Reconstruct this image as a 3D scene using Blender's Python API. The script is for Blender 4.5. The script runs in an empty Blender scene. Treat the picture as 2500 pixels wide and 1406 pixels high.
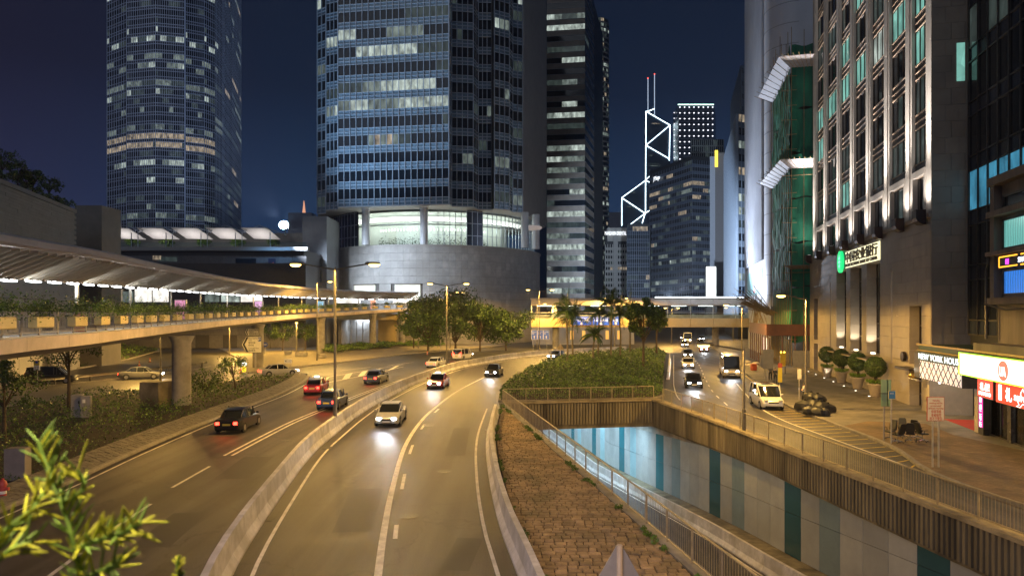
import bpy, bmesh, math, random
import numpy as np
from mathutils import Vector, Matrix
random.seed(7); RNG = np.random.default_rng(7)
S = bpy.context.scene
COL = S.collection
# ---------------------------------------------------------------- camera, sky, exposure
HAZE = 0.00013
F, CX, YH, H = 1667.0, 1250.0, 765.0, 7.8       # focal length / centre / horizon in photo pixels, eye height in metres
cd = bpy.data.cameras.new('camera'); cam = bpy.data.objects.new('camera', cd); COL.objects.link(cam)
cam.location = (0, 0, H); cam.rotation_euler = (math.pi/2, 0, 0)
cd.sensor_width = 36; cd.lens = 24.0; cd.shift_y = 0.0248; cd.clip_start = 0.1; cd.clip_end = 6000
cd.dof.use_dof = True; cd.dof.focus_distance = 70; cd.dof.aperture_fstop = 2.4
S.camera = cam
w = bpy.data.worlds.new('World'); S.world = w; w.use_nodes = True
nt = w.node_tree; nt.nodes.clear()
out = nt.nodes.new('ShaderNodeOutputWorld'); bg = nt.nodes.new('ShaderNodeBackground')
sky = nt.nodes.new('ShaderNodeTexSky'); sky.sky_type = 'NISHITA'; sky.sun_disc = False
sky.sun_elevation = math.radians(-4.0); sky.sun_rotation = math.radians(-150); sky.ozone_density = 4.0; sky.dust_density = 1.0
# city glow: lit haze low over the town, fading upward all round the horizon
tc = nt.nodes.new('ShaderNodeTexCoord'); sx = nt.nodes.new('ShaderNodeSeparateXYZ')
rp = nt.nodes.new('ShaderNodeValToRGB'); e = rp.color_ramp.elements
e[0].position = 0.0; e[0].color = (0.030, 0.082, 0.190, 1)
e[1].position = 1.0; e[1].color = (0.003, 0.0055, 0.013, 1)
k = rp.color_ramp.elements.new(0.14); k.color = (0.014, 0.038, 0.098, 1)
k = rp.color_ramp.elements.new(0.30); k.color = (0.0064, 0.0145, 0.038, 1)
k = rp.color_ramp.elements.new(0.55); k.color = (0.004, 0.008, 0.02, 1)
ad = nt.nodes.new('ShaderNodeVectorMath'); ad.operation = 'ADD'
sc_ = nt.nodes.new('ShaderNodeVectorMath'); sc_.operation = 'SCALE'; sc_.inputs['Scale'].default_value = 0.02
nt.links.new(tc.outputs['Generated'], sx.inputs[0]); nt.links.new(sx.outputs['Z'], rp.inputs[0])
nt.links.new(sky.outputs[0], sc_.inputs[0]); nt.links.new(sc_.outputs[0], ad.inputs[0]); nt.links.new(rp.outputs[0], ad.inputs[1])
tin = nt.nodes.new('ShaderNodeMix'); tin.data_type = 'RGBA'; tin.blend_type = 'MULTIPLY'; tin.inputs[7].default_value = (1.5, .62, .70, 1)   # purple city light over the western half
tr = nt.nodes.new('ShaderNodeMapRange'); tr.inputs[1].default_value = -.30; tr.inputs[2].default_value = -.62; nt.links.new(sx.outputs['X'], tr.inputs[0]); nt.links.new(tr.outputs[0], tin.inputs['Factor'])
nt.links.new(ad.outputs[0], tin.inputs[6]); nt.links.new(tin.outputs[2], bg.inputs[0]); bg.inputs[1].default_value = 0.9
nt.links.new(bg.outputs[0], out.inputs[0])
sl = bpy.data.lights.new('facade_fill', 'SUN'); sl.energy = 0.30; sl.angle = math.radians(50); sl.color = (.80, .88, 1)   # soft fill added to brighten the facades, standing in for city glow
facade_fill = bpy.data.objects.new('facade_fill', sl); COL.objects.link(facade_fill); facade_fill.rotation_euler = (math.radians(52), 0, math.radians(-28))
S.view_settings.view_transform = 'Standard'; S.view_settings.look = 'None'
S.view_settings.exposure = 0.0; S.view_settings.gamma = 1.0
S.render.engine = 'CYCLES'
S.cycles.use_denoising = True
S.cycles.max_bounces = 3; S.cycles.diffuse_bounces = 2; S.cycles.glossy_bounces = 2; S.cycles.use_adaptive_sampling = True; S.cycles.adaptive_threshold = 0.02
S.cycles.transmission_bounces = 3; S.cycles.transparent_max_bounces = 6
S.cycles.sample_clamp_indirect = 3.0; S.cycles.caustics_reflective = False; S.cycles.caustics_refractive = False

# ---------------------------------------------------------------- helpers
def G(px, py, z=0.0):
    Y = (H - z) * F / (py - YH); return ((px - CX) / F * Y, Y)
def Wp(px, py, Y):
    return ((px - CX) / F * Y, Y, H + (YH - py) / F * Y)
def XY(px, Y): return ((px - CX) / F * Y, Y)
def ZY(py, Y): return H + (YH - py) / F * Y

class MB:
    def __init__(s): s.v = []; s.f = []; s.m = []; s.mi = 0
    def add(s, vs, fs):
        o = len(s.v); s.v += [tuple(p) for p in vs]; s.f += [tuple(i + o for i in f) for f in fs]; s.m += [s.mi] * len(fs); return s
    def box(s, c, d, rz=0.0, b=0.0):
        x, y, z = d[0]/2, d[1]/2, d[2]/2; cr, sr = math.cos(rz), math.sin(rz)
        if b > 0:
            b = min(b, x*.9, y*.9, z*.9); vs = []; 
            for sz, ins in ((-z, b), (-z+b, 0), (z-b, 0), (z, b)):
                for (px, py) in ((-x+ins, -y+ins), (x-ins, -y+ins), (x-ins, y-ins), (-x+ins, y-ins)):
                    vs.append((c[0]+px*cr-py*sr, c[1]+px*sr+py*cr, c[2]+sz))
            fs = [(3,2,1,0), (12,13,14,15)]
            for k in range(3):
                for i in range(4): fs.append((k*4+i, k*4+(i+1)%4, k*4+4+(i+1)%4, k*4+4+i))
            return s.add(vs, fs)
        vs = []
        for pz in (-z, z):
            for (px, py) in ((-x,-y), (x,-y), (x,y), (-x,y)):
                vs.append((c[0]+px*cr-py*sr, c[1]+px*sr+py*cr, c[2]+pz))
        return s.add(vs, [(3,2,1,0),(4,5,6,7),(0,1,5,4),(1,2,6,5),(2,3,7,6),(3,0,4,7)])
    def frame_box(s, o, u, n, a0, a1, d0, d1, z0, z1):
        """box in a facade frame: origin o, along u, outward n (2-D vectors)"""
        vs = []
        for z in (z0, z1):
            for (a, d) in ((a0,d0),(a1,d0),(a1,d1),(a0,d1)):
                vs.append((o[0]+u[0]*a+n[0]*d, o[1]+u[1]*a+n[1]*d, z))
        return s.add(vs, [(3,2,1,0),(4,5,6,7),(0,1,5,4),(1,2,6,5),(2,3,7,6),(3,0,4,7)])
    def prism(s, poly, z0, z1):
        n = len(poly); vs = [(p[0],p[1],z0) for p in poly] + [(p[0],p[1],z1) for p in poly]
        fs = [tuple(range(n-1,-1,-1)), tuple(range(n,2*n))] + [(i,(i+1)%n,n+(i+1)%n,n+i) for i in range(n)]
        return s.add(vs, fs)
    def tube(s, pts, r, n=8, cap=True):
        P = [Vector(p) for p in pts]; rr = r if isinstance(r, (list, tuple)) else [r]*len(P); vs = []; up0 = None
        for i, p in enumerate(P):
            t = (P[min(i+1,len(P)-1)] - P[max(i-1,0)]).normalized()
            if up0 is None: a = Vector((0,0,1)) if abs(t.z) < .9 else Vector((1,0,0))
            else: a = up0
            x = a.cross(t).normalized() if a.cross(t).length > 1e-6 else Vector((1,0,0)); y = t.cross(x); up0 = y if False else a
            for k in range(n):
                an = 2*math.pi*k/n; vs.append(p + (x*math.cos(an) + y*math.sin(an))*rr[i])
        fs = []
        for i in range(len(P)-1):
            for k in range(n): fs.append((i*n+k, i*n+(k+1)%n, (i+1)*n+(k+1)%n, (i+1)*n+k))
        if cap: fs += [tuple(range(n-1,-1,-1)), tuple(range((len(P)-1)*n, len(P)*n))]
        return s.add(vs, fs)
    def lathe(s, prof, n=16, c=(0,0,0), sx=1, sy=1):
        vs = []
        for (r, z) in prof:
            for k in range(n):
                a = 2*math.pi*k/n; vs.append((c[0]+r*math.cos(a)*sx, c[1]+r*math.sin(a)*sy, c[2]+z))
        fs = []
        for i in range(len(prof)-1):
            for k in range(n): fs.append((i*n+k, i*n+(k+1)%n, (i+1)*n+(k+1)%n, (i+1)*n+k))
        fs += [tuple(range(n-1,-1,-1)), tuple(range((len(prof)-1)*n, len(prof)*n))]
        return s.add(vs, fs)
    def sweep(s, path, prof, closed=True, cap=True):
        """profile points (lateral offset to the right, height) swept along a 3-D path"""
        P = [Vector(p) if len(p) == 3 else Vector((p[0],p[1],0)) for p in path]; n = len(prof); vs = []
        for i, p in enumerate(P):
            t = P[min(i+1,len(P)-1)] - P[max(i-1,0)]; t.z = 0; t.normalize(); r = Vector((t.y, -t.x, 0))
            for (o, z) in prof: vs.append(p + r*o + Vector((0,0,z)))
        fs = []; m = n if closed else n-1
        for i in range(len(P)-1):
            for k in range(m): fs.append((i*n+k, (i+1)*n+k, (i+1)*n+(k+1)%n, i*n+(k+1)%n))
        if cap and closed: fs += [tuple(range(n)), tuple(range(len(P)*n-1, (len(P)-1)*n-1, -1))]
        return s.add(vs, fs)
    def strip(s, L, R, z=0.0):
        """flat sheet between two poly-lines with equal point counts"""
        n = len(L); vs = [(p[0],p[1],(p[2] if len(p) > 2 else 0)+z) for p in L] + [(p[0],p[1],(p[2] if len(p) > 2 else 0)+z) for p in R]
        return s.add(vs, [(n+i, n+i+1, i+1, i) for i in range(n-1)])
    def mesh(s, name, mats, off=(0,0,0), smooth=False):
        me = bpy.data.meshes.new(name)
        vs = [(a-off[0], b-off[1], c-off[2]) for (a,b,c) in s.v]
        me.from_pydata(vs, [], s.f)
        for m in (mats if isinstance(mats, (list, tuple)) else [mats]): me.materials.append(m)
        if isinstance(mats, (list, tuple)) and len(mats) > 1: me.polygons.foreach_set('material_index', s.m)
        if smooth:
            me.shade_smooth(); me.set_sharp_from_angle(angle=math.radians(smooth if smooth is not True else 40))
        me.update(); return me
    def build(s, name, mats, parent=None, smooth=False, **kw):
        return obj(name, s.mesh(name, mats, woff(parent), smooth), parent, **kw)

def woff(p):
    v = Vector((0,0,0))
    while p is not None: v = v + p.location; p = p.parent
    return v
def tag(o, label=None, cat=None, group=None, kind=None):
    if label: o['label'] = label
    if cat: o['category'] = cat
    if group: o['group'] = group
    if kind: o['kind'] = kind
    return o
def obj(name, me, parent=None, loc=(0,0,0), rz=0.0, **kw):
    o = bpy.data.objects.new(name, me); COL.objects.link(o); o.location = loc; o.rotation_euler = (0,0,rz)
    if parent is not None: o.parent = parent
    return tag(o, **kw)
def thing(name, label, cat, loc=(0,0,0), group=None, kind=None):
    o = bpy.data.objects.new(name, None); COL.objects.link(o); o.location = loc; o.empty_display_size = .3
    return tag(o, label, cat, group, kind)
def struct(name, mb, mats, label, smooth=False):
    return mb.build(name, mats, None, smooth, label=label, kind='structure', cat=name.replace('_', ' '))
def inst(me, name, parent, wloc, rz=0.0, scale=None):
    o = bpy.data.objects.new(name, me); COL.objects.link(o)
    o.parent = parent; o.location = Vector(wloc) - woff(parent); o.rotation_euler = (0,0,rz)
    if scale: o.scale = scale
    return o
def copy_tree(o, parent=None):
    c = o.copy(); COL.objects.link(c); c.parent = parent
    for ch in list(o.children): copy_tree(ch, c)
    return c
def place(o, loc, rz=0.0, label=None, scale=None):
    o.location = loc; o.rotation_euler = (0,0,rz)
    if label: o['label'] = label
    if scale: o.scale = (scale,)*3
    return o
def smooth_path(pts, step=2.0):
    P = [np.array(p if len(p) == 3 else (p[0],p[1],0.0), float) for p in pts]; res = []
    P = [2*P[0]-P[1]] + P + [2*P[-1]-P[-2]]
    for i in range(1, len(P)-2):
        n = max(4, int(np.linalg.norm(P[i+1]-P[i])/0.5))
        for k in range(n):
            t = k/n; a, b, c, d = P[i-1], P[i], P[i+1], P[i+2]
            res.append(.5*((2*b)+(-a+c)*t+(2*a-5*b+4*c-d)*t*t+(-a+3*b-3*c+d)*t**3))
    res.append(P[-2]); return resample(res, step)
def resample(pts, step):
    P = np.array([p if len(p) == 3 else (p[0],p[1],0.0) for p in pts], float); d = np.r_[0, np.cumsum(np.linalg.norm(np.diff(P, axis=0), axis=1))]
    n = max(1, int(round(d[-1]/step))); t = np.linspace(0, d[-1], n+1)
    return [tuple(np.interp(t, d, P[:,k])[i] for k in range(3)) for i in range(n+1)]
def offset(path, o, dz=0.0):
    res = []
    for i, p in enumerate(path):
        a = path[max(i-1,0)]; b = path[min(i+1,len(path)-1)]; tx, ty = b[0]-a[0], b[1]-a[1]; l = math.hypot(tx, ty) or 1
        res.append((p[0]+ty/l*o, p[1]-tx/l*o, (p[2] if len(p) > 2 else 0)+dz))
    return res
def at_y(path, Y):
    for a, b in zip(path, path[1:]):
        if (a[1]-Y)*(b[1]-Y) <= 0 and a[1] != b[1]:
            t = (Y-a[1])/(b[1]-a[1]); return a[0]+(b[0]-a[0])*t
    return path[0][0] if abs(path[0][1]-Y) < abs(path[-1][1]-Y) else path[-1][0]
def light(kind, loc, power, color, parent=None, size=.15, aim=None, angle=None, blend=.5, shape=None, size_y=None):
    d = bpy.data.lights.new('lamp_light', kind); d.energy = power; d.color = color
    if kind == 'POINT': d.shadow_soft_size = size
    if kind == 'SPOT': d.shadow_soft_size = size; d.spot_size = math.radians(angle or 80); d.spot_blend = blend
    if kind == 'AREA':
        d.size = size
        if size_y: d.shape = 'RECTANGLE'; d.size_y = size_y
    o = bpy.data.objects.new('lamp_light', d); COL.objects.link(o)
    o.location = Vector(loc) - (woff(parent) if parent is not None else Vector((0,0,0)))
    if parent is not None: o.parent = parent
    if aim is not None: o.rotation_euler = (Vector(aim)-Vector(loc)).to_track_quat('-Z', 'Y').to_euler()
    return o
def quads_mesh(name, V, mats, mi=None, smooth=False):
    """fast mesh from an (n,4,3) array of quads"""
    n = len(V); me = bpy.data.meshes.new(name); me.vertices.add(n*4); me.vertices.foreach_set('co', np.ascontiguousarray(V, dtype=np.float32).ravel())
    me.loops.add(n*4); me.loops.foreach_set('vertex_index', np.arange(n*4, dtype=np.int32))
    me.polygons.add(n); me.polygons.foreach_set('loop_start', np.arange(0, n*4, 4, dtype=np.int32))
    for m in mats: me.materials.append(m)
    if mi is not None: me.polygons.foreach_set('material_index', np.asarray(mi, dtype=np.int32))
    me.update(calc_edges=True); return me
def leaf_quads(P, N, size, jitter=.8, aspect=.55, var=.5):
    """leaf-shaped quads (rhombs) at points P facing roughly N"""
    P = np.asarray(P, float); n = len(P); N = np.asarray(N, float) + RNG.normal(0, jitter, (n,3)); N /= np.linalg.norm(N, axis=1)[:,None]+1e-9
    A = RNG.normal(0, 1, (n,3)); A -= (A*N).sum(1)[:,None]*N; A /= np.linalg.norm(A, axis=1)[:,None]+1e-9
    B = np.cross(N, A); sz = size*(1-var/2+var*RNG.random(n))[:,None]
    a = A*sz; b = B*sz*aspect
    return np.stack([P-a, P+b-.15*a, P+a, P-b-.15*a], 1)

# ---------------------------------------------------------------- materials
MATS = {}
def M(name, col, rough=.6, metal=0., var=.25, scale=2., bump=0., bscale=30., spec=.5, stain=None, emit=None, es=0., streak=False, coat=0., alpha=None, trans=0.):
    if name in MATS: return MATS[name]
    m = bpy.data.materials.new(name); m.use_nodes = True; t = m.node_tree; p = t.nodes['Principled BSDF']; L = t.links
    p.inputs['Roughness'].default_value = rough; p.inputs['Metallic'].default_value = metal; p.inputs['Specular IOR Level'].default_value = spec
    p.inputs['Base Color'].default_value = (*col, 1)
    if coat: p.inputs['Coat Weight'].default_value = coat
    if trans: p.inputs['Transmission Weight'].default_value = trans
    if var > 0:
        g = t.nodes.new('ShaderNodeNewGeometry'); mp = t.nodes.new('ShaderNodeMapping'); L.new(g.outputs['Position'], mp.inputs[0])
        if streak: mp.inputs['Scale'].default_value = (1, 1, .12)
        n1 = t.nodes.new('ShaderNodeTexNoise'); n1.inputs['Scale'].default_value = scale; n1.inputs['Detail'].default_value = 6; n1.inputs['Roughness'].default_value = .65
        L.new(mp.outputs[0], n1.inputs['Vector'])
        r = t.nodes.new('ShaderNodeMapRange'); r.inputs[1].default_value = .3; r.inputs[2].default_value = .7
        r.inputs[3].default_value = 1-var; r.inputs[4].default_value = 1+var; L.new(n1.outputs[0], r.inputs[0])
        oi = t.nodes.new('ShaderNodeObjectInfo'); r2 = t.nodes.new('ShaderNodeMapRange'); r2.inputs[3].default_value = 1-var*.45; r2.inputs[4].default_value = 1+var*.45
        L.new(oi.outputs['Random'], r2.inputs[0])
        mm = t.nodes.new('ShaderNodeMath'); mm.operation = 'MULTIPLY'; L.new(r.outputs[0], mm.inputs[0]); L.new(r2.outputs[0], mm.inputs[1])
        mx = t.nodes.new('ShaderNodeVectorMath'); mx.operation = 'SCALE'; mx.inputs[0].default_value = col; L.new(mm.outputs[0], mx.inputs['Scale'])
        src = mx.outputs[0]
        if stain:
            n3 = t.nodes.new('ShaderNodeTexNoise'); n3.inputs['Scale'].default_value = scale*.35; n3.inputs['Detail'].default_value = 8
            L.new(mp.outputs[0], n3.inputs['Vector'])
            r3 = t.nodes.new('ShaderNodeMapRange'); r3.inputs[1].default_value = .48; r3.inputs[2].default_value = .68; L.new(n3.outputs[0], r3.inputs[0])
            mc = t.nodes.new('ShaderNodeMix'); mc.data_type = 'RGBA'; L.new(r3.outputs[0], mc.inputs['Factor']); L.new(src, mc.inputs[6]); mc.inputs[7].default_value = (*stain, 1)
            src = mc.outputs[2]
        L.new(src, p.inputs['Base Color'])
        if not metal:
            r4 = t.nodes.new('ShaderNodeMapRange'); r4.inputs[3].default_value = max(.03, rough-.12); r4.inputs[4].default_value = min(1, rough+.12); L.new(n1.outputs[0], r4.inputs[0]); L.new(r4.outputs[0], p.inputs['Roughness'])
    if bump:
        g2 = t.nodes.new('ShaderNodeNewGeometry'); n2 = t.nodes.new('ShaderNodeTexNoise'); n2.inputs['Scale'].default_value = bscale; n2.inputs['Detail'].default_value = 5
        L.new(g2.outputs['Position'], n2.inputs['Vector']); b = t.nodes.new('ShaderNodeBump'); b.inputs['Strength'].default_value = bump; b.inputs['Distance'].default_value = .03
        L.new(n2.outputs[0], b.inputs['Height']); L.new(b.outputs[0], p.inputs['Normal'])
    if emit: p.inputs['Emission Color'].default_value = (*emit, 1); p.inputs['Emission Strength'].default_value = es
    MATS[name] = m; return m
def E(name, col, es, var=0., scale=1.):
    if name in MATS: return MATS[name]
    m = bpy.data.materials.new(name); m.use_nodes = True; t = m.node_tree; p = t.nodes['Principled BSDF']
    p.inputs['Base Color'].default_value = (*[c*.5 for c in col], 1); p.inputs['Emission Color'].default_value = (*col, 1); p.inputs['Emission Strength'].default_value = es
    if var:
        g = t.nodes.new('ShaderNodeNewGeometry'); n1 = t.nodes.new('ShaderNodeTexNoise'); n1.inputs['Scale'].default_value = scale; n1.inputs['Detail'].default_value = 4
        t.links.new(g.outputs['Position'], n1.inputs['Vector']); r = t.nodes.new('ShaderNodeMapRange'); r.inputs[1].default_value = .3; r.inputs[2].default_value = .7
        r.inputs[3].default_value = es*(1-var); r.inputs[4].default_value = es*(1+var); t.links.new(n1.outputs[0], r.inputs[0]); t.links.new(r.outputs[0], p.inputs['Emission Strength'])
    if es < 8: m.cycles.emission_sampling = 'NONE'
    MATS[name] = m; return m
def WIN(name, col, es, blinds=.5, scale=.9):
    """office window at night: glossy dark pane with the lit room behind given off as uneven light (ceiling, blinds, desks)"""
    m = bpy.data.materials.new(name); m.use_nodes = True; t = m.node_tree; p = t.nodes['Principled BSDF']; L = t.links
    p.inputs['Base Color'].default_value = (.012, .015, .02, 1); p.inputs['Roughness'].default_value = .07; p.inputs['Specular IOR Level'].default_value = .5
    if es > 0:
        g = t.nodes.new('ShaderNodeNewGeometry'); mp = t.nodes.new('ShaderNodeMapping'); L.new(g.outputs['Position'], mp.inputs[0]); mp.inputs['Scale'].default_value = (1,1,.45)
        n1 = t.nodes.new('ShaderNodeTexNoise'); n1.inputs['Scale'].default_value = scale; n1.inputs['Detail'].default_value = 3; L.new(mp.outputs[0], n1.inputs['Vector'])
        n2 = t.nodes.new('ShaderNodeTexVoronoi'); n2.inputs['Scale'].default_value = scale*1.6; L.new(mp.outputs[0], n2.inputs['Vector'])
        r = t.nodes.new('ShaderNodeMapRange'); r.inputs[1].default_value = .32; r.inputs[2].default_value = .66; r.inputs[3].default_value = es*(1-blinds); r.inputs[4].default_value = es*1.25; L.new(n1.outputs[0], r.inputs[0])
        r2 = t.nodes.new('ShaderNodeMapRange'); r2.inputs[1].default_value = 0.; r2.inputs[2].default_value = 1.; r2.inputs[3].default_value = .75; r2.inputs[4].default_value = 1.25
        sp = t.nodes.new('ShaderNodeSeparateColor'); L.new(n2.outputs['Color'], sp.inputs[0]); L.new(sp.outputs[0], r2.inputs[0])
        mu = t.nodes.new('ShaderNodeMath'); mu.operation = 'MULTIPLY'; L.new(r.outputs[0], mu.inputs[0]); L.new(r2.outputs[0], mu.inputs[1])
        L.new(mu.outputs[0], p.inputs['Emission Strength']); p.inputs['Emission Color'].default_value = (*col, 1)
    m.cycles.emission_sampling = 'NONE'
    MATS[name] = m; return m
def ASPH(name, col, rough):
    m = M(name, col, rough, var=.3, scale=.35, bump=.5, bscale=45, stain=tuple(c*.7 for c in col)); t = m.node_tree; L = t.links; p = t.nodes['Principled BSDF']
    src = p.inputs['Base Color'].links[0].from_socket; g = t.nodes.new('ShaderNodeNewGeometry'); mp = t.nodes.new('ShaderNodeMapping'); mp.inputs['Scale'].default_value = (1.1,.045,1); L.new(g.outputs['Position'], mp.inputs[0])
    n = t.nodes.new('ShaderNodeTexNoise'); n.inputs['Scale'].default_value = 1.0; n.inputs['Detail'].default_value = 4; L.new(mp.outputs[0], n.inputs['Vector'])
    r = t.nodes.new('ShaderNodeMapRange'); r.inputs[1].default_value = .35; r.inputs[2].default_value = .68; r.inputs[3].default_value = .48; r.inputs[4].default_value = 1.45; L.new(n.outputs[0], r.inputs[0])
    g3 = t.nodes.new('ShaderNodeTexNoise'); g3.inputs['Scale'].default_value = 26; g3.inputs['Detail'].default_value = 3; L.new(g.outputs['Position'], g3.inputs['Vector'])
    r3 = t.nodes.new('ShaderNodeMapRange'); r3.inputs[1].default_value = .3; r3.inputs[2].default_value = .7; r3.inputs[3].default_value = .5; r3.inputs[4].default_value = 1.55; L.new(g3.outputs[0], r3.inputs[0])
    vo = t.nodes.new('ShaderNodeTexVoronoi'); vo.feature = 'DISTANCE_TO_EDGE'; vo.inputs['Scale'].default_value = .16; nd = t.nodes.new('ShaderNodeTexNoise'); nd.inputs['Scale'].default_value = .5; nd.inputs['Detail'].default_value = 6; L.new(g.outputs['Position'], nd.inputs['Vector'])
    av = t.nodes.new('ShaderNodeVectorMath'); av.operation = 'MULTIPLY_ADD'; av.inputs[1].default_value = (4,4,4); L.new(nd.outputs['Color'], av.inputs[0]); L.new(g.outputs['Position'], av.inputs[2]); L.new(av.outputs[0], vo.inputs['Vector'])
    rc = t.nodes.new('ShaderNodeMapRange'); rc.inputs[1].default_value = .0; rc.inputs[2].default_value = .012; rc.inputs[3].default_value = .45; rc.inputs[4].default_value = 1.; L.new(vo.outputs['Distance'], rc.inputs[0])
    m1 = t.nodes.new('ShaderNodeMath'); m1.operation = 'MULTIPLY'; L.new(r.outputs[0], m1.inputs[0]); L.new(r3.outputs[0], m1.inputs[1]); m2 = t.nodes.new('ShaderNodeMath'); m2.operation = 'MULTIPLY'; L.new(m1.outputs[0], m2.inputs[0]); L.new(rc.outputs[0], m2.inputs[1])
    sc = t.nodes.new('ShaderNodeVectorMath'); sc.operation = 'SCALE'; L.new(src, sc.inputs[0]); L.new(m2.outputs[0], sc.inputs['Scale']); L.new(sc.outputs[0], p.inputs['Base Color']); return m
asphalt = ASPH('asphalt', (.056,.049,.051), .58)
asphalt2 = M('asphalt_worn', (.062,.058,.052), .5, var=.35, scale=.5, bump=.4, bscale=45, stain=(.04,.037,.033))
concrete = M('concrete', (.33,.31,.28), .8, var=.25, scale=1.2, bump=.35, bscale=12, stain=(.18,.16,.13))
conc_dark = M('concrete_stained', (.2,.17,.11), .85, var=.5, scale=1.6, bump=.5, bscale=8, stain=(.06,.05,.035), streak=True)
barrier_m = M('barrier_concrete', (.60,.58,.585), .7, var=.22, scale=2.2, bump=.3, bscale=15, stain=(.42,.40,.38))
kerb_m = M('kerb_stone', (.24,.22,.19), .8, var=.3, scale=2.5, bump=.4, bscale=14)
soil = M('soil', (.035,.026,.016), .95, var=.4, scale=2, bump=.6, bscale=9)
paint_w = M('road_paint_white', (.72,.69,.62), .6, var=.22, scale=5, stain=(.5,.47,.42))
paint_y = M('road_paint_yellow', (.7,.5,.06), .6, var=.25, scale=5, stain=(.4,.3,.07))
brick_m = M('granite_sett', (.33,.23,.125), .78, var=.5, scale=1.4, bump=.6, bscale=22, stain=(.17,.13,.065))
joint_m = M('sett_joint', (.05,.04,.026), .95, var=.4, scale=6)
pave_m = M('granite_paving', (.17,.155,.135), .62, var=.3, scale=1.1, bump=.25, bscale=20, stain=(.12,.11,.09))
def slabs(m, w, h, rot, dark=.55):
    t = m.node_tree; L = t.links; p = t.nodes['Principled BSDF']; src = p.inputs['Base Color'].links[0].from_socket; g = t.nodes.new('ShaderNodeNewGeometry'); mp = t.nodes.new('ShaderNodeMapping'); mp.inputs['Rotation'].default_value = (0,0,rot); L.new(g.outputs['Position'], mp.inputs[0])
    b = t.nodes.new('ShaderNodeTexBrick'); b.inputs['Scale'].default_value = 1.; b.inputs['Brick Width'].default_value = w; b.inputs['Row Height'].default_value = h; b.inputs['Mortar Size'].default_value = .012; b.inputs['Color1'].default_value = (.78,.78,.78,1); b.inputs['Color2'].default_value = (1.18,1.16,1.12,1); b.inputs['Mortar'].default_value = (dark,dark,dark,1); L.new(mp.outputs[0], b.inputs['Vector'])
    x = t.nodes.new('ShaderNodeVectorMath'); x.operation = 'MULTIPLY'; L.new(src, x.inputs[0]); L.new(b.outputs['Color'], x.inputs[1]); L.new(x.outputs[0], p.inputs['Base Color'])
slabs(pave_m, .9, .45, -.22)
steel = M('galvanised_steel', (.42,.40,.37), .45, metal=.6, var=.2, scale=6)
steel_d = M('dark_steel', (.06,.055,.05), .45, metal=.3, var=.2, scale=5)
pole_m = M('lamp_post_paint', (.20,.18,.14), .45, metal=.5, var=.2, scale=4)
alu = M('aluminium_mullion', (.52,.56,.62), .35, metal=.4, var=.08)
white_pt = M('white_paint', (.75,.74,.72), .5, var=.06)
leaf_a = M('leaf_dark', (.045,.085,.018), .5, var=.5, scale=1.6)
leaf_b = M('leaf_mid', (.095,.17,.022), .5, var=.5, scale=1.6)
leaf_c = M('leaf_bright', (.17,.27,.03), .45, var=.4, scale=1.6)
LEAF = [leaf_a, leaf_b, leaf_c]
bark = M('bark', (.09,.065,.04), .9, var=.4, scale=6, bump=.8, bscale=20)
black_pl = M('black_plastic', (.012,.012,.012), .45, var=.2)
rubber = M('tyre_rubber', (.015,.015,.015), .8, var=.2)
glass_d = WIN('glass_dark', (0,0,0), 0)
W_DIM = WIN('window_dim', (.55,.75,.68), .055)
W_MID = WIN('window_lit_soft', (.72,.88,.78), .20, .65)
W_COOL = WIN('window_lit_cool', (.84,.98,.88), .50, .7)
W_WARM = WIN('window_lit_warm', (1.,.80,.55), .38, .8)
W_CYAN = WIN('window_lit_cyan', (.10,.48,.75), .45)
W_GRN = WIN('window_lit_green', (.35,.85,.72), .5)
PAL = [glass_d, W_DIM, W_MID, W_COOL, W_WARM, W_CYAN, W_GRN]
SOD = (1., .57, .13)                       # sodium lamp light
sod_lens = E('sodium_lens', (1., .68, .18), 8); sod_lens.cycles.emission_sampling = 'NONE'
# ================================================================ GROUND, ROADS, UNDERPASS
BAR = smooth_path([(2.5,-15),(-1.2,-3),(-3.9,5),(-6.0,12),(-8.3,20.3),(-10.0,30.4),(-11.0,37.8),(-11.35,43.8),(-11.6,51.2),(-11.5,60.2),(-10.3,76.9),(-7.8,94.2),(-5,103.2),(3.7,122.7),(22,139.5),(46,149)], 2.0)   # foot of the median barrier
RB = smooth_path([(5.2,-14),(3.6,-2),(2.2,7),(1.0,14),(0.15,20.3),(-.46,24.8),(-1.0,30.7),(-1.5,38.7),(-1.65,45.5),(-1.5,56)], 2.0)  # foot of the ramp barrier
LK = smooth_path([(-14,-12),(-17.5,8),(-19.3,18),(-20.0,26.7),(-20.2,30.8),(-20.9,37.3),(-21.5,45.6),(-21.9,56),(-22.2,66),(-23.6,78),(-25.6,86.5)], 1.5)
LR = smooth_path([(9.9,-15),(8.0,2),(6.9,12),(5.65,20.3),(4.77,25.9),(3.35,34.2),(1.2,47),(-.8,58.8)], 2.0)       # railing on the ramp side of the trench
RW = smooth_path([(19.3,-15),(18.9,0),(18.3,12),(17.5,23.2),(17.05,26.9),(16.4,32.7),(15.75,38.5),(15.2,44.8),(14.0,53.5),(12.8,61.3)], 2.0)
RK = smooth_path([(21.5,-15),(21.0,10),(20.7,22),(20.4,27.4),(20.3,33.2),(22.0,39.8),(22.5,48.2),(23.1,57.3),(26.5,72),(30.9,91.6),(36.2,115),(44.5,150),(60,215),(95,370)], 2.0)
def floor_z(Y): return -6.6 - .083*(Y-38) if Y < 75 else -6.6 - .083*37 - .02*(Y-75)

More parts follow.
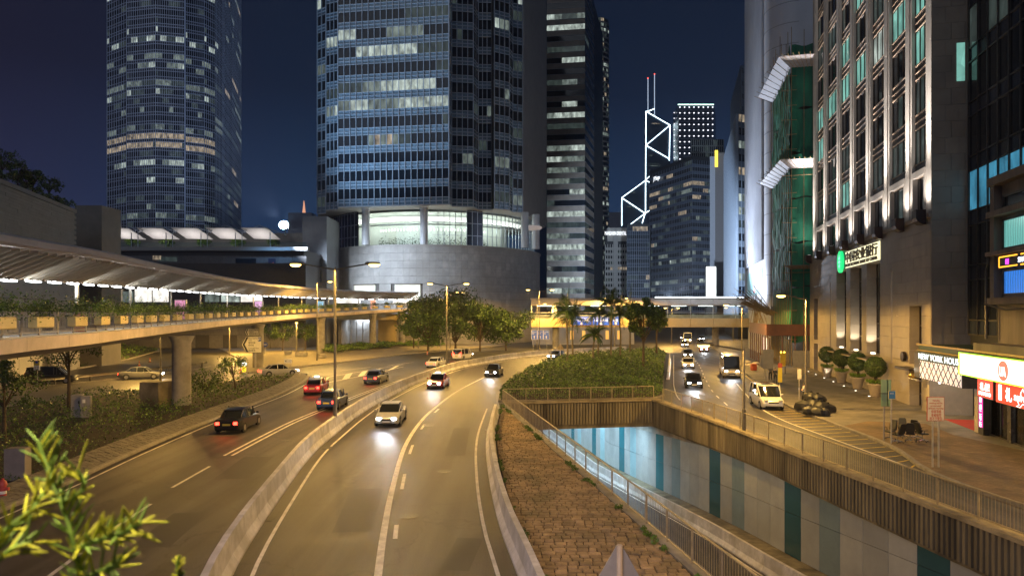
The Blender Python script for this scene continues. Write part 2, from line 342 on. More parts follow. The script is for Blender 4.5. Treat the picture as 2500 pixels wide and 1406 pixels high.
bm = bmesh.new()
def ring(pts):
    vs = [bm.verts.new((p[0], p[1], 0)) for p in pts]; return [bm.edges.new((vs[i], vs[(i+1)%len(vs)])) for i in range(len(vs))]
ed = ring([(-1500,-400),(1500,-400),(1500,2000),(-1500,2000)])
hole = [(p[0], p[1]) for p in LR] + [(p[0], p[1]) for p in reversed(RW)]
ed += ring(hole)
bmesh.ops.triangle_fill(bm, use_beauty=True, use_dissolve=False, edges=ed)
for f in bm.faces:
    if f.normal.z < 0: f.normal_flip()
gm = bpy.data.meshes.new('ground'); bm.to_mesh(gm); bm.free(); gm.materials.append(asphalt2)
obj('ground', gm, label='dark asphalt city ground under the roads and buildings', cat='ground', kind='structure')

def clip_path(path, y0, y1): return [p for p in path if y0 <= p[1] <= y1]
def strip_between(A, B, y0, y1, n=40):
    ys = np.linspace(y0, y1, n); return [(at_y(A, y), y) for y in ys], [(at_y(B, y), y) for y in ys]
# middle carriageway
L_, R_ = strip_between(BAR, RB, -12, 56, 40)
RE = RB + smooth_path([(-1.4,60),(-1.1,71),(3.8,98.5),(10.6,119),(20.7,130)], 2.0)
L_, R_ = strip_between(BAR, RE, -12, 130, 70)
mb = MB().strip(L_, R_, .004); struct('road', mb, asphalt, 'grey two lane carriageway curving between the median barrier and the paved ramp island')
LKx = LK + [(-29,100,0),(-26,120,0),(-10,140,0),(5,152,0)]
BARl = offset(BAR, -.62)
L_, R_ = strip_between(LK, BARl, -10, 86, 50)
struct('road', MB().strip(L_, R_, .004), asphalt, 'dark carriageway left of the median barrier with red tail light traffic')
RD = smooth_path([(18.9,0),(18.3,12),(17.5,23.2),(16.4,32.7),(15.2,44.8),(14.4,54),(14.6,62),(16.5,72),(18.8,82),(29,125),(35,150),(50,215)], 2.0)
L_, R_ = strip_between(offset(RD, .35), RK, 0, 212, 70)
struct('road', MB().strip(L_, R_, .004), asphalt, 'street running beside the stone building towards the far footbridge')

# ---- painted markings: every painted piece is an object of the road that it lies on
markset = thing('road_markings', 'white and yellow lines painted on the carriageways', 'road marking', (0,0,0), kind='structure')
def line(path, wd, mat_, z=.010, name='painted_line'):
    path = [(p[0], p[1], 0) for p in path]
    return MB().strip(offset(path, -wd/2), offset(path, wd/2), z).build(name, mat_, markset)
edge1 = clip_path(offset(BAR, .55), -5, 128); line(edge1, .13, paint_w)
edge2 = clip_path(offset(RB, -.55), -5, 57); line(edge2, .13, paint_w)
mid = smooth_path([G(905,1560), G(923,1404), G(937.6,1296), G(959,1188), G(988,1091), G(1024,1033), G(1060,997), G(1125,950), G(1215,905)], 1.0); line(mid, .24, paint_w)
for (a, b) in (((1340,1250)), ((1194,1157)), ((1108,1086)), ((1048,1036)), ((1007,998))):
    pa = [( at_y(offset(mid,.42), G(0,y)[1]), G(0,y)[1], 0) for y in np.linspace(a, b, 4)] if a < 1330 else [(at_y(offset(mid,.42), G(0,y)[1]), G(0,y)[1], 0) for y in (1315,1298,1281)]
    line(pa, .16, paint_w, name='painted_dash')
lk_line = clip_path(offset(LK, .45), 0, 86); line(lk_line, .13, paint_w)
for (p, q) in (((245,1312),(368,1230)), ((420,1190),(512,1138)), ((120,1406),(196,1350))):
    a, b = G(*p), G(*q); line([(a[0],a[1],0), ((a[0]+b[0])/2,(a[1]+b[1])/2,0), (b[0],b[1],0)], .15, paint_w, name='painted_dash')
dl = smooth_path([G(547,1112), G(640,1064), G(720,1025), G(820,985), G(905,952), G(1000,920)], 2.0)
line(dl, .15, paint_w); line(offset(dl, .42), .15, paint_w)
# chevron nose
nA = smooth_path([G(756,930), G(820,917), G(900,904), G(985,890)], 2.0); nB = smooth_path([G(778,938), G(840,926), G(915,911), G(985,895)], 2.0)
line(nA, .15, paint_w); line(nB, .15, paint_w)
for t in np.linspace(.05, .8, 5):
    i = int(t*(len(nA)-1)); j = int(t*(len(nB)-1)); a = nA[min(i+2,len(nA)-1)]; b = nB[j]
    MB().add([(a[0]-.1,a[1]-1.2,.011),(a[0]+.2,a[1]+1.4,.011),(b[0]+.2,b[1]+1.6,.011),(b[0]-.1,b[1]-.8,.011)], [(3,2,1,0)]).build('painted_chevron', paint_w, markset)
for (p, q) in (((600,950),(640,947)), ((830,905),(905,896)), ((945,893),(1010,884)), ((1045,880),(1110,872))):
    a, b = G(*p), G(*q); line([(a[0],a[1],0), (b[0],b[1],0)], .18, paint_w, name='painted_dash')
lp = smooth_path([G(20,992), G(180,975), G(350,956), G(470,944)], 3.0); line(lp, .14, paint_w)
# yellow hatching in the lay-by
bay = smooth_path([(20.15,33.2),(20.1,38),(19.9,44),(19.8,50),(20.6,57),(22.6,66),(25,76)], 1.0)
line(bay, .13, paint_w)
for y in np.arange(34.6, 62, 1.22):
    x0 = at_y(bay, y); x1 = at_y(RK, y+.9)-.15
    if x1-x0 > .35: line([(x0+.1,y,0), ((x0+x1)/2,y+.2,0), (x1,y+.5,0)], .10, paint_y, name='painted_hatch')
kl = clip_path(offset(RK, -.3), 57, 92); line(kl, .1, paint_y)
rl = smooth_path([(18.3,58),(20,68),(23.2,82),(28,102),(33,125)], 1.0)
for i in range(0, len(rl)-2, 5): line(rl[i:i+3], .12, paint_w, name='painted_dash')
line(clip_path(offset(RD,.6), 60, 128), .1, paint_w)

# ---- kerbs and raised ground
def island(name, poly, z, mat_, label, kerb=True):
    o = MB().prism([(p[0],p[1]) for p in poly], -.05, z).build(name, mat_, None, label=label, cat=name.replace('_',' '), kind='structure')
    if kerb:
        P = [(p[0],p[1],0) for p in poly]; P = resample(P + [P[0]], 1.0)
        k = 0
        mbk = MB().sweep(P, [(-.1,-.04),(-.1,z+.02),(.12,z+.02),(.15,-.04)]); mbk.build('kerb', kerb_m, o)
    return o
# right pavement from the kerb to the facades
UX, UY = .2192, .9757; NX, NY = -UY, UX            # street direction, facade normal (towards the street)
def fx(Y): return 32.8 + .225*(Y-55)               # facade line
pv = [(p[0], p[1]) for p in RK if p[1] < 205]
pav = MB().prism(pv + [(fx(206)+6,206), (fx(-14)+8,-14)], -.05, .13).build('pavement', pave_m, None, label='wide granite pavement in front of the stone building and shops', cat='pavement', kind='structure')
for i in range(0, len(RK)-2):
    if 14 < RK[i][1] < 100:
        a, b = Vector(RK[i]), Vector(RK[i+1]); d = (b-a).normalized()*.008
        MB().sweep([a+d, b-d], [(-.02,-.04),(-.02,.14),(.0,.155),(.17,.155),(.17,-.04)]).build('kerb_stone', kerb_m, pav)
CI = [(-1.1,60.0),(-1.2,66),(-1.0,71),(.6,82),(3.9,98.5),(10.7,119),(20.5,130),(29,134),(29.3,130),(28.2,125),(22.9,103),(18.2,82),(15.9,72),(14.2,64),(12.7,62.0),(6,60.8)]
ci = island('planted_island', CI, .16, soil, 'planted traffic island above the underpass mouth')

# ---- concrete barriers, one part per cast unit
BPROF = [(-.3,0),(-.3,.1),(-.15,.36),(-.1,1.0),(.1,1.0),(.15,.36),(.3,.1),(.3,0)]
def barrier(path, label, prof=BPROF, mat_=barrier_m, gap=.012, base=None):
    t = thing('concrete_barrier', label, 'barrier', (path[0][0], path[0][1], 0))
    for a, b in zip(path, path[1:]):
        A, B = Vector(a), Vector(b); d = (B-A).normalized()*gap; dz = random.uniform(-.008,.008)
        MB().sweep([A+d, B-d], [(x, z+(dz if z > .5 else 0)) for x, z in prof]).build('barrier_unit', mat_, t)
    return t
barrier(clip_path(offset(BAR, -.32), 8, 141), 'long curved white concrete barrier between the two main carriageways')
barrier(clip_path(offset(RB, .32), 8, 52.5), 'short concrete barrier along the sett paved ramp island', [(x, z*.9) for x, z in BPROF])
barrier(smooth_path([(18.4,80.5),(20.9,91),(23.3,101),(26.8,116)], 2.0), 'low white barrier at the right side of the planted island', [(x*.7, z*.95) for x, z in BPROF], white_pt)

# ---- sett paved ramp island
RBo = offset(RB, .62)
L_, R_ = strip_between(RBo, offset(LR, -.35), 11, 57, 40)
poly = [(x, y) for x, y in L_] + [(x, y) for x, y in reversed(R_)]
ri = MB().prism(poly, -.05, .10).build('paved_island', joint_m, None, label='long ramp island paved with brown granite setts beside the underpass', cat='paved island', kind='structure')
bricks = []
y = 11.3
while y < 56.6:
    rowd = random.uniform(.27,.33); x0 = at_y(L_, y)+.05; x1 = at_y(R_, y)-.06; x = x0 - random.uniform(0,.25)
    while x < x1-.12:
        l = random.uniform(.26,.46); a = max(x, x0); b = min(x+l, x1)
        if b-a > .1: bricks.append(((a+b)/2, y+rowd/2, b-a-.035, rowd-.035))
        x += l
    y += rowd
protos = []
for k in range(6):
    m_ = MB().box((0,0,0), (1,1,1), 0, .16); vs = [(vx+random.uniform(-.05,.05), vy+random.uniform(-.05,.05), vz) for vx,vy,vz in m_.v]; m_.v = vs; protos.append(m_.mesh('sett', brick_m))
near = [b for b in bricks if b[1] > 18.6]; near.sort(key=lambda b: b[1]); NEAR = near[:300]; ns = set(id(b) for b in NEAR)
rest = MB()
for b in bricks:
    h = .11+random.uniform(-.012,.02)
    if id(b) in ns:
        inst(random.choice(protos), 'sett', ri, (b[0], b[1], .10+h/2-.03), random.uniform(-.03,.03), (b[2], b[3], h))
    else: rest.box((b[0], b[1], .10+h/2-.03), (b[2], b[3], h), random.uniform(-.03,.03), .03)
rest.build('setts', brick_m, ri, kind='stuff')
# grass tufts in the joints along the edges
P = []; 
for yy in np.concatenate([RNG.uniform(16,56,500), RNG.uniform(40,57,120)]):
    s_ = RNG.random(); xx = at_y(L_, yy)+abs(RNG.normal(0,.08)) if s_ < .35 else at_y(R_, yy)-abs(RNG.normal(0,.1))-.02
    if math.sin(yy*1.7)+math.sin(yy*.61) > .3:
        for _ in range(10): P.append((xx+RNG.normal(0,.05), yy+RNG.normal(0,.07), .19+RNG.random()*.1))
obj('weeds', quads_mesh('weeds', leaf_quads(P, np.tile((0,-.3,.4),(len(P),1)), .06), [leaf_b]), label='green weeds growing along the edges of the sett paving', cat='weeds', kind='stuff')

# ---- left verge: sloped stone apron behind the kerb
ap = clip_path(LK, 10, 86)
MB().sweep(ap, [(-.28,-.05),(-.28,.15),(-.05,.17),(0,.12),(0,-.05)]).build('kerb', kerb_m, label='grey kerb along the left carriageway below the stone apron', cat='kerb', kind='structure')
apo = MB().strip(offset(ap,-1.75,.42), offset(ap,-.28,.10)).build('verge_apron', joint_m, None, label='sloping strip of grey stone blocks between kerb and shrubs', cat='verge', kind='structure')
restA = MB(); cnt = 0; stone_m = M('apron_stone', (.17,.155,.13), .75, var=.4, scale=3, bump=.5, bscale=20)
fine = resample(ap, .34)
for i in range(len(fine)-1):
    for r in range(5):
        o0 = -.30-.29*r; a = Vector(fine[i]); b = Vector(fine[i+1]); t = (b-a).normalized(); n_ = Vector((-t.y, t.x, 0)); z0 = .10+.32*(.29*r)/1.47
        sh = .5*(r % 2)*(b-a); c0 = a+sh+n_*(-o0); w2 = .27; vs = []
        for z in (-.06, .035+random.uniform(-.01,.015)):
            for (q, s_) in ((.015,0),(.325,0),(.325,w2),(.015,w2)):
                p = c0+t*q+n_*(s_); vs.append((p.x, p.y, z0+z+.32*s_/1.47))
        if 24 < a.y < 46 and cnt < 300:
            MB().add(vs, [(3,2,1,0),(4,5,6,7),(0,1,5,4),(1,2,6,5),(2,3,7,6),(3,0,4,7)]).build('apron_stone', stone_m, apo); cnt += 1
        else: restA.add(vs, [(4,5,6,7),(0,1,5,4),(1,2,6,5),(2,3,7,6),(3,0,4,7)])
restA.build('apron_stones', stone_m, apo, kind='stuff')

# ---- underpass trench
ufl = MB(); ys = list(np.arange(-15, 130, 3.0))
def wallx(Y): return at_y(RW, Y) if Y < 61.3 else 21.72-.1455*Y
def leftx(Y): return at_y(LR, Y) if Y < 58.8 else -.8-.17*(Y-58.8)
ufl.strip([(leftx(y)-.3, y, floor_z(y)) for y in ys], [(wallx(y)+.3, y, floor_z(y)) for y in ys])
struct('underpass_floor', ufl, asphalt, 'asphalt floor of the underpass sinking away under the island')
lw = MB().strip([(leftx(y), y, 0.0 if y < 58 else -2.3) for y in ys], [(leftx(y), y, floor_z(y)-.1) for y in ys])
lw.build('retaining_wall', concrete, None, label='plain left wall of the underpass below the ramp railing', cat='wall')
rw = thing('retaining_wall', 'right wall of the underpass clad in pale and teal panels under a fluted concrete band', 'wall', (wallx(45), 45, floor_z(45)))
MB().strip([(wallx(y)+.18, y, -.02 if y < 61 else -2.3) for y in ys], [(wallx(y)+.18, y, floor_z(y)-.1) for y in ys]).build('backing', concrete, rw)
wk = [(wallx(y), y, floor_z(y)) for y in ys]
MB().sweep(wk, [(-1.35,-.1),(-1.35,.72),(.2,.72),(.2,-.1)]).build('walkway', conc_dark, rw)
pan_cols = {'l': M('panel_pale', (.37,.39,.40), .22, var=.12, scale=.6), 'g': M('panel_grey', (.31,.33,.34), .22, var=.12, scale=.6), 'b': M('panel_blue_grey', (.19,.26,.30), .22, var=.12, scale=.6),
            't': M('panel_teal', (.03,.15,.19), .18, var=.12, scale=.6), 'd': M('panel_deep_teal', (.025,.085,.11), .18, var=.1, scale=.6), 'c': M('panel_light_blue', (.32,.47,.53), .22, var=.1, scale=.6)}
seq = 'llglbcglltglblgltllcgglbtgbggdbgggddgbggbggdgggbgggdd'
yy = 108.125; k = 0; wpath = []
while yy > -12:
    dy = 1.81; y1, y0 = yy, yy-dy; q_ = (k-32) % 6; c = ('d' if yy < 60 else 't') if q_ == 0 else 'b' if q_ == 2 else 'g' if q_ in (1,4) else 'l'
    if yy > 62 and c in 'gb': c = 'c' if c == 'b' else 'l'
    for row in range(2):
        za = lambda Y: floor_z(Y)+.74+2.42*row+.012
        vs = []
        for d in (0.10, .03):
            for (Y, zz) in ((y0+.012,0),(y1-.012,0),(y1-.012,2.396),(y0+.012,2.396)):
                top = za(Y)+zz
                if Y > 60.5: top = min(top, -2.32)
                vs.append((wallx(Y)+d-.0, Y, min(top, -.03)))
        MB().add(vs, [(0,1,2,3),(7,6,5,4),(0,4,5,1),(1,5,6,2),(2,6,7,3),(3,7,4,0)]).build('cladding_panel', pan_cols[c], rw)
    yy -= dy; k += 1
# fluted band of the right wall
def band_b(Y): return -(1.75+.028*max(0, Y-40))
ysb = list(np.arange(-15, 61.4, 1.5)) + [61.3]
bw = MB()
for a, b in zip(ysb, ysb[1:]):
    vs = []
    for Y in (a, b):
        x = wallx(Y); vs += [(x-.16,Y,.02),(x-.16,Y,band_b(Y)),(x+.17,Y,band_b(Y)),(x+.17,Y,.02)]
    bw.add(vs, [(0,1,5,4),(1,2,6,5),(2,3,7,6),(3,0,4,7)])
bw.build('concrete_band', conc_dark, rw)
ribs = MB()
for Y in np.arange(-10, 61.0, .27):
    x = wallx(Y); ribs.box((x-.21, Y, (.0+band_b(Y)+.12)/2), (.13,.14,-band_b(Y)-.14), .13, .03)
ribs.build('ribs', conc_dark, rw, kind='stuff')
MB().sweep([(p[0],p[1],0) for p in RW], [(-.36,.0),(-.36,.16),(.42,.16),(.42,.0)]).build('coping', M('coping_concrete', (.3,.25,.16), .8, var=.35, scale=1.5, bump=.4, bscale=10, stain=(.16,.13,.08)), rw)
barrier([(wallx(y)-1.65, y, floor_z(y)) for y in np.arange(-10, 106, 2.0)], 'pale barrier along the foot of the panelled underpass wall', [(x*.9, z*1.02) for x, z in BPROF])
line2 = MB().strip([(wallx(y)-2.25, y, floor_z(y)+.008) for y in ys], [(wallx(y)-2.12, y, floor_z(y)+.008) for y in ys]); line2.build('painted_line', paint_w, markset)
# portal
po = thing('underpass_portal', 'stained fluted concrete beam across the underpass mouth', 'portal', (6,60,-2.3))
pa, pb = Vector((-.8,58.8,0)), Vector((12.78,61.2,0)); pd = (pb-pa).normalized(); pn = Vector((pd.y,-pd.x,0))
MB().add([tuple(pa+Vector((0,0,.02))), tuple(pb+Vector((0,0,.02))), tuple(pb+Vector((0,0,-2.3))), tuple(pa+Vector((0,0,-2.3))),
          tuple(pa-pn*70+Vector((-11.5,0,-2.3))), tuple(pb-pn*70+Vector((-9,0,-2.3)))], [(3,2,1,0),(2,3,4,5)]).build('beam', conc_dark, po)
rb_ = MB()
for t in np.arange(.2, (pb-pa).length-.1, .27):
    p = pa+pd*t; rb_.box((p.x+pn.x*.06, p.y+pn.y*.06, -1.0), (.14,.13,1.9), math.atan2(pd.y,pd.x), .03)
rb_.build('ribs', conc_dark, po, kind='stuff')
MB().sweep([pa, pb], [(-.4,0),(-.4,.17),(.25,.17),(.25,0)]).build('coping', MATS['coping_concrete'], po)
tl = E('tunnel_tube', (.72,.9,1.), 7)
for i, Yq in enumerate(np.arange(64, 106, 7.0)):
    for sx_, f_ in ((.28,'left'),(.78,'right')):
        x = leftx(Yq)*(1-sx_)+wallx(Yq)*sx_; f = MB().box((x,Yq,-2.42), (.28,2.4,.14)).build('tunnel_lamp', tl, None, label=f'tube lamp on the underpass ceiling, {f_} row, {["first","second","third","fourth","fifth","sixth","seventh"][i]} from the mouth', cat='lamp', group='tube lamps in the underpass')
        light('AREA', (x, Yq, -2.52), 620, (.60,.87,1.), f, 2.2, aim=(x, Yq, -8))

# ---- railings
def railing(label, path, h=1.12, zoff=.15, post=2.0, mat_=None, bar=.16, group='steel railings round the underpass', barrier_pr=.0065):
    mat_ = mat_ or MATS.get('rail_paint') or M('rail_paint', (.34,.29,.2), .5, metal=.35, var=.25, scale=5)
    path = resample(path, post); t = thing('railing', label, 'railing', (path[0][0], path[0][1], 0), group)
    up = lambda p, z: (p[0], p[1], p[2]+zoff+z)
    MB().tube([up(p,h) for p in path], .036, 6).build('top_rail', mat_, t, smooth=True)
    MB().tube([up(p,.12) for p in path], .022, 5).build('bottom_rail', mat_, t)
    for p in path: MB().box(up(p, h/2-.03), (.06,.06,h+.06)).build('post', mat_, t)
    fine = resample(path, bar); b_ = MB()
    for p in fine: b_.box(up(p, h/2+.06), (barrier_pr*2,barrier_pr*2,h-.12))
    b_.build('bars', mat_, t, kind='stuff'); return t
railing('long steel railing between the sett island and the underpass', clip_path(LR, 8, 58.9), zoff=.1)
railing('steel railing across the top of the underpass mouth', [tuple(pa+pd*.1), tuple(pb-pd*.1)], zoff=.17)
railing('steel railing along the top of the panelled underpass wall', clip_path(RW, 8, 61.2), zoff=.16)
MB().sweep(clip_path(offset(LR,-.02),8,58.9), [(-.28,-.04),(-.28,.12),(.22,.12),(.22,-.6)]).build('kerb', concrete, None, label='concrete upstand carrying the railing beside the sett paving', cat='kerb', kind='structure')
# ================================================================ BUILDINGS
def unit2(a, b):
    d = (b[0]-a[0], b[1]-a[1]); l = math.hypot(*d); return (d[0]/l, d[1]/l), l
TS = bpy.data.scenes.new('workshop')          # scratch scene: curves and skins are turned into meshes here
def eval_mesh(o):
    TS.collection.objects.link(o); TS.view_layers[0].update(); dg = TS.view_layers[0].depsgraph; return bpy.data.meshes.new_from_object(o.evaluated_get(dg))
def text_obj(name, txt, parent, mat_, o, u, size, width=None, ext=.02, align='LEFT', bold=0.0, flat=None, **kw):
    """lettering standing upright: origin o, reading direction u (2-D)"""
    c = bpy.data.curves.new(name, 'FONT'); c.body = txt; c.size = size; c.extrude = ext; c.align_x = align; c.offset = bold; c.resolution_u = 3
    t = bpy.data.objects.new('tmp_text', c); me = eval_mesh(t)
    bpy.data.objects.remove(t); me.name = name
    me.materials.clear(); me.materials.append(mat_)
    co = np.empty(len(me.vertices)*3, np.float32); me.vertices.foreach_get('co', co); co = co.reshape(-1,3)
    if width and len(co):
        x0, x1 = co[:,0].min(), co[:,0].max(); f = width/(x1-x0); co[:,0] = (co[:,0]-(x0 if align == 'LEFT' else (x0+x1)/2))*f
    n = (u[1], -u[0]); wo = woff(parent)
    R = np.stack([co[:,0]*u[0]+co[:,2]*n[0]+o[0]-wo.x, co[:,0]*u[1]+co[:,2]*n[1]+o[1]-wo.y, co[:,1]+o[2]-wo.z], 1)
    me.vertices.foreach_set('co', R.astype(np.float32).ravel()); me.update()
    return obj(name, me, parent, **kw)

def runs(n, kind, rng=random):
    """palette indices along one floor"""
    res = []
    while len(res) < n:
        l = rng.choice((1,2,2,3,4,5,6))
        x = rng.random()
        if kind == 'dark': i = 0 if x < .86 else 1 if x < .97 else 2
        elif kind == 'mix': i = 0 if x < .42 else 1 if x < .62 else 2 if x < .84 else 3
        elif kind == 'soft': i = 0 if x < .55 else 1 if x < .88 else 2
        elif kind == 'lit': i = 0 if x < .15 else 1 if x < .25 else 2 if x < .55 else 3
        elif kind == 'warm': i = 0 if x < .32 else 1 if x < .55 else 4
        elif kind == 'far': i = 0 if x < .70 else 1 if x < .85 else 2 if x < .94 else 4
        else: i = 0
        res += [i]*l
    return res[:n]
class Facade:
    def __init__(s, parent): s.p = parent; s.sp = MB(); s.mu = MB(); s.panes = []
    def facet(s, A, B, cent, z0, z1, cols, fh, sp, pal, mw=.07, hw=.06, md=.12, lines=2, zlo=None, mull=True, win_d=.03):
        u, l = unit2(A, B); n = (u[1], -u[0]); mid = ((A[0]+B[0])/2, (A[1]+B[1])/2)
        if n[0]*(mid[0]-cent[0])+n[1]*(mid[1]-cent[1]) < 0: n = (-n[0], -n[1])
        cw = l/cols; rows = int((z1-z0)/fh); ang = math.atan2(u[1], u[0])
        for r in range(rows):
            z = z0+r*fh; k = pal(r)
            pr = runs(cols, k) if isinstance(k, str) else k
            s.sp.frame_box(A, u, n, 0, l, 0, .05, z, z+sp)
            for q in range(lines):
                zz = z+sp*(q+.0)/(lines-1 if lines > 1 else 1)
                s.mu.frame_box(A, u, n, 0, l, .052, .052+md*.7, zz-hw/2, zz+hw/2)
            for c in range(cols):
                a = (c+.5)*cw
                s.panes.append(((A[0]+u[0]*a+n[0]*win_d, A[1]+u[1]*a+n[1]*win_d, z+sp+(fh-sp)/2), cw-(mw if mull else .03), fh-sp-hw, ang, pr[c % len(pr)]))
        if mull:
            for c in range(cols+1):
                a = c*cw; s.mu.frame_box(A, u, n, a-mw/2, a+mw/2, .054, .054+md, z0, z0+rows*fh)
    def finish(s, spm, mum, parts=0, score=None, name='window'):
        if s.sp.v: s.sp.build('spandrels', spm, s.p, kind='stuff')
        if s.mu.v: s.mu.build('mullions', mum, s.p, kind='stuff')
        P = s.panes
        if score: P = sorted(P, key=score, reverse=True)
        cache = {}
        for (c, w_, h_, a, i) in P[:parts]:
            key = (round(w_,2), round(h_,2), i)
            if key not in cache: cache[key] = MB().box((0,0,0), (w_,.05,h_)).mesh(name, PAL[i])
            inst(cache[key], name, s.p, c, a)
        R = P[parts:]
        if R:
            V = np.empty((len(R),4,3)); mi = []; wo = woff(s.p)
            for j, (c, w_, h_, a, i) in enumerate(R):
                ux, uy = math.cos(a)*w_/2, math.sin(a)*w_/2; cx, cy, cz = c[0]-wo.x, c[1]-wo.y, c[2]-wo.z
                V[j] = ((cx-ux,cy-uy,cz-h_/2),(cx+ux,cy+uy,cz-h_/2),(cx+ux,cy+uy,cz+h_/2),(cx-ux,cy-uy,cz+h_/2)); mi.append(i)
            obj('windows', quads_mesh('windows', V, PAL, mi), s.p, kind='stuff')
def inframe(c):
    x = CX+c[0]/c[1]*F; y = YH-(c[2]-H)/c[1]*F
    return -30 < x < 2530 and -30 < y < 1440
def bigvis(p):
    c = p[0]; 
    return (p[1]*p[2]/(c[1]**2))*(1 if inframe(c) else .001) + (1e-5 if p[4] > 1 else 0)
blue_sp = M('spandrel_blue_glass', (.22,.30,.36), .22, metal=.3, var=.25, scale=.3)
dark_sp = M('spandrel_dark_glass', (.035,.045,.07), .2, metal=.2, var=.2, scale=.3)
mull_d = M('mullion_grey', (.24,.27,.33), .4, metal=.4, var=.1)
body_d = M('tower_core', (.02,.022,.026), .5, var=.1)
gran = M('granite_cladding', (.42,.40,.375), .55, var=.2, scale=.5, bump=.15, bscale=10, stain=(.34,.32,.295))
gran_b = M('granite_brown', (.20,.165,.135), .5, var=.2, scale=.6, stain=(.15,.125,.1))
clear = bpy.data.materials.new('clear_glass'); clear.use_nodes = True; _t = clear.node_tree; _t.nodes.clear()
_o = _t.nodes.new('ShaderNodeOutputMaterial'); _a = _t.nodes.new('ShaderNodeBsdfTransparent'); _a.inputs[0].default_value = (.86,.93,.92,1); _g = _t.nodes.new('ShaderNodeBsdfGlossy'); _g.inputs['Roughness'].default_value = .03
_f = _t.nodes.new('ShaderNodeFresnel'); _f.inputs[0].default_value = 1.5; _x = _t.nodes.new('ShaderNodeMixShader'); _t.links.new(_f.outputs[0], _x.inputs[0]); _t.links.new(_a.outputs[0], _x.inputs[1]); _t.links.new(_g.outputs[0], _x.inputs[2]); _t.links.new(_x.outputs[0], _o.inputs[0])

# ---------------------------------------------------------------- glass tower over the round podium
def PX(px, Y): return ((px-CX)/F*Y, Y)
T = [PX(776,181), PX(797,179), PX(797.5,173.5), PX(826,172), PX(826,168.6), PX(1096,164.2), PX(1102,167.6), PX(1155,168.4), PX(1167,172.6), PX(1200,172.8), PX(1206,171), PX(1243,173.3), PX(1251,176.8), PX(1275,178), PX(1331,207)]
back = [(6,225), (-20,238), (-52,225), (-56.5,205)]
tw = thing('glass_tower', 'tall blue glass office tower with stepped corners above the round stone podium', 'tower', (-24,190,0))
cent = (-24,195)
ins = [(cent[0]+(p[0]-cent[0])*.985, cent[1]+(p[1]-cent[1])*.985) for p in T+back]
MB().prism(ins, 34.15, 125).build('core', body_d, tw)
MB().prism([(cent[0]+(p[0]-cent[0])*1.002, cent[1]+(p[1]-cent[1])*1.002) for p in T+back], 33.9, 34.1).build('soffit', M('soffit_white', (.62,.6,.58), .6, var=.06), tw)
fa = Facade(tw)
state = {3:'dark',4:'dark',5:'mix2',6:'lit2',7:'lit2',8:'dark',9:'lit',10:'mix',11:'dark',12:'dark',13:'mix',14:'lit',15:'dark'}
def pal_main(cols):
    def f(r):
        random.seed(900+r*13)
        if r < 2: return [0]*cols
        k = {2:'dark',3:'warm2',4:'dark',5:'lit',6:'lit',7:'dark',8:'lit',9:'mix',10:'dark',11:'dark',12:'mix',13:'dark',14:'lit'}.get(r, 'mix')
        if k == 'warm2': return [0]*5+[2,4,2,4,2]+[1,1]+[0]*20
        return runs(cols, k)
    return f
zt = 34.1
for (i, cols) in ((0,2),(2,3),(4,18),(6,4),(8,3),(10,3),(12,2)):
    fa.facet(T[i], T[i+1], cent, zt, 112, cols, 4.35, 1.7, pal_main(cols) if i in (2,4) else (lambda r, c=cols, i=i: runs(c, 'mix' if (r*7+i) % 4 == 0 else 'dark')), mw=.16, hw=.13, md=.28, lines=3)
for i in (1,3,5,7,9,11):
    fa.facet(T[i], T[i+1], cent, zt, 112, 2 if i in (5,7) else 1, 4.35, 1.7, lambda r: 'dark', mw=.12, hw=.1, md=.15, lines=3)
fa.finish(blue_sp, alu, 300, bigvis)
# ribbed stone flank on the right
u, l = unit2(T[13], T[14]); n = (u[1], -u[0]); rb = MB(); rs = MB()
for k in range(30): rb.frame_box(T[13], u, n, k*l/30+.12, k*l/30+.62, .02, .5, 34.1, 112)
flank_m = M('flank_stone', (.36,.33,.30), .55, var=.12, scale=.4); rb.build('ribs', flank_m, tw, kind='stuff')
MB().frame_box(T[13], u, n, 0, l, -.3, .015, 34.1, 112).build('flank_wall', flank_m, tw)
for (a, z) in ((.1,73),(.3,66),(.55,56),(.62,50),(.7,44),(.8,40),(.85,62),(.15,48)):
    MB().frame_box(T[13], u, n, a*l, a*l+2.4, .02, .07, z, z+2.4).build('window', W_MID, tw)
# ---- round podium
DC = (-22.9,200.0); DR = 31.0
pod = thing('round_podium', 'round podium clad in pale stone panels below the glass tower', 'building', (DC[0],DC[1],0))
def arc(a, r): return (DC[0]+math.sin(a)*r, DC[1]-math.cos(a)*r)
N = 96
MB().prism([arc(2*math.pi*k/N, DR-.32) for k in range(N)], 0, 24.5).build('drum', M('podium_joint', (.13,.12,.11), .8, var=.1), pod)
da = 1.62/DR; rowh = 1.9; pieces = []
for r in range(13):
    for k in range(-30, 31):
        a0 = k*da+(da*.0); z0 = r*rowh
        deg = math.degrees(a0)
        if 6 <= r <= 7 and (-.62 < a0 < -.36 or -.22 < a0 < .02): continue
        pieces.append((a0, z0))
pieces.sort(key=lambda p: (-(p[1] > 5), abs(p[0])*(1)+ -p[1]*.01))
restP = MB(); cmesh = None
pm = MB(); w2 = da/2*.985
pts = [(math.sin(t)*DR, -math.cos(t)*DR) for t in (-w2, 0, w2)]; ptsi = [(math.sin(t)*(DR-.3), -math.cos(t)*(DR-.3)) for t in (-w2, 0, w2)]
poly8 = pts + ptsi[::-1]; pm.prism(poly8, .02, rowh-.03); pmesh = pm.mesh('stone_panel', gran)
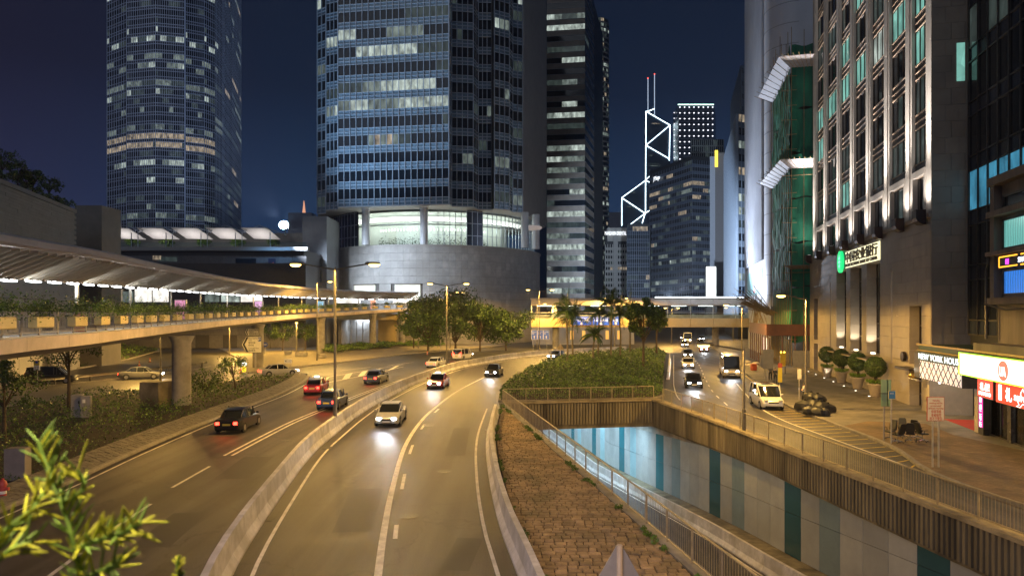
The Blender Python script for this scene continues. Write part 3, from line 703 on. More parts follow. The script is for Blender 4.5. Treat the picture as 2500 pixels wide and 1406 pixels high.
for i, (a0, z0) in enumerate(pieces):
    if i < 300: inst(pmesh, 'stone_panel', pod, (DC[0], DC[1], z0), a0)
    else:
        ca, sa = math.cos(a0), math.sin(a0); restP.prism([(DC[0]+x*ca-y*sa, DC[1]+x*sa+y*ca) for x, y in poly8], z0+.02, z0+rowh-.03)
restP.build('stone_panels', gran, pod, kind='stuff')
MB().sweep([arc(2*math.pi*k/N, DR+.0)+(24.55,) for k in range(N+1)], [(-.45,0),(-.45,.3),(.3,.3),(.3,0)]).build('coping', gran, pod)
for (a0, a1) in ((-.60,-.38), (-.205,.005)):
    f = MB(); w_ = MB(); m_ = 6
    for k in range(m_):
        b0 = a0+(a1-a0)*k/m_; b1 = a0+(a1-a0)*(k+1)/m_; p, q = arc(b0,DR-.2), arc(b1,DR-.2)
        w_.add([(p[0],p[1],11.5),(q[0],q[1],11.5),(q[0],q[1],15.0),(p[0],p[1],15.0)], [(0,1,2,3)])
    wo_ = w_.build('window', E('podium_window_light', (.95,1.,.9), .85, .35, .5), pod)
    for z in (11.45, 15.05): MB().sweep([arc(a0+(a1-a0)*k/m_, DR+.12)+(z,) for k in range(m_+1)], [(-.3,-.12),(-.3,.12),(.1,.12),(.1,-.12)]).build('frame', gran_b, wo_)
# glazed lobby ring
lob = thing('lobby_glazing', 'brightly lit glazed lobby ring between round podium and glass tower', 'lobby', (DC[0],DC[1],24.85))
Ri = 29.4
MB().prism([arc(2*math.pi*k/64, Ri+1.2) for k in range(64)], 24.86, 24.95).build('lobby_floor', M('lobby_stone', (.35,.34,.32), .3, var=.1), lob)
wl = M('lobby_white_wall', (.72,.75,.70), .6, var=.08)
lw2 = MB()
lw2.strip([arc(t,21.5)+(24.95,) for t in np.linspace(-1.7,1.7,60)], [arc(t,21.5)+(33.85,) for t in np.linspace(-1.7,1.7,60)]); lw2.build('lobby_wall', wl, lob)
MB().strip([arc(t,21.6)+(33.4,) for t in np.linspace(-1.7,1.7,60)], [arc(t,28.3)+(33.4,) for t in np.linspace(-1.7,1.7,60)]).build('lobby_ceiling', wl, lob)
MB().sweep([arc(t,26.8)+(31.6,) for t in np.linspace(-1.35,1.2,50)], [(-.5,-.35),(-.6,.5),(.5,.7),(.6,-.2)]).build('light_cove', E('cove_light', (1.,.98,.9), 1.6, .2, .2), lob)
MB().sweep([arc(t,28.2)+(30.2,) for t in np.linspace(-1.3,1.1,50)], [(-.5,-.1),(-.5,.1),(.5,.1),(.5,-.1)]).build('canopy_edge', white_pt, lob)
for t in np.linspace(-1.15,1.05,10): light('POINT', arc(t,24.5)+(30.0,), 330, (.92,1.,.93), lob, .5)
for k, t in enumerate(np.linspace(-.55,.75,34)):
    p = arc(t,22.6); light_m = E('lobby_spot', (1.,1.,.92), 3.0)
    MB().box((p[0],p[1],29.6), (.18,.18,.5), t).build('downlight', light_m if k % 1 == 0 else wl, lob)
tp = []
for t in np.linspace(-.55,.75,60):
    p = arc(t+random.uniform(-.01,.01), 23.4)
    for _ in range(26): tp.append((p[0]+random.gauss(0,.22), p[1]+random.gauss(0,.22), 25+abs(random.gauss(0,1.1))))
obj('lobby_plants', quads_mesh('lobby_plants', leaf_quads(tp, np.tile((0,-1,.3),(len(tp),1)), .16) - np.array(woff(lob)), [leaf_a]), lob, kind='stuff')
cp = MB(); fr = MB()
for k in range(-34, 30):
    a0 = k*.05; a1 = a0+.05; p, q = arc(a0,Ri), arc(a1,Ri)
    dark = a0 < -.62 or (.36 < a0 < .52); 
    m_ = dark_sp if dark else clear
    MB().add([(p[0],p[1],24.95),(q[0],q[1],24.95),(q[0],q[1],33.9),(p[0],p[1],33.9)], [(0,1,2,3)]).build('pane', m_, lob)
    if dark or a0 > .1: 
        fr.box((p[0],p[1],29.4), (.14,.2,8.9), a0)
for z in (27.5,30.6,33.6):
    fr.sweep([arc(t,Ri+.06)+(z,) for t in np.linspace(-1.7,-.62,16)], [(-.06,-.06),(-.06,.06),(.06,.06),(.06,-.06)])
    fr.sweep([arc(t,Ri+.06)+(z,) for t in np.linspace(.1,1.45,20)], [(-.06,-.06),(-.06,.06),(.06,.06),(.06,-.06)])
fr.build('frame', alu, lob)
for px in (893,1035,1281,1308):
    Yc = {893:170.6,1035:169.2,1281:177,1308:181}[px]; c = PX(px,Yc)
    MB().lathe([(1.0,24.86),(1.0,33.95)], 24, (c[0],c[1],0)).build('column', M('white_column', (.62,.63,.64), .35, var=.05), lob, smooth=True)
MB().lathe([(.1,29.6),(2.6,29.9),(3.0,30.4),(2.6,30.7),(.2,30.8)], 24, PX(1296,180)+(0,), 1, 1).build('disc_canopy', E('disc_glow', (1.,.85,.78), .25), lob, smooth=True)

# ---------------------------------------------------------------- tallest tower at the left
def grid_tower(name, label, pts, cent, z0, z1, specs, spm, mum, core=body_d, cat='tower', parts=0, extra=None):
    t = thing(name, label, cat, (cent[0],cent[1],0)); fc = Facade(t)
    ins = [(cent[0]+(p[0]-cent[0])*.99, cent[1]+(p[1]-cent[1])*.99) for p in pts]
    MB().prism(ins, 0, z1).build('core', core, t)
    for (i, cols, fh, sp, pal, kw) in specs: fc.facet(pts[i], pts[(i+1)%len(pts)], cent, z0, z1, cols, fh, sp, pal, **kw)
    fc.finish(spm, mum, parts, bigvis); return t
I = [PX(262,331), PX(309,322), PX(310,319.5), PX(380,316), PX(450,319), PX(452,323), PX(498,327), PX(524,333), PX(542,344), PX(548,352), PX(566,372), PX(588,410), (-176,440), (-215,405)]
ci_ = (-180,362)
def pal_ifc(r):
    random.seed(4000+r); x = (r*37) % 11
    return 'warm' if r in (13,14) else 'mix' if r in (5,6,19,26) or x < 4 else 'soft' if x < 7 else 'dark'
kwi = dict(mw=.16, hw=.24, md=.25, lines=2)
grid_tower('office_tower', 'very tall tower with fine white horizontal lines rising behind the mall terrace', I, ci_, 30, 214,
   [(0,8,4.1,1.35,pal_ifc,kwi),(1,1,4.1,1.35,lambda r:'none',kwi),(2,13,4.1,1.35,pal_ifc,kwi),(3,13,4.1,1.35,pal_ifc,kwi),(4,1,4.1,1.35,lambda r:'none',kwi),(5,9,4.1,1.35,pal_ifc,kwi),(6,5,4.1,1.35,pal_ifc,kwi),(7,5,4.1,1.35,lambda r:'mix' if r % 5 == 1 else 'dark',kwi),(8,2,4.1,1.35,lambda r:'none',kwi),(9,6,4.1,1.35,lambda r:'far' if r % 3 == 1 else 'dark',kwi),(10,10,4.1,1.35,lambda r:'far' if r % 4 == 1 else 'dark',kwi)], M('tower_spandrel', (.03,.034,.05), .35, metal=.2, var=.1), M('tower_white_line', (.66,.70,.80), .4, metal=.3, var=.05), parts=160)

# ---------------------------------------------------------------- towers beyond, left to right
b = [PX(1335,250), PX(1428,248), PX(1450,268), (40,300), (10,300)]
kwb = dict(mw=.12, hw=.05, md=.1, lines=2, mull=False)
def pal_b(r):
    random.seed(77+r*5); return 'lit' if r % 3 != 1 and random.random() < .62 else 'mix' if r % 2 else 'dark'
grid_tower('banded_tower', 'office tower with brown stone bands and lit offices right of the glass tower', b, (25,275), 5, 130, [(0,5,4.0,2.0,pal_b,kwb),(1,5,4.0,2.0,lambda r:'dark',kwb)], gran_b, mull_d, parts=150)
cR = PX(1455,560); cyl = [(cR[0]+math.sin(t)*10.5, cR[1]-math.cos(t)*10.5) for t in np.linspace(-math.pi, math.pi, 25)[:-1]]
kwr = dict(mw=.2, hw=.35, md=.4, lines=2, mull=False)
grid_tower('round_tower', 'slender round tower with pale floor rings behind the brown banded tower', cyl, cR, 10, 246, [(i,3,4.0,1.1,(lambda r, i=i:'far' if (r*5) % 7 else 'mix'),kwr) for i in range(7,20)], M('ring_stone', (.30,.27,.25), .5, var=.1), gran_b)
# hotel with roof sign
hb = [PX(1478,400), PX(1531,400), PX(1540,440), PX(1480,440)]
ht = grid_tower('hotel', 'pale stone hotel with a roof sign standing between the round tower and dark block', hb, PX(1505,420), 2, 50, [(0,9,3.3,1.5,lambda r:'far' if r % 3 else 'warm',dict(mw=.5, hw=.1, md=.1, lines=2))], M('hotel_stone', (.42,.40,.37), .6, var=.1), M('hotel_pier', (.45,.43,.40), .6, var=.1))
MB().box((PX(1504,405)[0],405,54), (11.5,9,8)).build('roof_block', MATS['hotel_stone'], ht)
MB().box(PX(1503,399.5)+(28,), (2.6,.6,56)).build('centre_pier', MATS['hotel_pier'], ht)
text_obj('roof_sign', 'MANDARIN ORIENTAL', ht, E('sign_white', (.9,.95,1.), 2.2), PX(1477,399)+(53.5,), (1,0), 3.2, 12.5)
MB().box(PX(1494,700)+(75,), (15,20,70)).build('far_block', M('far_block', (.22,.22,.26), .6, var=.15), None, label='pale far block peeking over the hotel roof', cat='building')
db = [PX(1531,330), PX(1586,330), PX(1590,360), PX(1530,360)]
grid_tower('dark_block', 'dark mid rise block with a row of yellow windows at its top', db, PX(1560,345), 3, 51, [(0,12,3.9,1.6,lambda r:'warm' if r == 11 else 'far' if r % 3 else 'dark',dict(mw=.12, hw=.12, md=.1, lines=2))], dark_sp, mull_d)
jb = [PX(1586,424), PX(1690,382), PX(1733,386), PX(1736,420), PX(1600,450)]
kj = dict(mw=.16, hw=.2, md=.12, lines=2)
def pal_j(r):
    random.seed(55+r*3); return 'warm' if r == 19 else 'mix' if r in (8,9,5) else 'far' if r % 4 else 'dark'
jt = grid_tower('office_block', 'broad grey office block with many lit floors in the middle distance', jb, PX(1665,415), 4, 96, [(0,26,3.9,1.5,pal_j,kj),(1,10,3.9,1.5,pal_j,kj)], M('spandrel_grey_glass', (.10,.13,.18), .3, metal=.2, var=.15), mull_d)
text_obj('roof_sign', 'J.P.Morgan', jt, MATS['sign_white'], (PX(1594,419)[0], 417.5, 88.6), unit2(jb[0], jb[1])[0], 3.6, 7.0)
jb2 = [PX(1688,405), PX(1766,405), PX(1770,440), PX(1688,440)]
grid_tower('upper_block', 'taller plain block with square grid front behind the broad office block', jb2, PX(1728,420), 60, 111, [(0,16,3.9,.6,lambda r:'dark',dict(mw=.35, hw=.35, md=.3, lines=1))], M('grid_stone', (.13,.14,.13), .5, var=.1), M('grid_frame', (.16,.17,.16), .5, var=.1))
# pointed tower with neon edges
BY = 1000.0; neon = E('neon_white', (.72,.93,1.), 6.0)
bt = thing('pointed_tower', 'triangular pointed glass tower with white neon edges and twin masts', 'tower', PX(1577,BY)+(0,))
def P3(px, py, Y=BY): return Wp(px, py, Y)
def slab(poly, Y, dep, name):
    A = [P3(x, y, Y) for x, y in poly]; Bk = [(a[0]+4, a[1]+dep, a[2]) for a in A]; n_ = len(A)
    return MB().add(A+Bk, [tuple(range(n_)), tuple(range(2*n_-1,n_-1,-1))]+[(i,n_+i,n_+(i+1)%n_,(i+1)%n_) for i in range(n_)]).build(name, WIN_FAR, bt)
WIN_FAR = M('far_glass', (.03,.045,.075), .25, metal=.3, var=.3, scale=.05)
slab([(1577,272),(1636,306),(1634,764),(1577,764)], BY, 34, 'shaft'); slab([(1518,483),(1577,440),(1577,764),(1518,764)], BY+1, 34, 'lower_shaft')
for (p, q) in (((1577,272),(1636,306)),((1636,306),(1577,355)),((1577,355),(1634,388)),((1636,306),(1634,392)),((1577,272),(1576,522)),((1577,440),(1518,483)),((1518,483),(1518,551)),((1518,483),(1575,521)),((1575,521),(1535,551)),((1575,521),(1589,512)),((1576,440),(1589,428)),((1576,440),(1589,447)),((1575,521),(1568,545))):
    MB().tube([P3(p[0],p[1],BY-1.2), P3(q[0],q[1],BY-1.2)], .52, 6).build('neon_edge', neon, bt)
for (x, y0, y1) in ((1582,193,274),(1598,183,284)):
    MB().tube([P3(x,y1,BY+6), P3(x,y0,BY+6)], .55, 6).build('mast', E('mast_lit', (.6,.72,.9), .9), bt)
    MB().lathe([(.2,0),(1.0,.6),(1.0,1.4),(.2,2)], 8, P3(x,y0,BY+6)).build('beacon', E('red_beacon', (1.,.08,.05), 3), bt)
MB().tube([P3(1580,273,BY+4), P3(1598,266,BY+6)], .6, 6).build('neon_edge', neon, bt)
fw = []
for (x, y, w_, i) in ((1602,302,40,4),(1590,380,24,2),(1595,400,60,1),(1600,405,50,2),(1545,470,30,2),(1540,505,40,2),(1545,512,34,1),(1560,540,20,2),(1552,490,16,1)):
    for k in range(int(w_/2.6)): fw.append((P3(x-w_/4+k*1.3, y+random.uniform(-.5,.5), BY-.3), .62, 1.4, 0., i if random.random() < .75 else 0))
f_ = Facade(bt); f_.panes = fw; f_.finish(dark_sp, dark_sp)
# box tower with light points
kt = thing('lantern_tower', 'square tower covered in rows of white light points beside the pointed neon tower', 'tower', PX(1695,960)+(0,))
MB().prism([PX(1656,950), PX(1742,950), PX(1748,1000), PX(1643,992)], 0, 298).build('shaft', WIN_FAR, kt)
dots = MB(); lines_ = MB()
for r in range(22):
    z = 294-r*8.0
    lines_.box((PX(1699,949.2)[0],949.2,z-4), (49,.3,.7)); lines_.box((PX(1699,949.2)[0],949.2,z), (49,.3,.4))
    for c in range(8):
        x = PX(1660,949)[0]+c*6.5; dots.box((x,948.8,z), (.9,.5,1.5)); dots.box((x,948.8,z), (2.2,.4,.4))
    for c in range(2): dots.box((PX(1646+c*5,975)[0],975-c*12,z), (.8,.5,1.4))
dots.build('light_points', E('point_light_white', (.9,.92,1.), 2.6), kt, kind='stuff'); lines_.build('floor_lines', M('far_line', (.2,.22,.28), .5, var=.05), kt, kind='stuff')
MB().box((PX(1699,948.6)[0],948.6,297.6), (50,.6,1.2)).build('crown_light', E('crown_green', (.6,1.,.85), 3.2), kt)
MB().box((PX(1653,965)[0],965,290), (2,.6,9)).build('side_sign', E('sign_red', (1.,.08,.06), 1.6), kt)
# slim towers at the right of the street canyon
MB().prism([PX(1733,310), PX(1746,310), PX(1752,330), PX(1735,330)], 0, 79).build('slim_tower', M('slim_white', (.40,.42,.47), .5, var=.12), None, label='slim pale tower behind the bright street screen', cat='tower')
sl2 = thing('narrow_tower', 'narrow brown tower with a small yellow sign near its top', 'tower', PX(1757,290)+(0,))
MB().prism([PX(1746,290), PX(1772,290), PX(1774,320), PX(1748,320)], 0, 76).build('shaft', M('narrow_stone', (.14,.13,.13), .5, var=.12), sl2)
MB().box(PX(1749,288)+(73,), (1.2,.5,7)).build('yellow_sign', E('sign_yellow', (1.,.75,.08), 1.5), sl2)
sc2 = thing('street_screen', 'tall bright white advertising screen at the end of the street', 'screen', PX(1736,255)+(0,))
MB().box(PX(1736,255)+(19,), (3.5,.5,12.4)).build('screen', E('screen_white', (.93,1.,.95), 3.0), sc2)
MB().box(PX(1736,256.2)+(12.5,), (3.9,1.8,25.6)).build('case', steel_d, sc2)
gb = [PX(1771,262), PX(1802,206), PX(1827,208), PX(1860,230), PX(1800,280)]
kg = dict(mw=.2, hw=.15, md=.15, lines=2)
gt = grid_tower('grey_tower', 'grey ribbed office tower between the white tower and the narrow brown one', gb, PX(1815,240), 4, 68, [(0,26,4.0,1.2,lambda r:'dark',dict(mw=.5, hw=.1, md=.6, lines=1)),(1,3,4.0,1.6,lambda r: [4,4,0] if r in (15,11) else [3,2,3] if r in (9,8,13,3) else 'far',kg)], M('grey_cladding', (.17,.20,.24), .45, var=.1), M('grey_rib', (.22,.26,.32), .45, var=.1))
MB().prism([PX(1783,255), PX(1808,215), PX(1828,217), PX(1830,250)], 68, 86).build('upper_storeys', MATS['grey_cladding'], gt)
fg = Facade(gt); fg.facet(PX(1810,214.7), PX(1827,216.5), PX(1815,240), 69, 85, 5, 4.0, 2.2, lambda r:'none', **kg); fg.finish(MATS['grey_cladding'], MATS['grey_rib'])
# ================================================================ RIGHT FRONTAGE
FO = (fx(52.6), 52.6); FU = (UX, UY); FN = (NX, NY); TU = (-UX, -UY)     # facade origin, along-street, outward, reading direction
def aY(Y): return (Y-52.6)/UY
def FP(a, d, z): return (FO[0]+FU[0]*a+FN[0]*d, FO[1]+FU[1]*a+FN[1]*d, z)
def FB(mb, a0, a1, d0, d1, z0, z1): return mb.frame_box(FO, FU, FN, a0, a1, d0, d1, z0, z1)
stone = M('bank_stone', (.34,.295,.245), .5, var=.14, scale=.7, bump=.1, bscale=14, stain=(.29,.25,.205))
stone_l = M('bank_pier_stone', (.46,.42,.37), .5, var=.10, scale=.7)
bk = thing('stone_bank', 'tall stone clad bank building with uplit piers on the right side of the street', 'building', FP(22,-4,0))
LEN = aY(96.6)
b_ = MB(); FB(b_, 0, LEN, -26, -1.12, 0, 15.2); FB(b_, .15, LEN-.3, -26, -.9, 15.2, 62); b_.build('core', M('bank_core', (.05,.045,.042), .5, var=.1), bk)
OPEN = [(aY(y)-2.2, aY(y)+2.2, 3.75, 12.8) for y in (79.4,73.3,67.2)] + [(aY(y)-1.5, aY(y)+1.5, .0, 3.2) for y in (79.4,73.3,67.2)]
OPEN += [(aY(54.5), aY(57.2), 3.6, 8.4), (aY(54.5), aY(57.2), 0, 3.1), (aY(91.6), aY(93.9), 4.2, 9.8), (aY(91.6), aY(93.9), 0, 3.7)]
OPEN += [(aY(84.6)-.2, aY(84.6)+.2, 3.2, 11.6), (aY(61.7)-.2, aY(61.7)+.2, 3.3, 11.7)]
def cut(a0, a1, z0, z1, opens):
    R = [(a0,a1,z0,z1)]
    for (o0,o1,p0,p1) in opens:
        N_ = []
        for (x0,x1,y0,y1) in R:
            if o1 <= x0 or o0 >= x1 or p1 <= y0 or p0 >= y1: N_.append((x0,x1,y0,y1)); continue
            if x0 < o0: N_.append((x0,o0,y0,y1))
            if x1 > o1: N_.append((o1,x1,y0,y1))
            xa, xb = max(x0,o0), min(x1,o1)
            if y0 < p0: N_.append((xa,xb,y0,p0))
            if y1 > p1: N_.append((xa,xb,p1,y1))
        R = N_
    return [r for r in R if r[1]-r[0] > .02 and r[3]-r[2] > .02]
cells = []
for r in range(16):
    z0 = r*.95; st = (r % 2)*.95
    a = -st
    while a < LEN:
        for c in cut(max(a,0), min(a+1.9,LEN), z0, z0+.95, OPEN): cells.append(c)
        a += 1.9
cells.sort(key=lambda c: -(c[1]-c[0])*(c[3]-c[2])/(52.6+c[0])**2)
restS = MB(); cnt = 0
for c in cells:
    if cnt < 290: m_ = MB()
    else: m_ = restS
    FB(m_, c[0]+.008, c[1]-.008, -1.11, random.uniform(-.006,.006), c[2]+.008, c[3]-.008)
    if cnt < 290: m_.build('stone_block', stone, bk)
    cnt += 1
restS.build('stone_blocks', stone, bk, kind='stuff')
# bays: glazing deep in the recess
bronze = M('bronze_frame', (.05,.035,.025), .35, metal=.6, var=.15)
warmglass = WIN('bay_glass', (1.,.8,.5), .03)
for y in (79.4,73.3,67.2):
    a = aY(y); m_ = MB(); FB(m_, a-.75, a+2.15, -1.1, -1.02, 3.8, 12.75); wo = m_.build('window', warmglass, bk)
    f = MB()
    for q in (-.7,.25,1.2,2.1): FB(f, a+q-.05, a+q+.05, -1.018, -.9, 3.8, 12.75)
    for z in (5.3,6.8,8.3,9.8,11.3): FB(f, a-.75, a+2.15, -1.016, -.93, z-.05, z+.05)
    f.build('frame', bronze, wo)
    m_ = MB(); FB(m_, a-2.4, a+2.4, .01, 1.1, 3.25, 3.42); cn = m_.build('canopy', bronze, bk)
    m_ = MB(); FB(m_, a-2.3, a+2.3, 1.102, 1.14, 3.27, 3.40); m_.build('canopy_edge', M('canopy_brass', (.55,.45,.28), .3, metal=.5, var=.1), cn)
    m_ = MB(); FB(m_, a-1.45, a+1.45, -.6, -.55, .1, 3.1); d_ = m_.build('door', warmglass, bk)
    for q in (-1.4,-.45,.45,1.4):
        m_ = MB(); FB(m_, a+q-.05, a+q+.05, -.545, -.48, .1, 3.1); m_.build('frame', bronze, d_)
    light('SPOT', FP(a+1.3, -.3, 3.95), 900, (1.,.86,.62), bk, .12, aim=FP(a+2.2, -.6, 11), angle=80)
    light('SPOT', FP(a-.6, .6, 3.1), 70, (1.,.8,.55), bk, .1, aim=FP(a-.2, .4, 0), angle=90)
    m_ = MB(); FB(m_, a+1.0, a+1.6, -.5, -.2, 3.76, 3.9); m_.build('uplight', E('uplight_warm', (1.,.88,.65), 3.5), bk)
for (y0, y1, z0, z1) in ((54.5,57.2,3.6,8.4),(91.6,93.9,4.2,9.8),(54.5,57.2,.1,3.1),(91.6,93.9,.1,3.7)):
    m_ = MB(); FB(m_, aY(y0)+.02, aY(y1)-.02, -.9, -.85, z0+.02, z1-.02); wo = m_.build('window' if z0 > 1 else 'door', warmglass, bk)
    f = MB(); n_ = 3
    for q in range(n_+1): a = aY(y0)+.04+(aY(y1)-aY(y0)-.08)*q/n_; FB(f, a-.04, a+.04, -.848, -.75, z0, z1)
    for z in np.linspace(z0+.05, z1-.05, 4): FB(f, aY(y0), aY(y1), -.846, -.77, z-.04, z+.04)
    f.build('frame', bronze, wo)
m_ = MB(); FB(m_, aY(54.2), aY(57.6), .01, 1.0, 3.2, 3.36); m_.build('canopy', bronze, bk)
light('SPOT', FP(aY(56), .7, 3.1), 60, (1.,.85,.62), bk, .1, aim=FP(aY(55.8), .2, 0), angle=90)
slit = E('slit_lamp', (1.,.84,.72), 1.0)
for (y, z0, z1) in ((84.6,3.25,11.55),(61.7,3.35,11.65)):
    m_ = MB(); FB(m_, aY(y)-.14, aY(y)+.14, -.5, -.42, z0, z1); m_.build('light_strip', slit, bk)
# clock over the corner door
m_ = MB(); c_ = FP(aY(57.9), .32, 4.0)
ck = MB(); 
vs = []
for k in range(20):
    an = 2*math.pi*k/20
    for d in (.12,.36): vs.append(FP(aY(57.9)+math.cos(an)*.42, d, 4.15+math.sin(an)*.42))
ck.add(vs, [tuple(2*k+1 for k in range(20)), tuple(2*k for k in reversed(range(20)))]+[(2*k,(2*k+2)%40,(2*k+3)%40,2*k+1) for k in range(20)]); ck.build('clock', bronze, bk)
# upper storeys
PY = [53.6,58.6,64.4,70.3,76.4,82.4,89.2,95.4]
pd_ = -.35
fcu = 4.15; restU = MB()
m_ = MB(); FB(m_, 0, LEN, -1.12, .12, 15.205, 15.55); m_.build('string_course', stone, bk)
for i, y in enumerate(PY):
    a = aY(y); w_ = .95 if 0 < i < 7 else 1.2; a0, a1 = (max(a-w_, .1), a+w_*.75) if i else (.1, 2.0)
    if i == 0: a0, a1 = .1, 2.1
    z = 15.56; k = 0
    while z < 60:
        m_ = MB() if k < 22 else restU
        FB(m_, a0+.006, a1-.006, -.89, pd_, z+.006, z+1.24)
        FB(m_, a0+.4, a1-.4, pd_+.001, pd_+.09, z+.006, z+1.24)
        if k < 22: m_.build('pier_block', stone_l, bk)
        z += 1.25; k += 1
    # bracket with flood lamp
    m_ = MB(); q = (a0+a1)/2
    prof = [(0,14.75),(.35,14.8),(.6,15.0),(.7,15.25),(.7,15.9),(0,15.9)]
    vs = [FP(q-.5, d+.125, z) for d, z in prof]+[FP(q+.5, d+.125, z) for d, z in prof]; n_ = len(prof)
    m_.add(vs, [tuple(range(n_)), tuple(range(2*n_-1,n_-1,-1))]+[(k,n_+k,n_+(k+1)%n_,(k+1)%n_) for k in range(n_)])
    br = m_.build('bracket', M('bracket_bronze', (.06,.035,.03), .4, metal=.4, var=.15), bk)
    m_ = MB(); FB(m_, q-.35, q+.35, .25, .6, 15.901, 15.915); m_.build('flood_lens', E('flood_white', (1.,.94,.9), 6), br)
    light('SPOT', FP(q, .8, 16.05), 1500, (1.,.92,.86), bk, .25, aim=FP(q, .0, 22), angle=125, blend=1.)
    light('SPOT', FP(q, .8, 16.05), 60000, (1.,.93,.88), bk, .25, aim=FP(q, -.3, 44), angle=26, blend=1.)
restU.build('pier_blocks', stone_l, bk, kind='stuff')
spd = M('bank_spandrel', (.05,.042,.04), .35, metal=.2, var=.15); brass = M('bronze_trim', (.42,.31,.22), .35, metal=.5, var=.1)
spb = MB(); trim = MB(); frm = MB()
random.seed(3)
for i in range(7):
    a0 = (aY(PY[i])+.7125 if i else 2.1)+.005; a1 = aY(PY[i+1])-(.955 if i < 6 else 1.205); wdt = a1-a0
    # framed window just above the string course
    f = MB(); FB(f, a0, a0+.3, -.88, -.3, 15.56, 19.0); FB(f, a1-.3, a1, -.88, -.3, 15.56, 19.0); FB(f, a0, a1, -.88, -.25, 19.005, 19.5); f.build('window_surround', stone_l, bk)
    z = 15.7; row = 0
    while z < 58:
        h_ = 3.2 if row == 0 else 2.75
        if row > 0:
            FB(spb, a0, a1, -.88, -.62, z-1.35, z-.02)
            for zz in (z-1.3, z-.72, z-.1): FB(trim, a0, a1, -.618, -.55, zz-.045, zz+.045)
        kind = random.choice((0,0,0,0,1,1,6)) if row > 0 else 0
        if row in (4,) : kind = 6 if i not in (2,) else 3
        if row == 7 and i in (1,3): kind = 6
        if row == 5 and i == 4: kind = 6
        for q in range(3):
            b0 = a0+wdt*q/3+.06; b1 = a0+wdt*(q+1)/3-.06
            m_ = MB(); FB(m_, b0, b1, -.74, -.68, z+.03, z+h_-.03); m_.build('window', PAL[kind if not (kind == 0 and random.random() < .12) else 1], bk)
        for q in range(4): FB(frm, a0+wdt*q/3-.05, a0+wdt*q/3+.05, -.87, -.6, z, z+h_)
        z += h_+1.4; row += 1
spb.build('spandrels', spd, bk, kind='stuff'); trim.build('bronze_trims', brass, bk, kind='stuff'); frm.build('window_frames', bronze, bk, kind='stuff')
# flank wall towards the camera
flank = MB(); fl_rest = MB()
for r in range(46):
    z0 = r*1.25
    for q in range(3):
        d0 = -.42-q*.95 if r % 2 and q else -.02-q*.95; m_ = MB() if z0 < 40 and q < 3 else fl_rest
        FB(m_, -.10, -.005, (d0-.94) if not (r % 2 and q == 0) else d0-1.34, d0 if not (r % 2 and q) else d0-.02, z0+.008, z0+1.242)
        if z0 < 40: m_.build('flank_block', stone, bk)
fl_rest.build('flank_blocks', stone, bk, kind='stuff')
m_ = MB(); FB(m_, -.14, -.101, -2.3, -1.75, 25.5, 28.4); m_.build('flank_window', W_GRN, bk)
# bank sign: letters before a glowing sheet that paints a lamp wash on the wall
sg = thing('bank_sign', 'illuminated Chinese bank sign with round green emblem above the tall bays', 'sign', FP(aY(72), .2, 13.1))
glow = E('sign_wall_glow', (1.,.93,.58), 1.35)
m_ = MB(); FB(m_, aY(64.9), aY(77.3), .012, .05, 12.9, 14.7); m_.build('wall_glow', glow, sg)
gold = M('sign_gold', (.10,.06,.01), .45, var=.1)
text_obj('lettering', '中国农业银行', sg, gold, FP(aY(76.9), .16, 13.55), TU, 1.25, aY(76.9)-aY(65.3), .05, bold=.018)
text_obj('lettering', 'AGRICULTURAL BANK OF CHINA', sg, gold, FP(aY(76.9), .16, 13.0), TU, .46, aY(76.9)-aY(65.3), .04, bold=.01)
gdm = E('emblem_green', (.02,.85,.25), 1.1); em = MB(); ca = aY(79.0)
vs = []
for k in range(28):
    an = 2*math.pi*k/28
    for d in (.02,.3): vs.append(FP(ca+math.cos(an)*1.05, d, 13.75+math.sin(an)*1.25))
em.add(vs, [tuple(2*k+1 for k in range(28)), tuple(2*k for k in reversed(range(28)))]+[(2*k,(2*k+2)%56,(2*k+3)%56,2*k+1) for k in range(28)])
emo = em.build('emblem', gdm, sg)
wm = E('emblem_pale', (.35,1.,.75), 1.2); er = MB()
for (x0,x1,z0,z1) in ((-.08,.08,-.75,.75),(-.45,.45,-.1,.05),(-.35,.35,.35,.48),(-.3,.3,-.55,-.42)): FB(er, ca+x0, ca+x1, .302, .33, 13.75+z0, 13.75+z1)
er.build('emblem_mark', wm, emo)
# ---- neighbouring dark glass tower
gt2 = thing('dark_glass_tower', 'dark glass tower set back beside the stone bank with one cyan lit floor', 'tower', FP(-12,-6,0))
m_ = MB(); FB(m_, -34, -.35, -20, -2.6, 0, 64); m_.build('core', body_d, gt2)
fg2 = Facade(gt2)
def pal_g(r): return [5]*24 if r == 2 else [1,0,1,0,0,1]*4 if r in (5,8) else [0]*24
fg2.facet(FP(-33,-2.58,0)[:2], FP(-.4,-2.58,0)[:2], FP(-15,-12,0)[:2], 6.2, 62, 21, 4.1, 1.1, pal_g, mw=.12, hw=.1, md=.12, lines=2)
fg2.finish(dark_sp, steel_d, 120, bigvis)
dk = M('dark_red_stone', (.035,.02,.018), .5, var=.2)
m_ = MB(); FB(m_, -36, -12.3, -2.5, -1.2, 16.5, 64); m_.build('pier', dk, gt2)
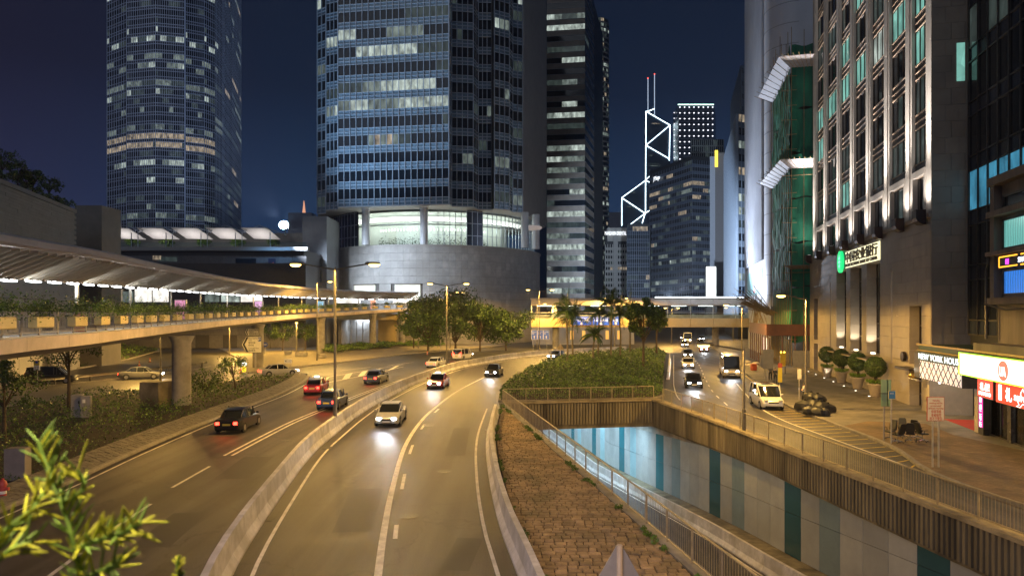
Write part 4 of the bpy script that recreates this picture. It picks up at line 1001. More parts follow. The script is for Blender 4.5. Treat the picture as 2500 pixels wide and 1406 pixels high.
# ---- old low building with curtained windows
ob = thing('old_building', 'old concrete building with teal and blue curtained windows over the shops', 'building', FP(-20,-3,0))
oldc = M('old_render', (.22,.19,.16), .8, var=.3, scale=1.2, bump=.3, bscale=10, stain=(.12,.1,.085), streak=True)
FB(MB(), 0,1,0,1,0,1)
m_ = MB(); FB(m_, -40, -10.1, -8, -.35, 5.6, 16.0); m_.build('wall', oldc, ob)
for (z0, z1, d) in ((5.45,5.95,1.0),(8.35,8.75,.25),(11.35,11.6,.35),(13.75,14.1,.3),(15.7,16.2,.25)):
    m_ = MB(); FB(m_, -40, -10.0, -.345, d, z0, z1); m_.build('ledge', oldc, ob)
m_ = MB(); FB(m_, -10.6, -10.05, -.34, .1, 8.76, 15.69); m_.build('corner_pier', oldc, ob)
def curtain_m(name, c, es):
    m = bpy.data.materials.new(name); m.use_nodes = True; t = m.node_tree; p = t.nodes['Principled BSDF']; g = t.nodes.new('ShaderNodeNewGeometry')
    wv = t.nodes.new('ShaderNodeTexWave'); wv.bands_direction = 'Y'; wv.inputs['Scale'].default_value = 1.6; wv.inputs['Distortion'].default_value = 2.2; wv.inputs['Detail'].default_value = 2
    t.links.new(g.outputs['Position'], wv.inputs['Vector']); r = t.nodes.new('ShaderNodeMapRange'); r.inputs[3].default_value = es*.45; r.inputs[4].default_value = es*1.2; t.links.new(wv.outputs['Fac'], r.inputs[0])
    t.links.new(r.outputs[0], p.inputs['Emission Strength']); p.inputs['Emission Color'].default_value = (*c,1); p.inputs['Base Color'].default_value = (.02,.02,.02,1); p.inputs['Roughness'].default_value = .1; return m
teal_c = curtain_m('teal_curtain_light', (.28,.85,.76), .62); blue_c = curtain_m('blue_curtain_light', (.05,.28,.95), .9)
for (mat_, z0, z1) in ((teal_c,11.75,13.5),(blue_c,8.95,10.4),(glass_d,14.25,14.95)):
    a = -11.0
    while a > -26:
        m_ = MB(); FB(m_, a-2.9, a, -.33, -.29, z0, z1); wo = m_.build('window', mat_, ob)
        f = MB()
        for q in (a-2.9, a): FB(f, q-.07, q+.07, -.288, -.2, z0-.05, z1+.05)
        for zz in (z0, z1): FB(f, a-2.9, a, -.286, -.21, zz-.06, zz+.06)
        f.build('frame', steel_d, wo); a -= 3.05
led = thing('led_sign', 'black sign with orange borders and a purple mark between the teal and blue windows', 'sign', FP(-14,.1,10.6))
m_ = MB(); FB(m_, -26, -11.1, -.2, .1, 10.5, 11.3); m_.build('board', black_pl, led)
orange = E('led_orange', (1.,.42,.03), 2.2)
for k in range(4):
    a = -11.3-k*2.6
    for zz in (10.6,11.2):
        m_ = MB(); FB(m_, a-2.2, a, .101, .12, zz-.04, zz+.04); m_.build('led_line', orange, led)
m_ = MB(); FB(m_, -11.36, -11.25, .101, .12, 10.62, 11.18); m_.build('led_line', orange, led)
m_ = MB(); FB(m_, -12.5, -12.1, .101, .12, 10.72, 11.05); m_.build('purple_mark', E('led_purple', (.8,.08,.9), 1.6), led)
text_obj('lettering', 'SHALOM', led, E('led_white', (.75,.8,1.), 3.), FP(-13.6,.11,10.75), TU, .42, 1.7, .01)
MB().tube([FP(-10.05,.12,11.3), FP(-10.1,.2,10.9), FP(-9.8,.2,10.5), FP(-9.8,.2,6.2)], .07, 6).build('drain_pipe', steel_d, ob)
MB().tube([FP(-9.8,.3,8.4), FP(-13,.45,8.0), FP(-17,.5,8.1), FP(-26,.5,8.25)], .06, 6).build('cable', steel_d, ob)
# ---- shop frontage
sh = thing('shop_front', 'ground floor shop front with glass doors under the bright signs', 'shop', FP(-14,0,.13))
grn = M('fascia_dark_green', (.02,.045,.025), .45, var=.2)
m_ = MB(); FB(m_, -40, -.2, -6, .9, 5.0, 5.44); m_.build('fascia', grn, sh)
m_ = MB(); FB(m_, -40, -.15, .9, 1.05, 5.38, 5.5); FB(m_, -40, -.15, .9, 1.0, 4.96, 5.04); m_.build('fascia_trim', M('trim_gold', (.4,.3,.12), .4, metal=.4, var=.1), sh)
m_ = MB(); FB(m_, -40, -9.3, -6, -5.8, .13, 4.99); m_.build('back_wall', M('shop_wall', (.4,.33,.25), .6, var=.2), sh)
m_ = MB(); FB(m_, -40, -9.3, -5.8, -.25, 4.6, 4.99); m_.build('ceiling', M('shop_ceiling', (.5,.48,.44), .6, var=.1), sh)
for a in (-9.35,-12.4,-16.0,-20,-25):
    m_ = MB(); FB(m_, a-.22, a+.22, -.3, .05, .13, 4.6); m_.build('pillar', M('shop_pillar', (.06,.055,.05), .25, var=.15), sh)
for (a0, a1) in ((-12.15,-9.6),(-15.75,-12.65),(-19.75,-16.25),(-24.75,-20.25)):
    for q in range(2):
        m_ = MB(); w0 = a0+(a1-a0)*q/2; w1 = a0+(a1-a0)*(q+1)/2; FB(m_, w0+.03, w1-.03, -.14, -.12, .2, 2.7); m_.build('glass_panel', clear, sh)
    m_ = MB(); FB(m_, a0, a1, -.2, -.05, 2.72, 2.85); m_.build('frame', steel_d, sh); m_ = MB(); FB(m_, a0, a1, -.2, -.05, .135, .2); m_.build('threshold', steel_d, sh)
for (a, c, p) in ((-11,(1.,.72,.42),120),(-14,(1.,.85,.65),110),(-18,(1.,.85,.65),140),(-22,(1.,.8,.6),140)): light('POINT', FP(a,-2.6,4.0), p, c, sh, .3)
m_ = MB(); FB(m_, -12.1, -9.7, -3.5, -.2, .131, .16); m_.build('orange_floor', M('orange_mat', (.6,.2,.05), .6, var=.1), sh)
m_ = MB(); FB(m_, -10.6, -10.1, -.9, -.82, 1.6, 2.5); m_.build('poster', E('poster_pale', (.8,.9,.9), .5), sh)
m_ = MB(); FB(m_, -13.3, -12.8, -.5, -.46, 1.5, 2.4); m_.build('poster', MATS['poster_pale'], sh)
m_ = MB(); FB(m_, -18.6,-16.6,-.6,-.55,1.9,2.65); bn = m_.build('banner', M('red_banner', (.35,.03,.02), .6, var=.1, emit=(.6,.06,.03), es=.35), sh)
text_obj('lettering', '札幌', bn, M('banner_dark', (.02,.01,.01), .6, var=0), FP(-16.7,-.54,2.1), TU, .5, 1.5, .01)
# entrance of the neighbouring house with lattice canopy
en = thing('building_entrance', 'lit marble entrance under a white lattice light canopy', 'entrance', FP(-4.5,0,.13))
marb = M('entrance_marble', (.5,.45,.38), .25, var=.12, scale=.8)
m_ = MB(); FB(m_, -9.05, -.4, -3.2, -3.05, .13, 4.95); m_.build('back_wall', marb, en)
for (a0,a1) in ((-.75,-.2),(-9.05,-8.5)): 
    m_ = MB(); FB(m_, a0, a1, -3.04, .35, .13, 4.98); m_.build('side_wall', marb, en)
m_ = MB(); FB(m_, -9.0, -.3, .35, 1.25, 2.95, 4.95); m_.build('canopy_box', steel_d, en)
lat = E('lattice_light', (1.,.84,.76), .8, .25, .8); m_ = MB(); FB(m_, -8.95, -1.6, 1.251, 1.29, 2.98, 4.28); lp_ = m_.build('light_panel', lat, en)
bars = MB()
for k in range(-3, 12):
    for sgn in (-1, 1):
        a_ = -1.6-k*.85; p0 = (a_, 2.98) ; p1 = (a_-sgn*1.35, 4.28)
        lo, hi = -8.95, -1.6
        if sgn < 0: p0 = (a_-1.35, 2.98); p1 = (a_, 4.28)
        def clipseg(p, q):
            (x0,z0),(x1,z1) = p,q; t0,t1 = 0,1; dx = x1-x0
            ts = sorted(((lo-x0)/dx, (hi-x0)/dx)); t0 = max(0,ts[0]); t1 = min(1,ts[1])
            return None if t1 <= t0 else ((x0+dx*t0, z0+(z1-z0)*t0), (x0+dx*t1, z0+(z1-z0)*t1))
        c = clipseg(p0, p1)
        if c: bars.tube([FP(c[0][0],1.31,c[0][1]), FP(c[1][0],1.31,c[1][1])], .028, 4)
bars.build('lattice', steel_d, lp_)
m_ = MB(); FB(m_, -8.95, -1.2, 1.251, 1.30, 4.3, 4.94); m_.build('sign_board', grn, en)
text_obj('lettering', 'NEW YORK HOUS', en, E('letter_white', (.85,.95,1.), 1.7), FP(-1.45,1.31,4.40), TU, .62, 7.2, .02)
for a in (-3,-6): light('AREA', FP(a,-.8,4.6), 55, (1.,.88,.7), en, 1.2, aim=FP(a,-.8,0))
m_ = MB(); FB(m_, -8.4, -3.2, -2.6, .2, .132, .15); m_.build('red_carpet', M('red_carpet', (.35,.03,.025), .9, var=.15), en)
m_ = MB(); FB(m_, -8.0, -5.4, -3.04, -2.98, 1.7, 2.5); m_.build('directory', E('directory_pale', (.9,.95,.85), .6), en)
MB().lathe([(.05,0),(.07,.04),(.04,.09)], 10, FP(-4.6,1.0,2.86)).build('spot_lamp', E('spot_white', (1,1,1), 20), en)
# big white light box
ua = thing('light_box_sign', 'very bright white finance sign with a red round logo above the shops', 'sign', FP(-16,.9,3.9))
m_ = MB(); FB(m_, -32, -9.1, .95, 1.42, 3.88, 5.3); m_.build('box', M('sign_case', (.1,.35,.03), .5, var=.1), ua)
m_ = MB(); FB(m_, -31.95, -9.2, 1.421, 1.45, 3.95, 5.23); m_.build('face', E('box_white', (1.,1.,.93), 1.7), ua)
m_ = MB(); FB(m_, -32, -9.1, 1.424, 1.5, 5.235, 5.30); FB(m_, -32, -9.1, 1.424, 1.5, 3.88, 3.945); FB(m_, -9.19, -9.1, 1.424, 1.5, 3.945, 5.235); m_.build('edge_light', E('edge_green', (.45,1.,.06), 2.0), ua)
pale = E('letter_pale', (.75,.95,.80), .95)
text_obj('lettering', '亞洲聯合財務', ua, pale, FP(-9.95,1.452,4.3), TU, .5, 3.6, .01)
lc = MB(); ca = -15.0; vs = []
for k in range(28):
    an = 2*math.pi*k/28
    for d in (1.452,1.49): vs.append(FP(ca+math.cos(an)*.56, d, 4.58+math.sin(an)*.56))
lc.add(vs, [tuple(2*k+1 for k in range(28)), tuple(2*k for k in reversed(range(28)))]+[(2*k,(2*k+2)%56,(2*k+3)%56,2*k+1) for k in range(28)])
lco = lc.build('logo_disc', E('logo_red', (.95,.22,.16), .85), ua)
text_obj('logo_letters', 'UA', lco, E('logo_white', (1,1,1), 2.), FP(-14.62,1.492,4.3), TU, .7, .76, .01, bold=.03)
def sign_box(name, label, a0, a1, d, z0, z1, col, es, texts, case=steel_d):
    t = thing(name, label, 'sign', FP((a0+a1)/2, d, z0)); m_ = MB(); FB(m_, a0, a1, d-.3, d, z0, z1); m_.build('case', case, t)
    m_ = MB(); FB(m_, a0+.05, a1-.05, d+.001, d+.03, z0+.05, z1-.05); m_.build('face', E(name+'_face', col, es, .15, 2.), t)
    for (s_, a, z, size, wd, mat_) in texts: text_obj('lettering', s_, t, mat_, FP(a, d+.032, z), TU, size, wd, .01, bold=.01)
    return t
lw_ = E('letter_bright', (1,.97,.92), 2.4)
sign_box('square_sign', 'small square red restaurant sign below the big white light box', -12.35, -10.25, .85, 2.6, 3.78, (.95,.10,.07), .95, [('札幌',-10.65,3.12,.5,1.3,lw_),('SAPPORO',-10.5,2.78,.3,1.6,lw_)])
sign_box('long_sign', 'long red restaurant sign with a white map outline beside the square one', -24, -12.7, .85, 2.55, 3.8, (.95,.06,.03), .95, [('札',-13.9,2.85,.85,.75,lw_),('SAPPORO',-14.9,2.95,.42,2.0,lw_)])
m_ = MB(); FB(m_, -13.45, -13.1, .882, .9, 2.75, 3.65); m_.build('white_bar', lw_, bpy.data.objects['long_sign'])
MB().tube([FP(a, .9, z) for a, z in ((-15.9,3.66),(-15.65,3.4),(-15.75,3.2),(-16.6,3.05),(-17.2,3.2),(-16.7,3.3),(-16.2,3.35),(-15.9,3.66))], .022, 4).build('map_outline', lw_, bpy.data.objects['long_sign'])
MB().tube([FP(a, .9, z) for a, z in ((-15.3,2.95),(-15.5,2.75),(-15.2,2.65),(-15.6,2.62),(-15.9,2.85),(-16.3,2.78),(-16.1,2.98))], .022, 4).build('map_outline', lw_, bpy.data.objects['long_sign'])
vsn = thing('vertical_sign', 'tall narrow magenta sign standing at the entrance corner', 'sign', FP(-9.6,.4,.13))
m_ = MB(); FB(m_, -9.95, -9.35, .1, .42, .55, 2.65); m_.build('case', steel_d, vsn); m_ = MB(); FB(m_, -9.9, -9.4, .421, .45, .6, 2.6); m_.build('face', E('magenta', (.85,.05,.45), 1.0, .1, 3), vsn)
m_ = MB(); FB(m_, -10.0, -9.3, .08, .44, .13, .54); m_.build('foot', black_pl, vsn)
for s_, z in (('港',2.2),('威',1.75),('二',1.4),('号',1.05),('行',.65)): text_obj('lettering', s_, vsn, lw_, FP(-9.47,.452,z), TU, .36, .34, .01)
# ---- scaffolded building in green netting
net = bpy.data.materials.new('green_netting'); net.use_nodes = True; _t = net.node_tree; _p = _t.nodes['Principled BSDF']; _p.inputs['Roughness'].default_value = .75
_g = _t.nodes.new('ShaderNodeNewGeometry'); _m = _t.nodes.new('ShaderNodeMapping'); _m.inputs['Scale'].default_value = (1.,1.,.25); _t.links.new(_g.outputs['Position'], _m.inputs[0])
_n = _t.nodes.new('ShaderNodeTexNoise'); _n.inputs['Scale'].default_value = .9; _n.inputs['Detail'].default_value = 8; _t.links.new(_m.outputs[0], _n.inputs['Vector'])
_r = _t.nodes.new('ShaderNodeValToRGB'); _r.color_ramp.elements[0].position = .3; _r.color_ramp.elements[0].color = (.008,.10,.06,1); _r.color_ramp.elements[1].position = .7; _r.color_ramp.elements[1].color = (.015,.22,.12,1)
_t.links.new(_n.outputs[0], _r.inputs[0]); _t.links.new(_r.outputs[0], _p.inputs['Base Color']); _b = _t.nodes.new('ShaderNodeBump'); _b.inputs['Strength'].default_value = .7; _b.inputs['Distance'].default_value = .4; _t.links.new(_n.outputs[0], _b.inputs['Height']); _t.links.new(_b.outputs[0], _p.inputs['Normal'])
bamboo = M('bamboo', (.28,.19,.09), .6, var=.3, scale=4)
sf = thing('scaffolded_building', 'building wrapped in green netting and bamboo scaffold beside the stone bank', 'building', FP(aY(104),2.2,0))
a0, a1 = aY(97.6), aY(113.5)
m_ = MB(); FB(m_, a0+.8, a1-.5, -22, 1.5, 0, 44); m_.build('core', M('scaffold_core', (.1,.1,.1), .8, var=.2), sf)
def net_sheet(A, B, z0, z1, name='netting'):
    """hanging sheet with sags and creases between two plan points"""
    u, l = unit2(A, B); n = (u[1], -u[0]); nx, nz = max(6,int(l*2)), max(6,int((z1-z0)*1.6)); vs = []
    ph = random.uniform(0,9)
    for j in range(nz+1):
        for i in range(nx+1):
            a = l*i/nx; z = z0+(z1-z0)*j/nz; s_ = .10*math.sin(a*1.9+ph+.5*math.sin(z*.7))+.08*math.sin(z*1.3+a*.8+ph)+.05*random.uniform(-1,1)
            s_ += .12*math.sin(math.pi*((z-z0) % 6.4)/6.4)
            vs.append((A[0]+u[0]*a+n[0]*s_, A[1]+u[1]*a+n[1]*s_, z+(.15*math.sin(a*2.2+ph) if j in (0,nz) else 0)))
    fs = [(j*(nx+1)+i, j*(nx+1)+i+1, (j+1)*(nx+1)+i+1, (j+1)*(nx+1)+i) for j in range(nz) for i in range(nx)]
    return MB().add(vs, fs).build(name, net, sf, smooth=60)
c00 = FP(a0, 2.3, 0)[:2]; c01 = FP(a0, -1.2, 0)[:2]; c10 = FP(a1, 2.3, 0)[:2]
z = 5.2
while z < 44:
    z1 = min(z+6.4, 46.3); net_sheet(c10, c00, z+.1, z1-.1); net_sheet(c00, c01, (z if z > 6 else 3.6)+.1, z1-.1); z = z1
random.seed(11)
bb = 0
for (p, q) in ((c00,c01),(c10,c00)):
    u, l = unit2(p, q); n = (u[1], -u[0])
    for k in range(int(l/1.6)+1):
        a = min(k*1.6, l); MB().tube([(p[0]+u[0]*a+n[0]*.3, p[1]+u[1]*a+n[1]*.3, .2), (p[0]+u[0]*a+n[0]*.32+random.uniform(-.1,.1), p[1]+u[1]*a+n[1]*.3, 44+random.uniform(2,7))], .05, 5).build('bamboo_pole', bamboo, sf)
for z in np.arange(4, 44, 2.1):
    p = FP(a0, 2.65, z); MB().tube([FP(a0-.35, 3.0+random.uniform(0,.8), z), FP(a0-.35, 1.6, z+random.uniform(-.1,.1))], .045, 5).build('bamboo_rung', bamboo, sf)
for z in (13.6,27.5):
    MB().tube([FP(a0-.4, 3.6, z), FP(a0-.4, -2.6, z+.1)], .05, 5).build('bamboo_rung', bamboo, sf)
cat_m = M('catch_fan_sheet', (.34,.32,.34), .6, var=.25, scale=3)
for (z, dp) in ((28.6,1.7),(43.0,1.9),(14.2,.8)):
    for side in range(2):
        if side == 0: q = [FP(a0-.4, 2.4, z), FP(a0-.4, -1.2, z), FP(a0-.4-dp, -1.2, z+.55*dp), FP(a0-.4-dp, 2.4+dp, z+.55*dp)]
        else: q = [FP(a1, 2.4, z), FP(a0-.4, 2.4, z), FP(a0-.4-dp, 2.4+dp, z+.55*dp), FP(a1, 2.4+dp*1.25, z+.55*dp)]
        if z < 20 and side == 1: continue
        f = MB().add([*q, *[(x, y, zz-.06) for x, y, zz in q]], [(0,1,2,3),(7,6,5,4),(0,4,5,1),(1,5,6,2),(2,6,7,3),(3,7,4,0)]).build('catch_fan', cat_m, sf)
        gr = MB()
        for t in np.linspace(0,1,9):
            A = Vector(q[0]).lerp(Vector(q[1]), t); B = Vector(q[3]).lerp(Vector(q[2]), t); gr.tube([A+Vector((0,0,-.12)), B+(B-A)*.25+Vector((0,0,-.1))], .04, 4)
        for t in (.2,.5,.8): gr.tube([Vector(q[0]).lerp(Vector(q[3]), t)+Vector((0,0,.07)), Vector(q[1]).lerp(Vector(q[2]), t)+Vector((0,0,.07))], .035, 4)
        gr.build('fan_poles', bamboo, f)
# covered walkway under the scaffold
cw = thing('covered_walkway', 'brown covered walkway on thin posts below the green netting', 'walkway', FP(aY(104),4,.13))
brown = M('hoarding_brown', (.13,.05,.035), .6, var=.2)
A0, A1 = aY(97.0), aY(117)
m_ = MB(); FB(m_, A0, A1, 5.6, 5.75, 4.6, 6.25); FB(m_, A0, A0+.15, -.3, 5.595, 4.6, 6.25); m_.build('fascia', brown, cw)
m_ = MB(); FB(m_, A0+.16, A1, -.3, 5.59, 4.62, 4.75); m_.build('deck', brown, cw)
for k in range(9):
    m_ = MB(); a = A0+.1+k*(A1-A0-.3)/8; FB(m_, a, a+.14, 5.5, 5.64, .13, 4.6); m_.build('post', M('post_red_brown', (.12,.045,.03), .5, var=.15), cw)
    if k < 4: m_ = MB(); FB(m_, A0+.1, A0+.24, 5.2-k*1.7, 5.34-k*1.7, .13, 4.6); m_.build('post', MATS['post_red_brown'], cw)
for k in range(3):
    m_ = MB(); a = A0+1.2+k*1.9; FB(m_, a, a+.9, 5.45, 5.49, 2.2, 4.2); m_.build('poster', E('poster_white', (1.,.92,.85), .8), cw)
for a in (A0+.8, A0+3.2): light('POINT', FP(a, 2.2, 4.2), 60, (.7,.88,1.), cw, .15)
hoard = MB()
for k in range(14): FB(hoard, A0-.2, A0-.14+(k % 2)*.05, 2.2-k*.3-.29, 2.2-k*.3, .13, 2.5)
hoard.build('hoarding', M('hoarding_grey', (.3,.29,.26), .6, var=.15), cw)
# bamboo fan jutting over the street
bf = thing('bamboo_fan', 'tangled bamboo fan of poles jutting out over the covered walkway', 'scaffold', FP(aY(113),5,6.3))
random.seed(21)
for k in range(40):
    a = aY(106)+k*.27; d0 = random.uniform(2.6,3.4)
    MB().tube([FP(a, d0, 7.6+random.uniform(-.2,.4)), FP(a+random.uniform(-.6,1.2), d0+random.uniform(3.0,5.6), 9.6+random.uniform(-.8,2.6))], .05, 5).build('bamboo_pole', bamboo, bf)
    if k % 2: MB().tube([FP(a, 5.0+random.uniform(-.6,.8), 6.25), FP(a+random.uniform(-1,1), 5.2+random.uniform(-.8,.9), 10.2+random.uniform(-1,1.2))], .045, 5).build('bamboo_pole', bamboo, bf)
for k in range(8): MB().tube([FP(aY(105), 3.0+k*.42, 7.9+k*.27), FP(aY(118), 3.0+k*.45, 8.0+k*.3)], .045, 5).build('bamboo_pole', bamboo, bf)
# ---- white tower with rounded corner
wt = thing('white_tower', 'white tower with a rounded corner and fine ribs, floodlit from below', 'tower', FP(aY(135),0,0))
wm_ = M('white_cladding', (.62,.64,.68), .45, var=.08, scale=.3, stain=(.55,.57,.62))
aC, aE, rC, dF = aY(117.5), aY(152), 5.0, 2.6
cor = [(aC+rC-rC*math.sin(t), dF-rC+rC*math.cos(t)) for t in np.linspace(0, math.pi/2, 11)]
fp = [FP(aE, dF, 0)[:2]] + [FP(a, d, 0)[:2] for a, d in cor] + [FP(aC, -20, 0)[:2], FP(aE, -20, 0)[:2]]
MB().prism(fp, 9.0, 92).build('shaft', wm_, wt, smooth=30)
m_ = MB(); FB(m_, aC+1, aE-.5, -20, dF-.6, 0, 8.99); m_.build('base', M('white_base', (.3,.3,.3), .5, var=.1), wt)
rbs = MB()
for k in range(26):
    a = aC+rC+.6+k*1.05
    if a < aE: FB(rbs, a, a+.28, dF+.002, dF+.42, 17.5, 92)
rbs.build('ribs', wm_, wt, kind='stuff')
jn = MB()
for z in np.arange(11, 92, 3.6):
    jn.sweep([FP(a, d, z) for a, d in [(aC+rC+.3,dF)]+[(a_,d_) for a_,d_ in cor]], [(-.02,-.04),(-.02,.04),(.025,.04),(.025,-.04)])
jn.build('joints', M('joint_grey', (.25,.26,.28), .6, var=0), wt, kind='stuff')
m_ = MB(); FB(m_, aC+rC+1.2, aE-5.5, dF+.003, dF+.06, 11.4, 16.2); pn_ = m_.build('sign_panel', M('sign_panel_teal', (.25,.42,.45), .4, var=.05, emit=(.3,.55,.6), es=.25), wt)
text_obj('lettering', '創合集', pn_, E('letter_soft', (.95,1,1), 1.2), FP(aC+rC+10.5,dF+.07,12.6), TU, 2.6, 7.0, .02)
m_ = MB()
for k in range(24):
    an = 2*math.pi*k/24; an2 = 2*math.pi*(k+1)/24; ac = aC+rC+13.2
    m_.add([FP(ac+math.cos(an)*1.5,dF+.08,13.7+math.sin(an)*2.0), FP(ac+math.cos(an2)*1.5,dF+.08,13.7+math.sin(an2)*2.0), FP(ac+math.cos(an2)*1.1,dF+.08,13.7+math.sin(an2)*1.55), FP(ac+math.cos(an)*1.1,dF+.08,13.7+math.sin(an)*1.55)], [(3,2,1,0)])
m_.build('emblem', E('emblem_red', (1.,.12,.1), 1.0), pn_)
# ================================================================ FOOTBRIDGES AND MALL
# ---- covered footbridge across the street
cb = thing('cross_footbridge', 'covered footbridge with yellow girder crossing the street in the distance', 'footbridge', (30,152,0))
gird = M('girder_cream', (.52,.40,.2), .5, var=.12, scale=.4); roofp = M('roof_panel', (.42,.37,.33), .5, var=.1)
X0, X1, BYc = 4.2, 58.0, 150.0
MB().box(((X0+X1)/2,BYc+3,5.8), (X1-X0,5.6,1.5)).build('girder_core', concrete, cb)
x = X0
while x < X1-1:
    w_ = min(5.0, X1-x); MB().box((x+w_/2, BYc-.03, 5.75), (w_-.05,.28,1.95), 0, .03).build('girder_panel', gird, cb)
    MB().box((x+w_/2, BYc-.25, 10.35), (w_-.04,.3,1.7), 0, .25).build('roof_panel', roofp, cb)
    MB().box((x+w_/2, BYc+.12, 7.3), (w_-.08,.04,1.1)).build('glass_pane', clear, cb)
    MB().box((x+.05, BYc+.25, 8.05), (.12,.12,2.9)).build('post', alu, cb); x += 5.0
MB().box(((X0+X1)/2,BYc+3,11.05), (X1-X0,6.2,.2)).build('roof', roofp, cb)
MB().box(((X0+X1)/2,BYc+3,9.55), (X1-X0,5.4,.1)).build('ceiling', white_pt, cb)
MB().box(((X0+X1)/2,BYc+5.9,7.1), (X1-X0,.12,.8)).build('rear_parapet', concrete, cb)
MB().tube([(X0,BYc+.12,7.95),(X1,BYc+.12,7.95)], .04, 5).build('handrail', steel, cb)
for k in range(9):
    MB().box((X0+3+k*6, BYc+2.2, 9.46), (3.2,.25,.07)).build('ceiling_lamp', E('bridge_lamp', (.85,1.,.95), 7), cb)
    light('AREA', (X0+3+k*6, BYc+2.2, 9.38), 70, (.85,1.,.95), cb, 2.5, aim=(X0+3+k*6, BYc+2.2, 0))
for x in (9.8, 45.5, 56.5):
    MB().lathe([(.75,0),(.75,5.02)], 16, (x,BYc+2.6,0)).build('column', concrete, cb, smooth=True)
MB().lathe([(.6,6.5),(.6,9.5)], 16, (9.4,BYc+1.0,0)).build('white_column', white_pt, cb, smooth=True)
# floodlights on its roof, aimed at the towers
for (px, l_) in ((1650,9.),(1745,13.)):
    x = XY(px,149)[0]; f = thing('roof_floodlight', 'bar of white floodlights on the footbridge roof, ' + ('left one' if px < 1700 else 'right one'), 'floodlight', (x,148.9,11.16), 'floodlights on the footbridge roof')
    MB().box((x,148.9,11.3), (l_,.22,.18)).build('lamp_bar', E('flood_blue_white', (.8,.9,1.), 9), f); MB().box((x,149.15,11.28), (l_+.2,.2,.24)).build('housing', steel_d, f)
light('SPOT', (34,149.2,11.6), 900000, (.62,.78,1.), cb, .6, aim=(88,370,48), angle=60, blend=.9)
light('SPOT', (36,148.6,11.7), 130000, (.74,.83,1.), cb, .6, aim=FP(aC+12,dF,30), angle=100, blend=.9)
# blue direction signs hung on the girder
blue_s = E('road_sign_blue', (.02,.10,.62), .75, .15, .5); sw = E('road_sign_white', (.9,.95,1.), 1.2)
for (p0, p1, en_, zh, which) in ((1396,1444,'Western','西區','left'),(1447,1488,'Queensway & Mid-levels','金鐘道及半山區','middle'),(1494,1513,'','中區','right')):
    xa, xb = XY(p0,149)[0], XY(p1,149)[0]
    t = thing('direction_sign', f'large lit blue direction sign hung on the footbridge girder behind the palms, {which} one', 'sign', ((xa+xb)/2,149,5.3), 'blue signs on the footbridge')
    MB().box(((xa+xb)/2,149.3,6.2), (xb-xa,.3,1.95)).build('board', steel, t); MB().box(((xa+xb)/2,149.13,6.2), (xb-xa-.1,.03,1.85)).build('face', blue_s, t)
    if en_: text_obj('lettering', en_, t, sw, (xa+.2,149.1,6.75), (1,0), .34, xb-xa-.4, .01)
    text_obj('lettering', zh, t, sw, (xa+.3,149.1,6.05), (1,0), .6, xb-xa-.6, .01)
    xm = (xa+xb)/2; MB().add([(xm-.12,149.1,5.9),(xm+.12,149.1,5.9),(xm+.12,149.1,5.6),(xm+.35,149.1,5.6),(xm,149.1,5.32),(xm-.35,149.1,5.6),(xm-.12,149.1,5.6)], [(6,5,4,3,2,1,0)]).build('arrow', E('arrow_yellow', (1.,.85,.5), 1.1), t)
# retaining wall of the ramp beyond, with lit niches
rampw = thing('ramp_wall', 'low stone wall with amber lit niches under the far footbridge', 'wall', (16,170,0))
MB().box((18,172,2.2), (26,1,4.4), .12).build('wall', gran, rampw)
for x in (15,18,21,24,27): MB().box((x,171.3+(x-18)*.12,2.4), (.8,.1,2.2), .12).build('niche_lamp', E('niche_amber', (1.,.55,.12), .9), rampw)

# ---- curved footbridge on the left
BP = [(0,27,6.71,10.5),(100,31,6.70,10.62),(200,35.5,6.69,10.75),(300,43,6.70,10.95),(400,54,6.73,11.15),(500,68,6.86,11.35),(560,80,6.95,11.5),(630,95,7.08,11.65),(700,110,7.37,11.85),(783,129,7.72,12.05),(850,142,8.0,12.15),(910,152,8.4,12.25),(1000,162,8.9,12.45),(1025,165,9.05,12.5)]
first = [(-17.6,17.5,6.72,10.35),(-14.5,8,6.72,10.2)]
raw = [(p[0],p[1],p[2],p[3]) for p in reversed(first)] + [(*XY(px,Y), zd, zc) for (px,Y,zd,zc) in BP]
dk_path = smooth_path([(p[0],p[1],p[2]) for p in raw], 1.5); cn_path = smooth_path([(p[0],p[1],p[3]) for p in raw], 1.5)
fb = thing('footbridge', 'long curved footbridge with white ribbed canopy sweeping across the left', 'footbridge', (-30,70,0))
fasc = M('bridge_fascia', (.62,.52,.49), .6, var=.16, scale=.8, stain=(.46,.38,.34)); cano = M('canopy_white', (.74,.65,.64), .5, var=.10, scale=.4)
BW = 5.6
def lerpz(path, i): return path[i]
# deck: slab, fascia panels, soffit
MB().sweep(dk_path, [(-BW,-.05),(-BW,-.55),(-BW+.6,-.9),(-.9,-.9),(-.25,-.55),(-.12,-.02)]).build('deck', M('bridge_deck', (.26,.24,.2), .7, var=.2), fb)
for i in range(0, len(dk_path)-3, 3):
    A = [Vector(p) for p in dk_path[i:i+4]]; A[0] += (A[1]-A[0]).normalized()*.012; A[-1] += (A[-2]-A[-1]).normalized()*.012
    MB().sweep(A, [(-.11,-.58),(-.11,.04),(.03,.04),(.03,-.55)]).build('fascia_panel', fasc, fb)
MB().sweep(dk_path, [(-.9,.05),(-.9,.10),(-.13,.10),(-.13,.05)]).build('deck_edge', M('deck_edge_pale', (.5,.52,.55), .6, var=.1), fb)
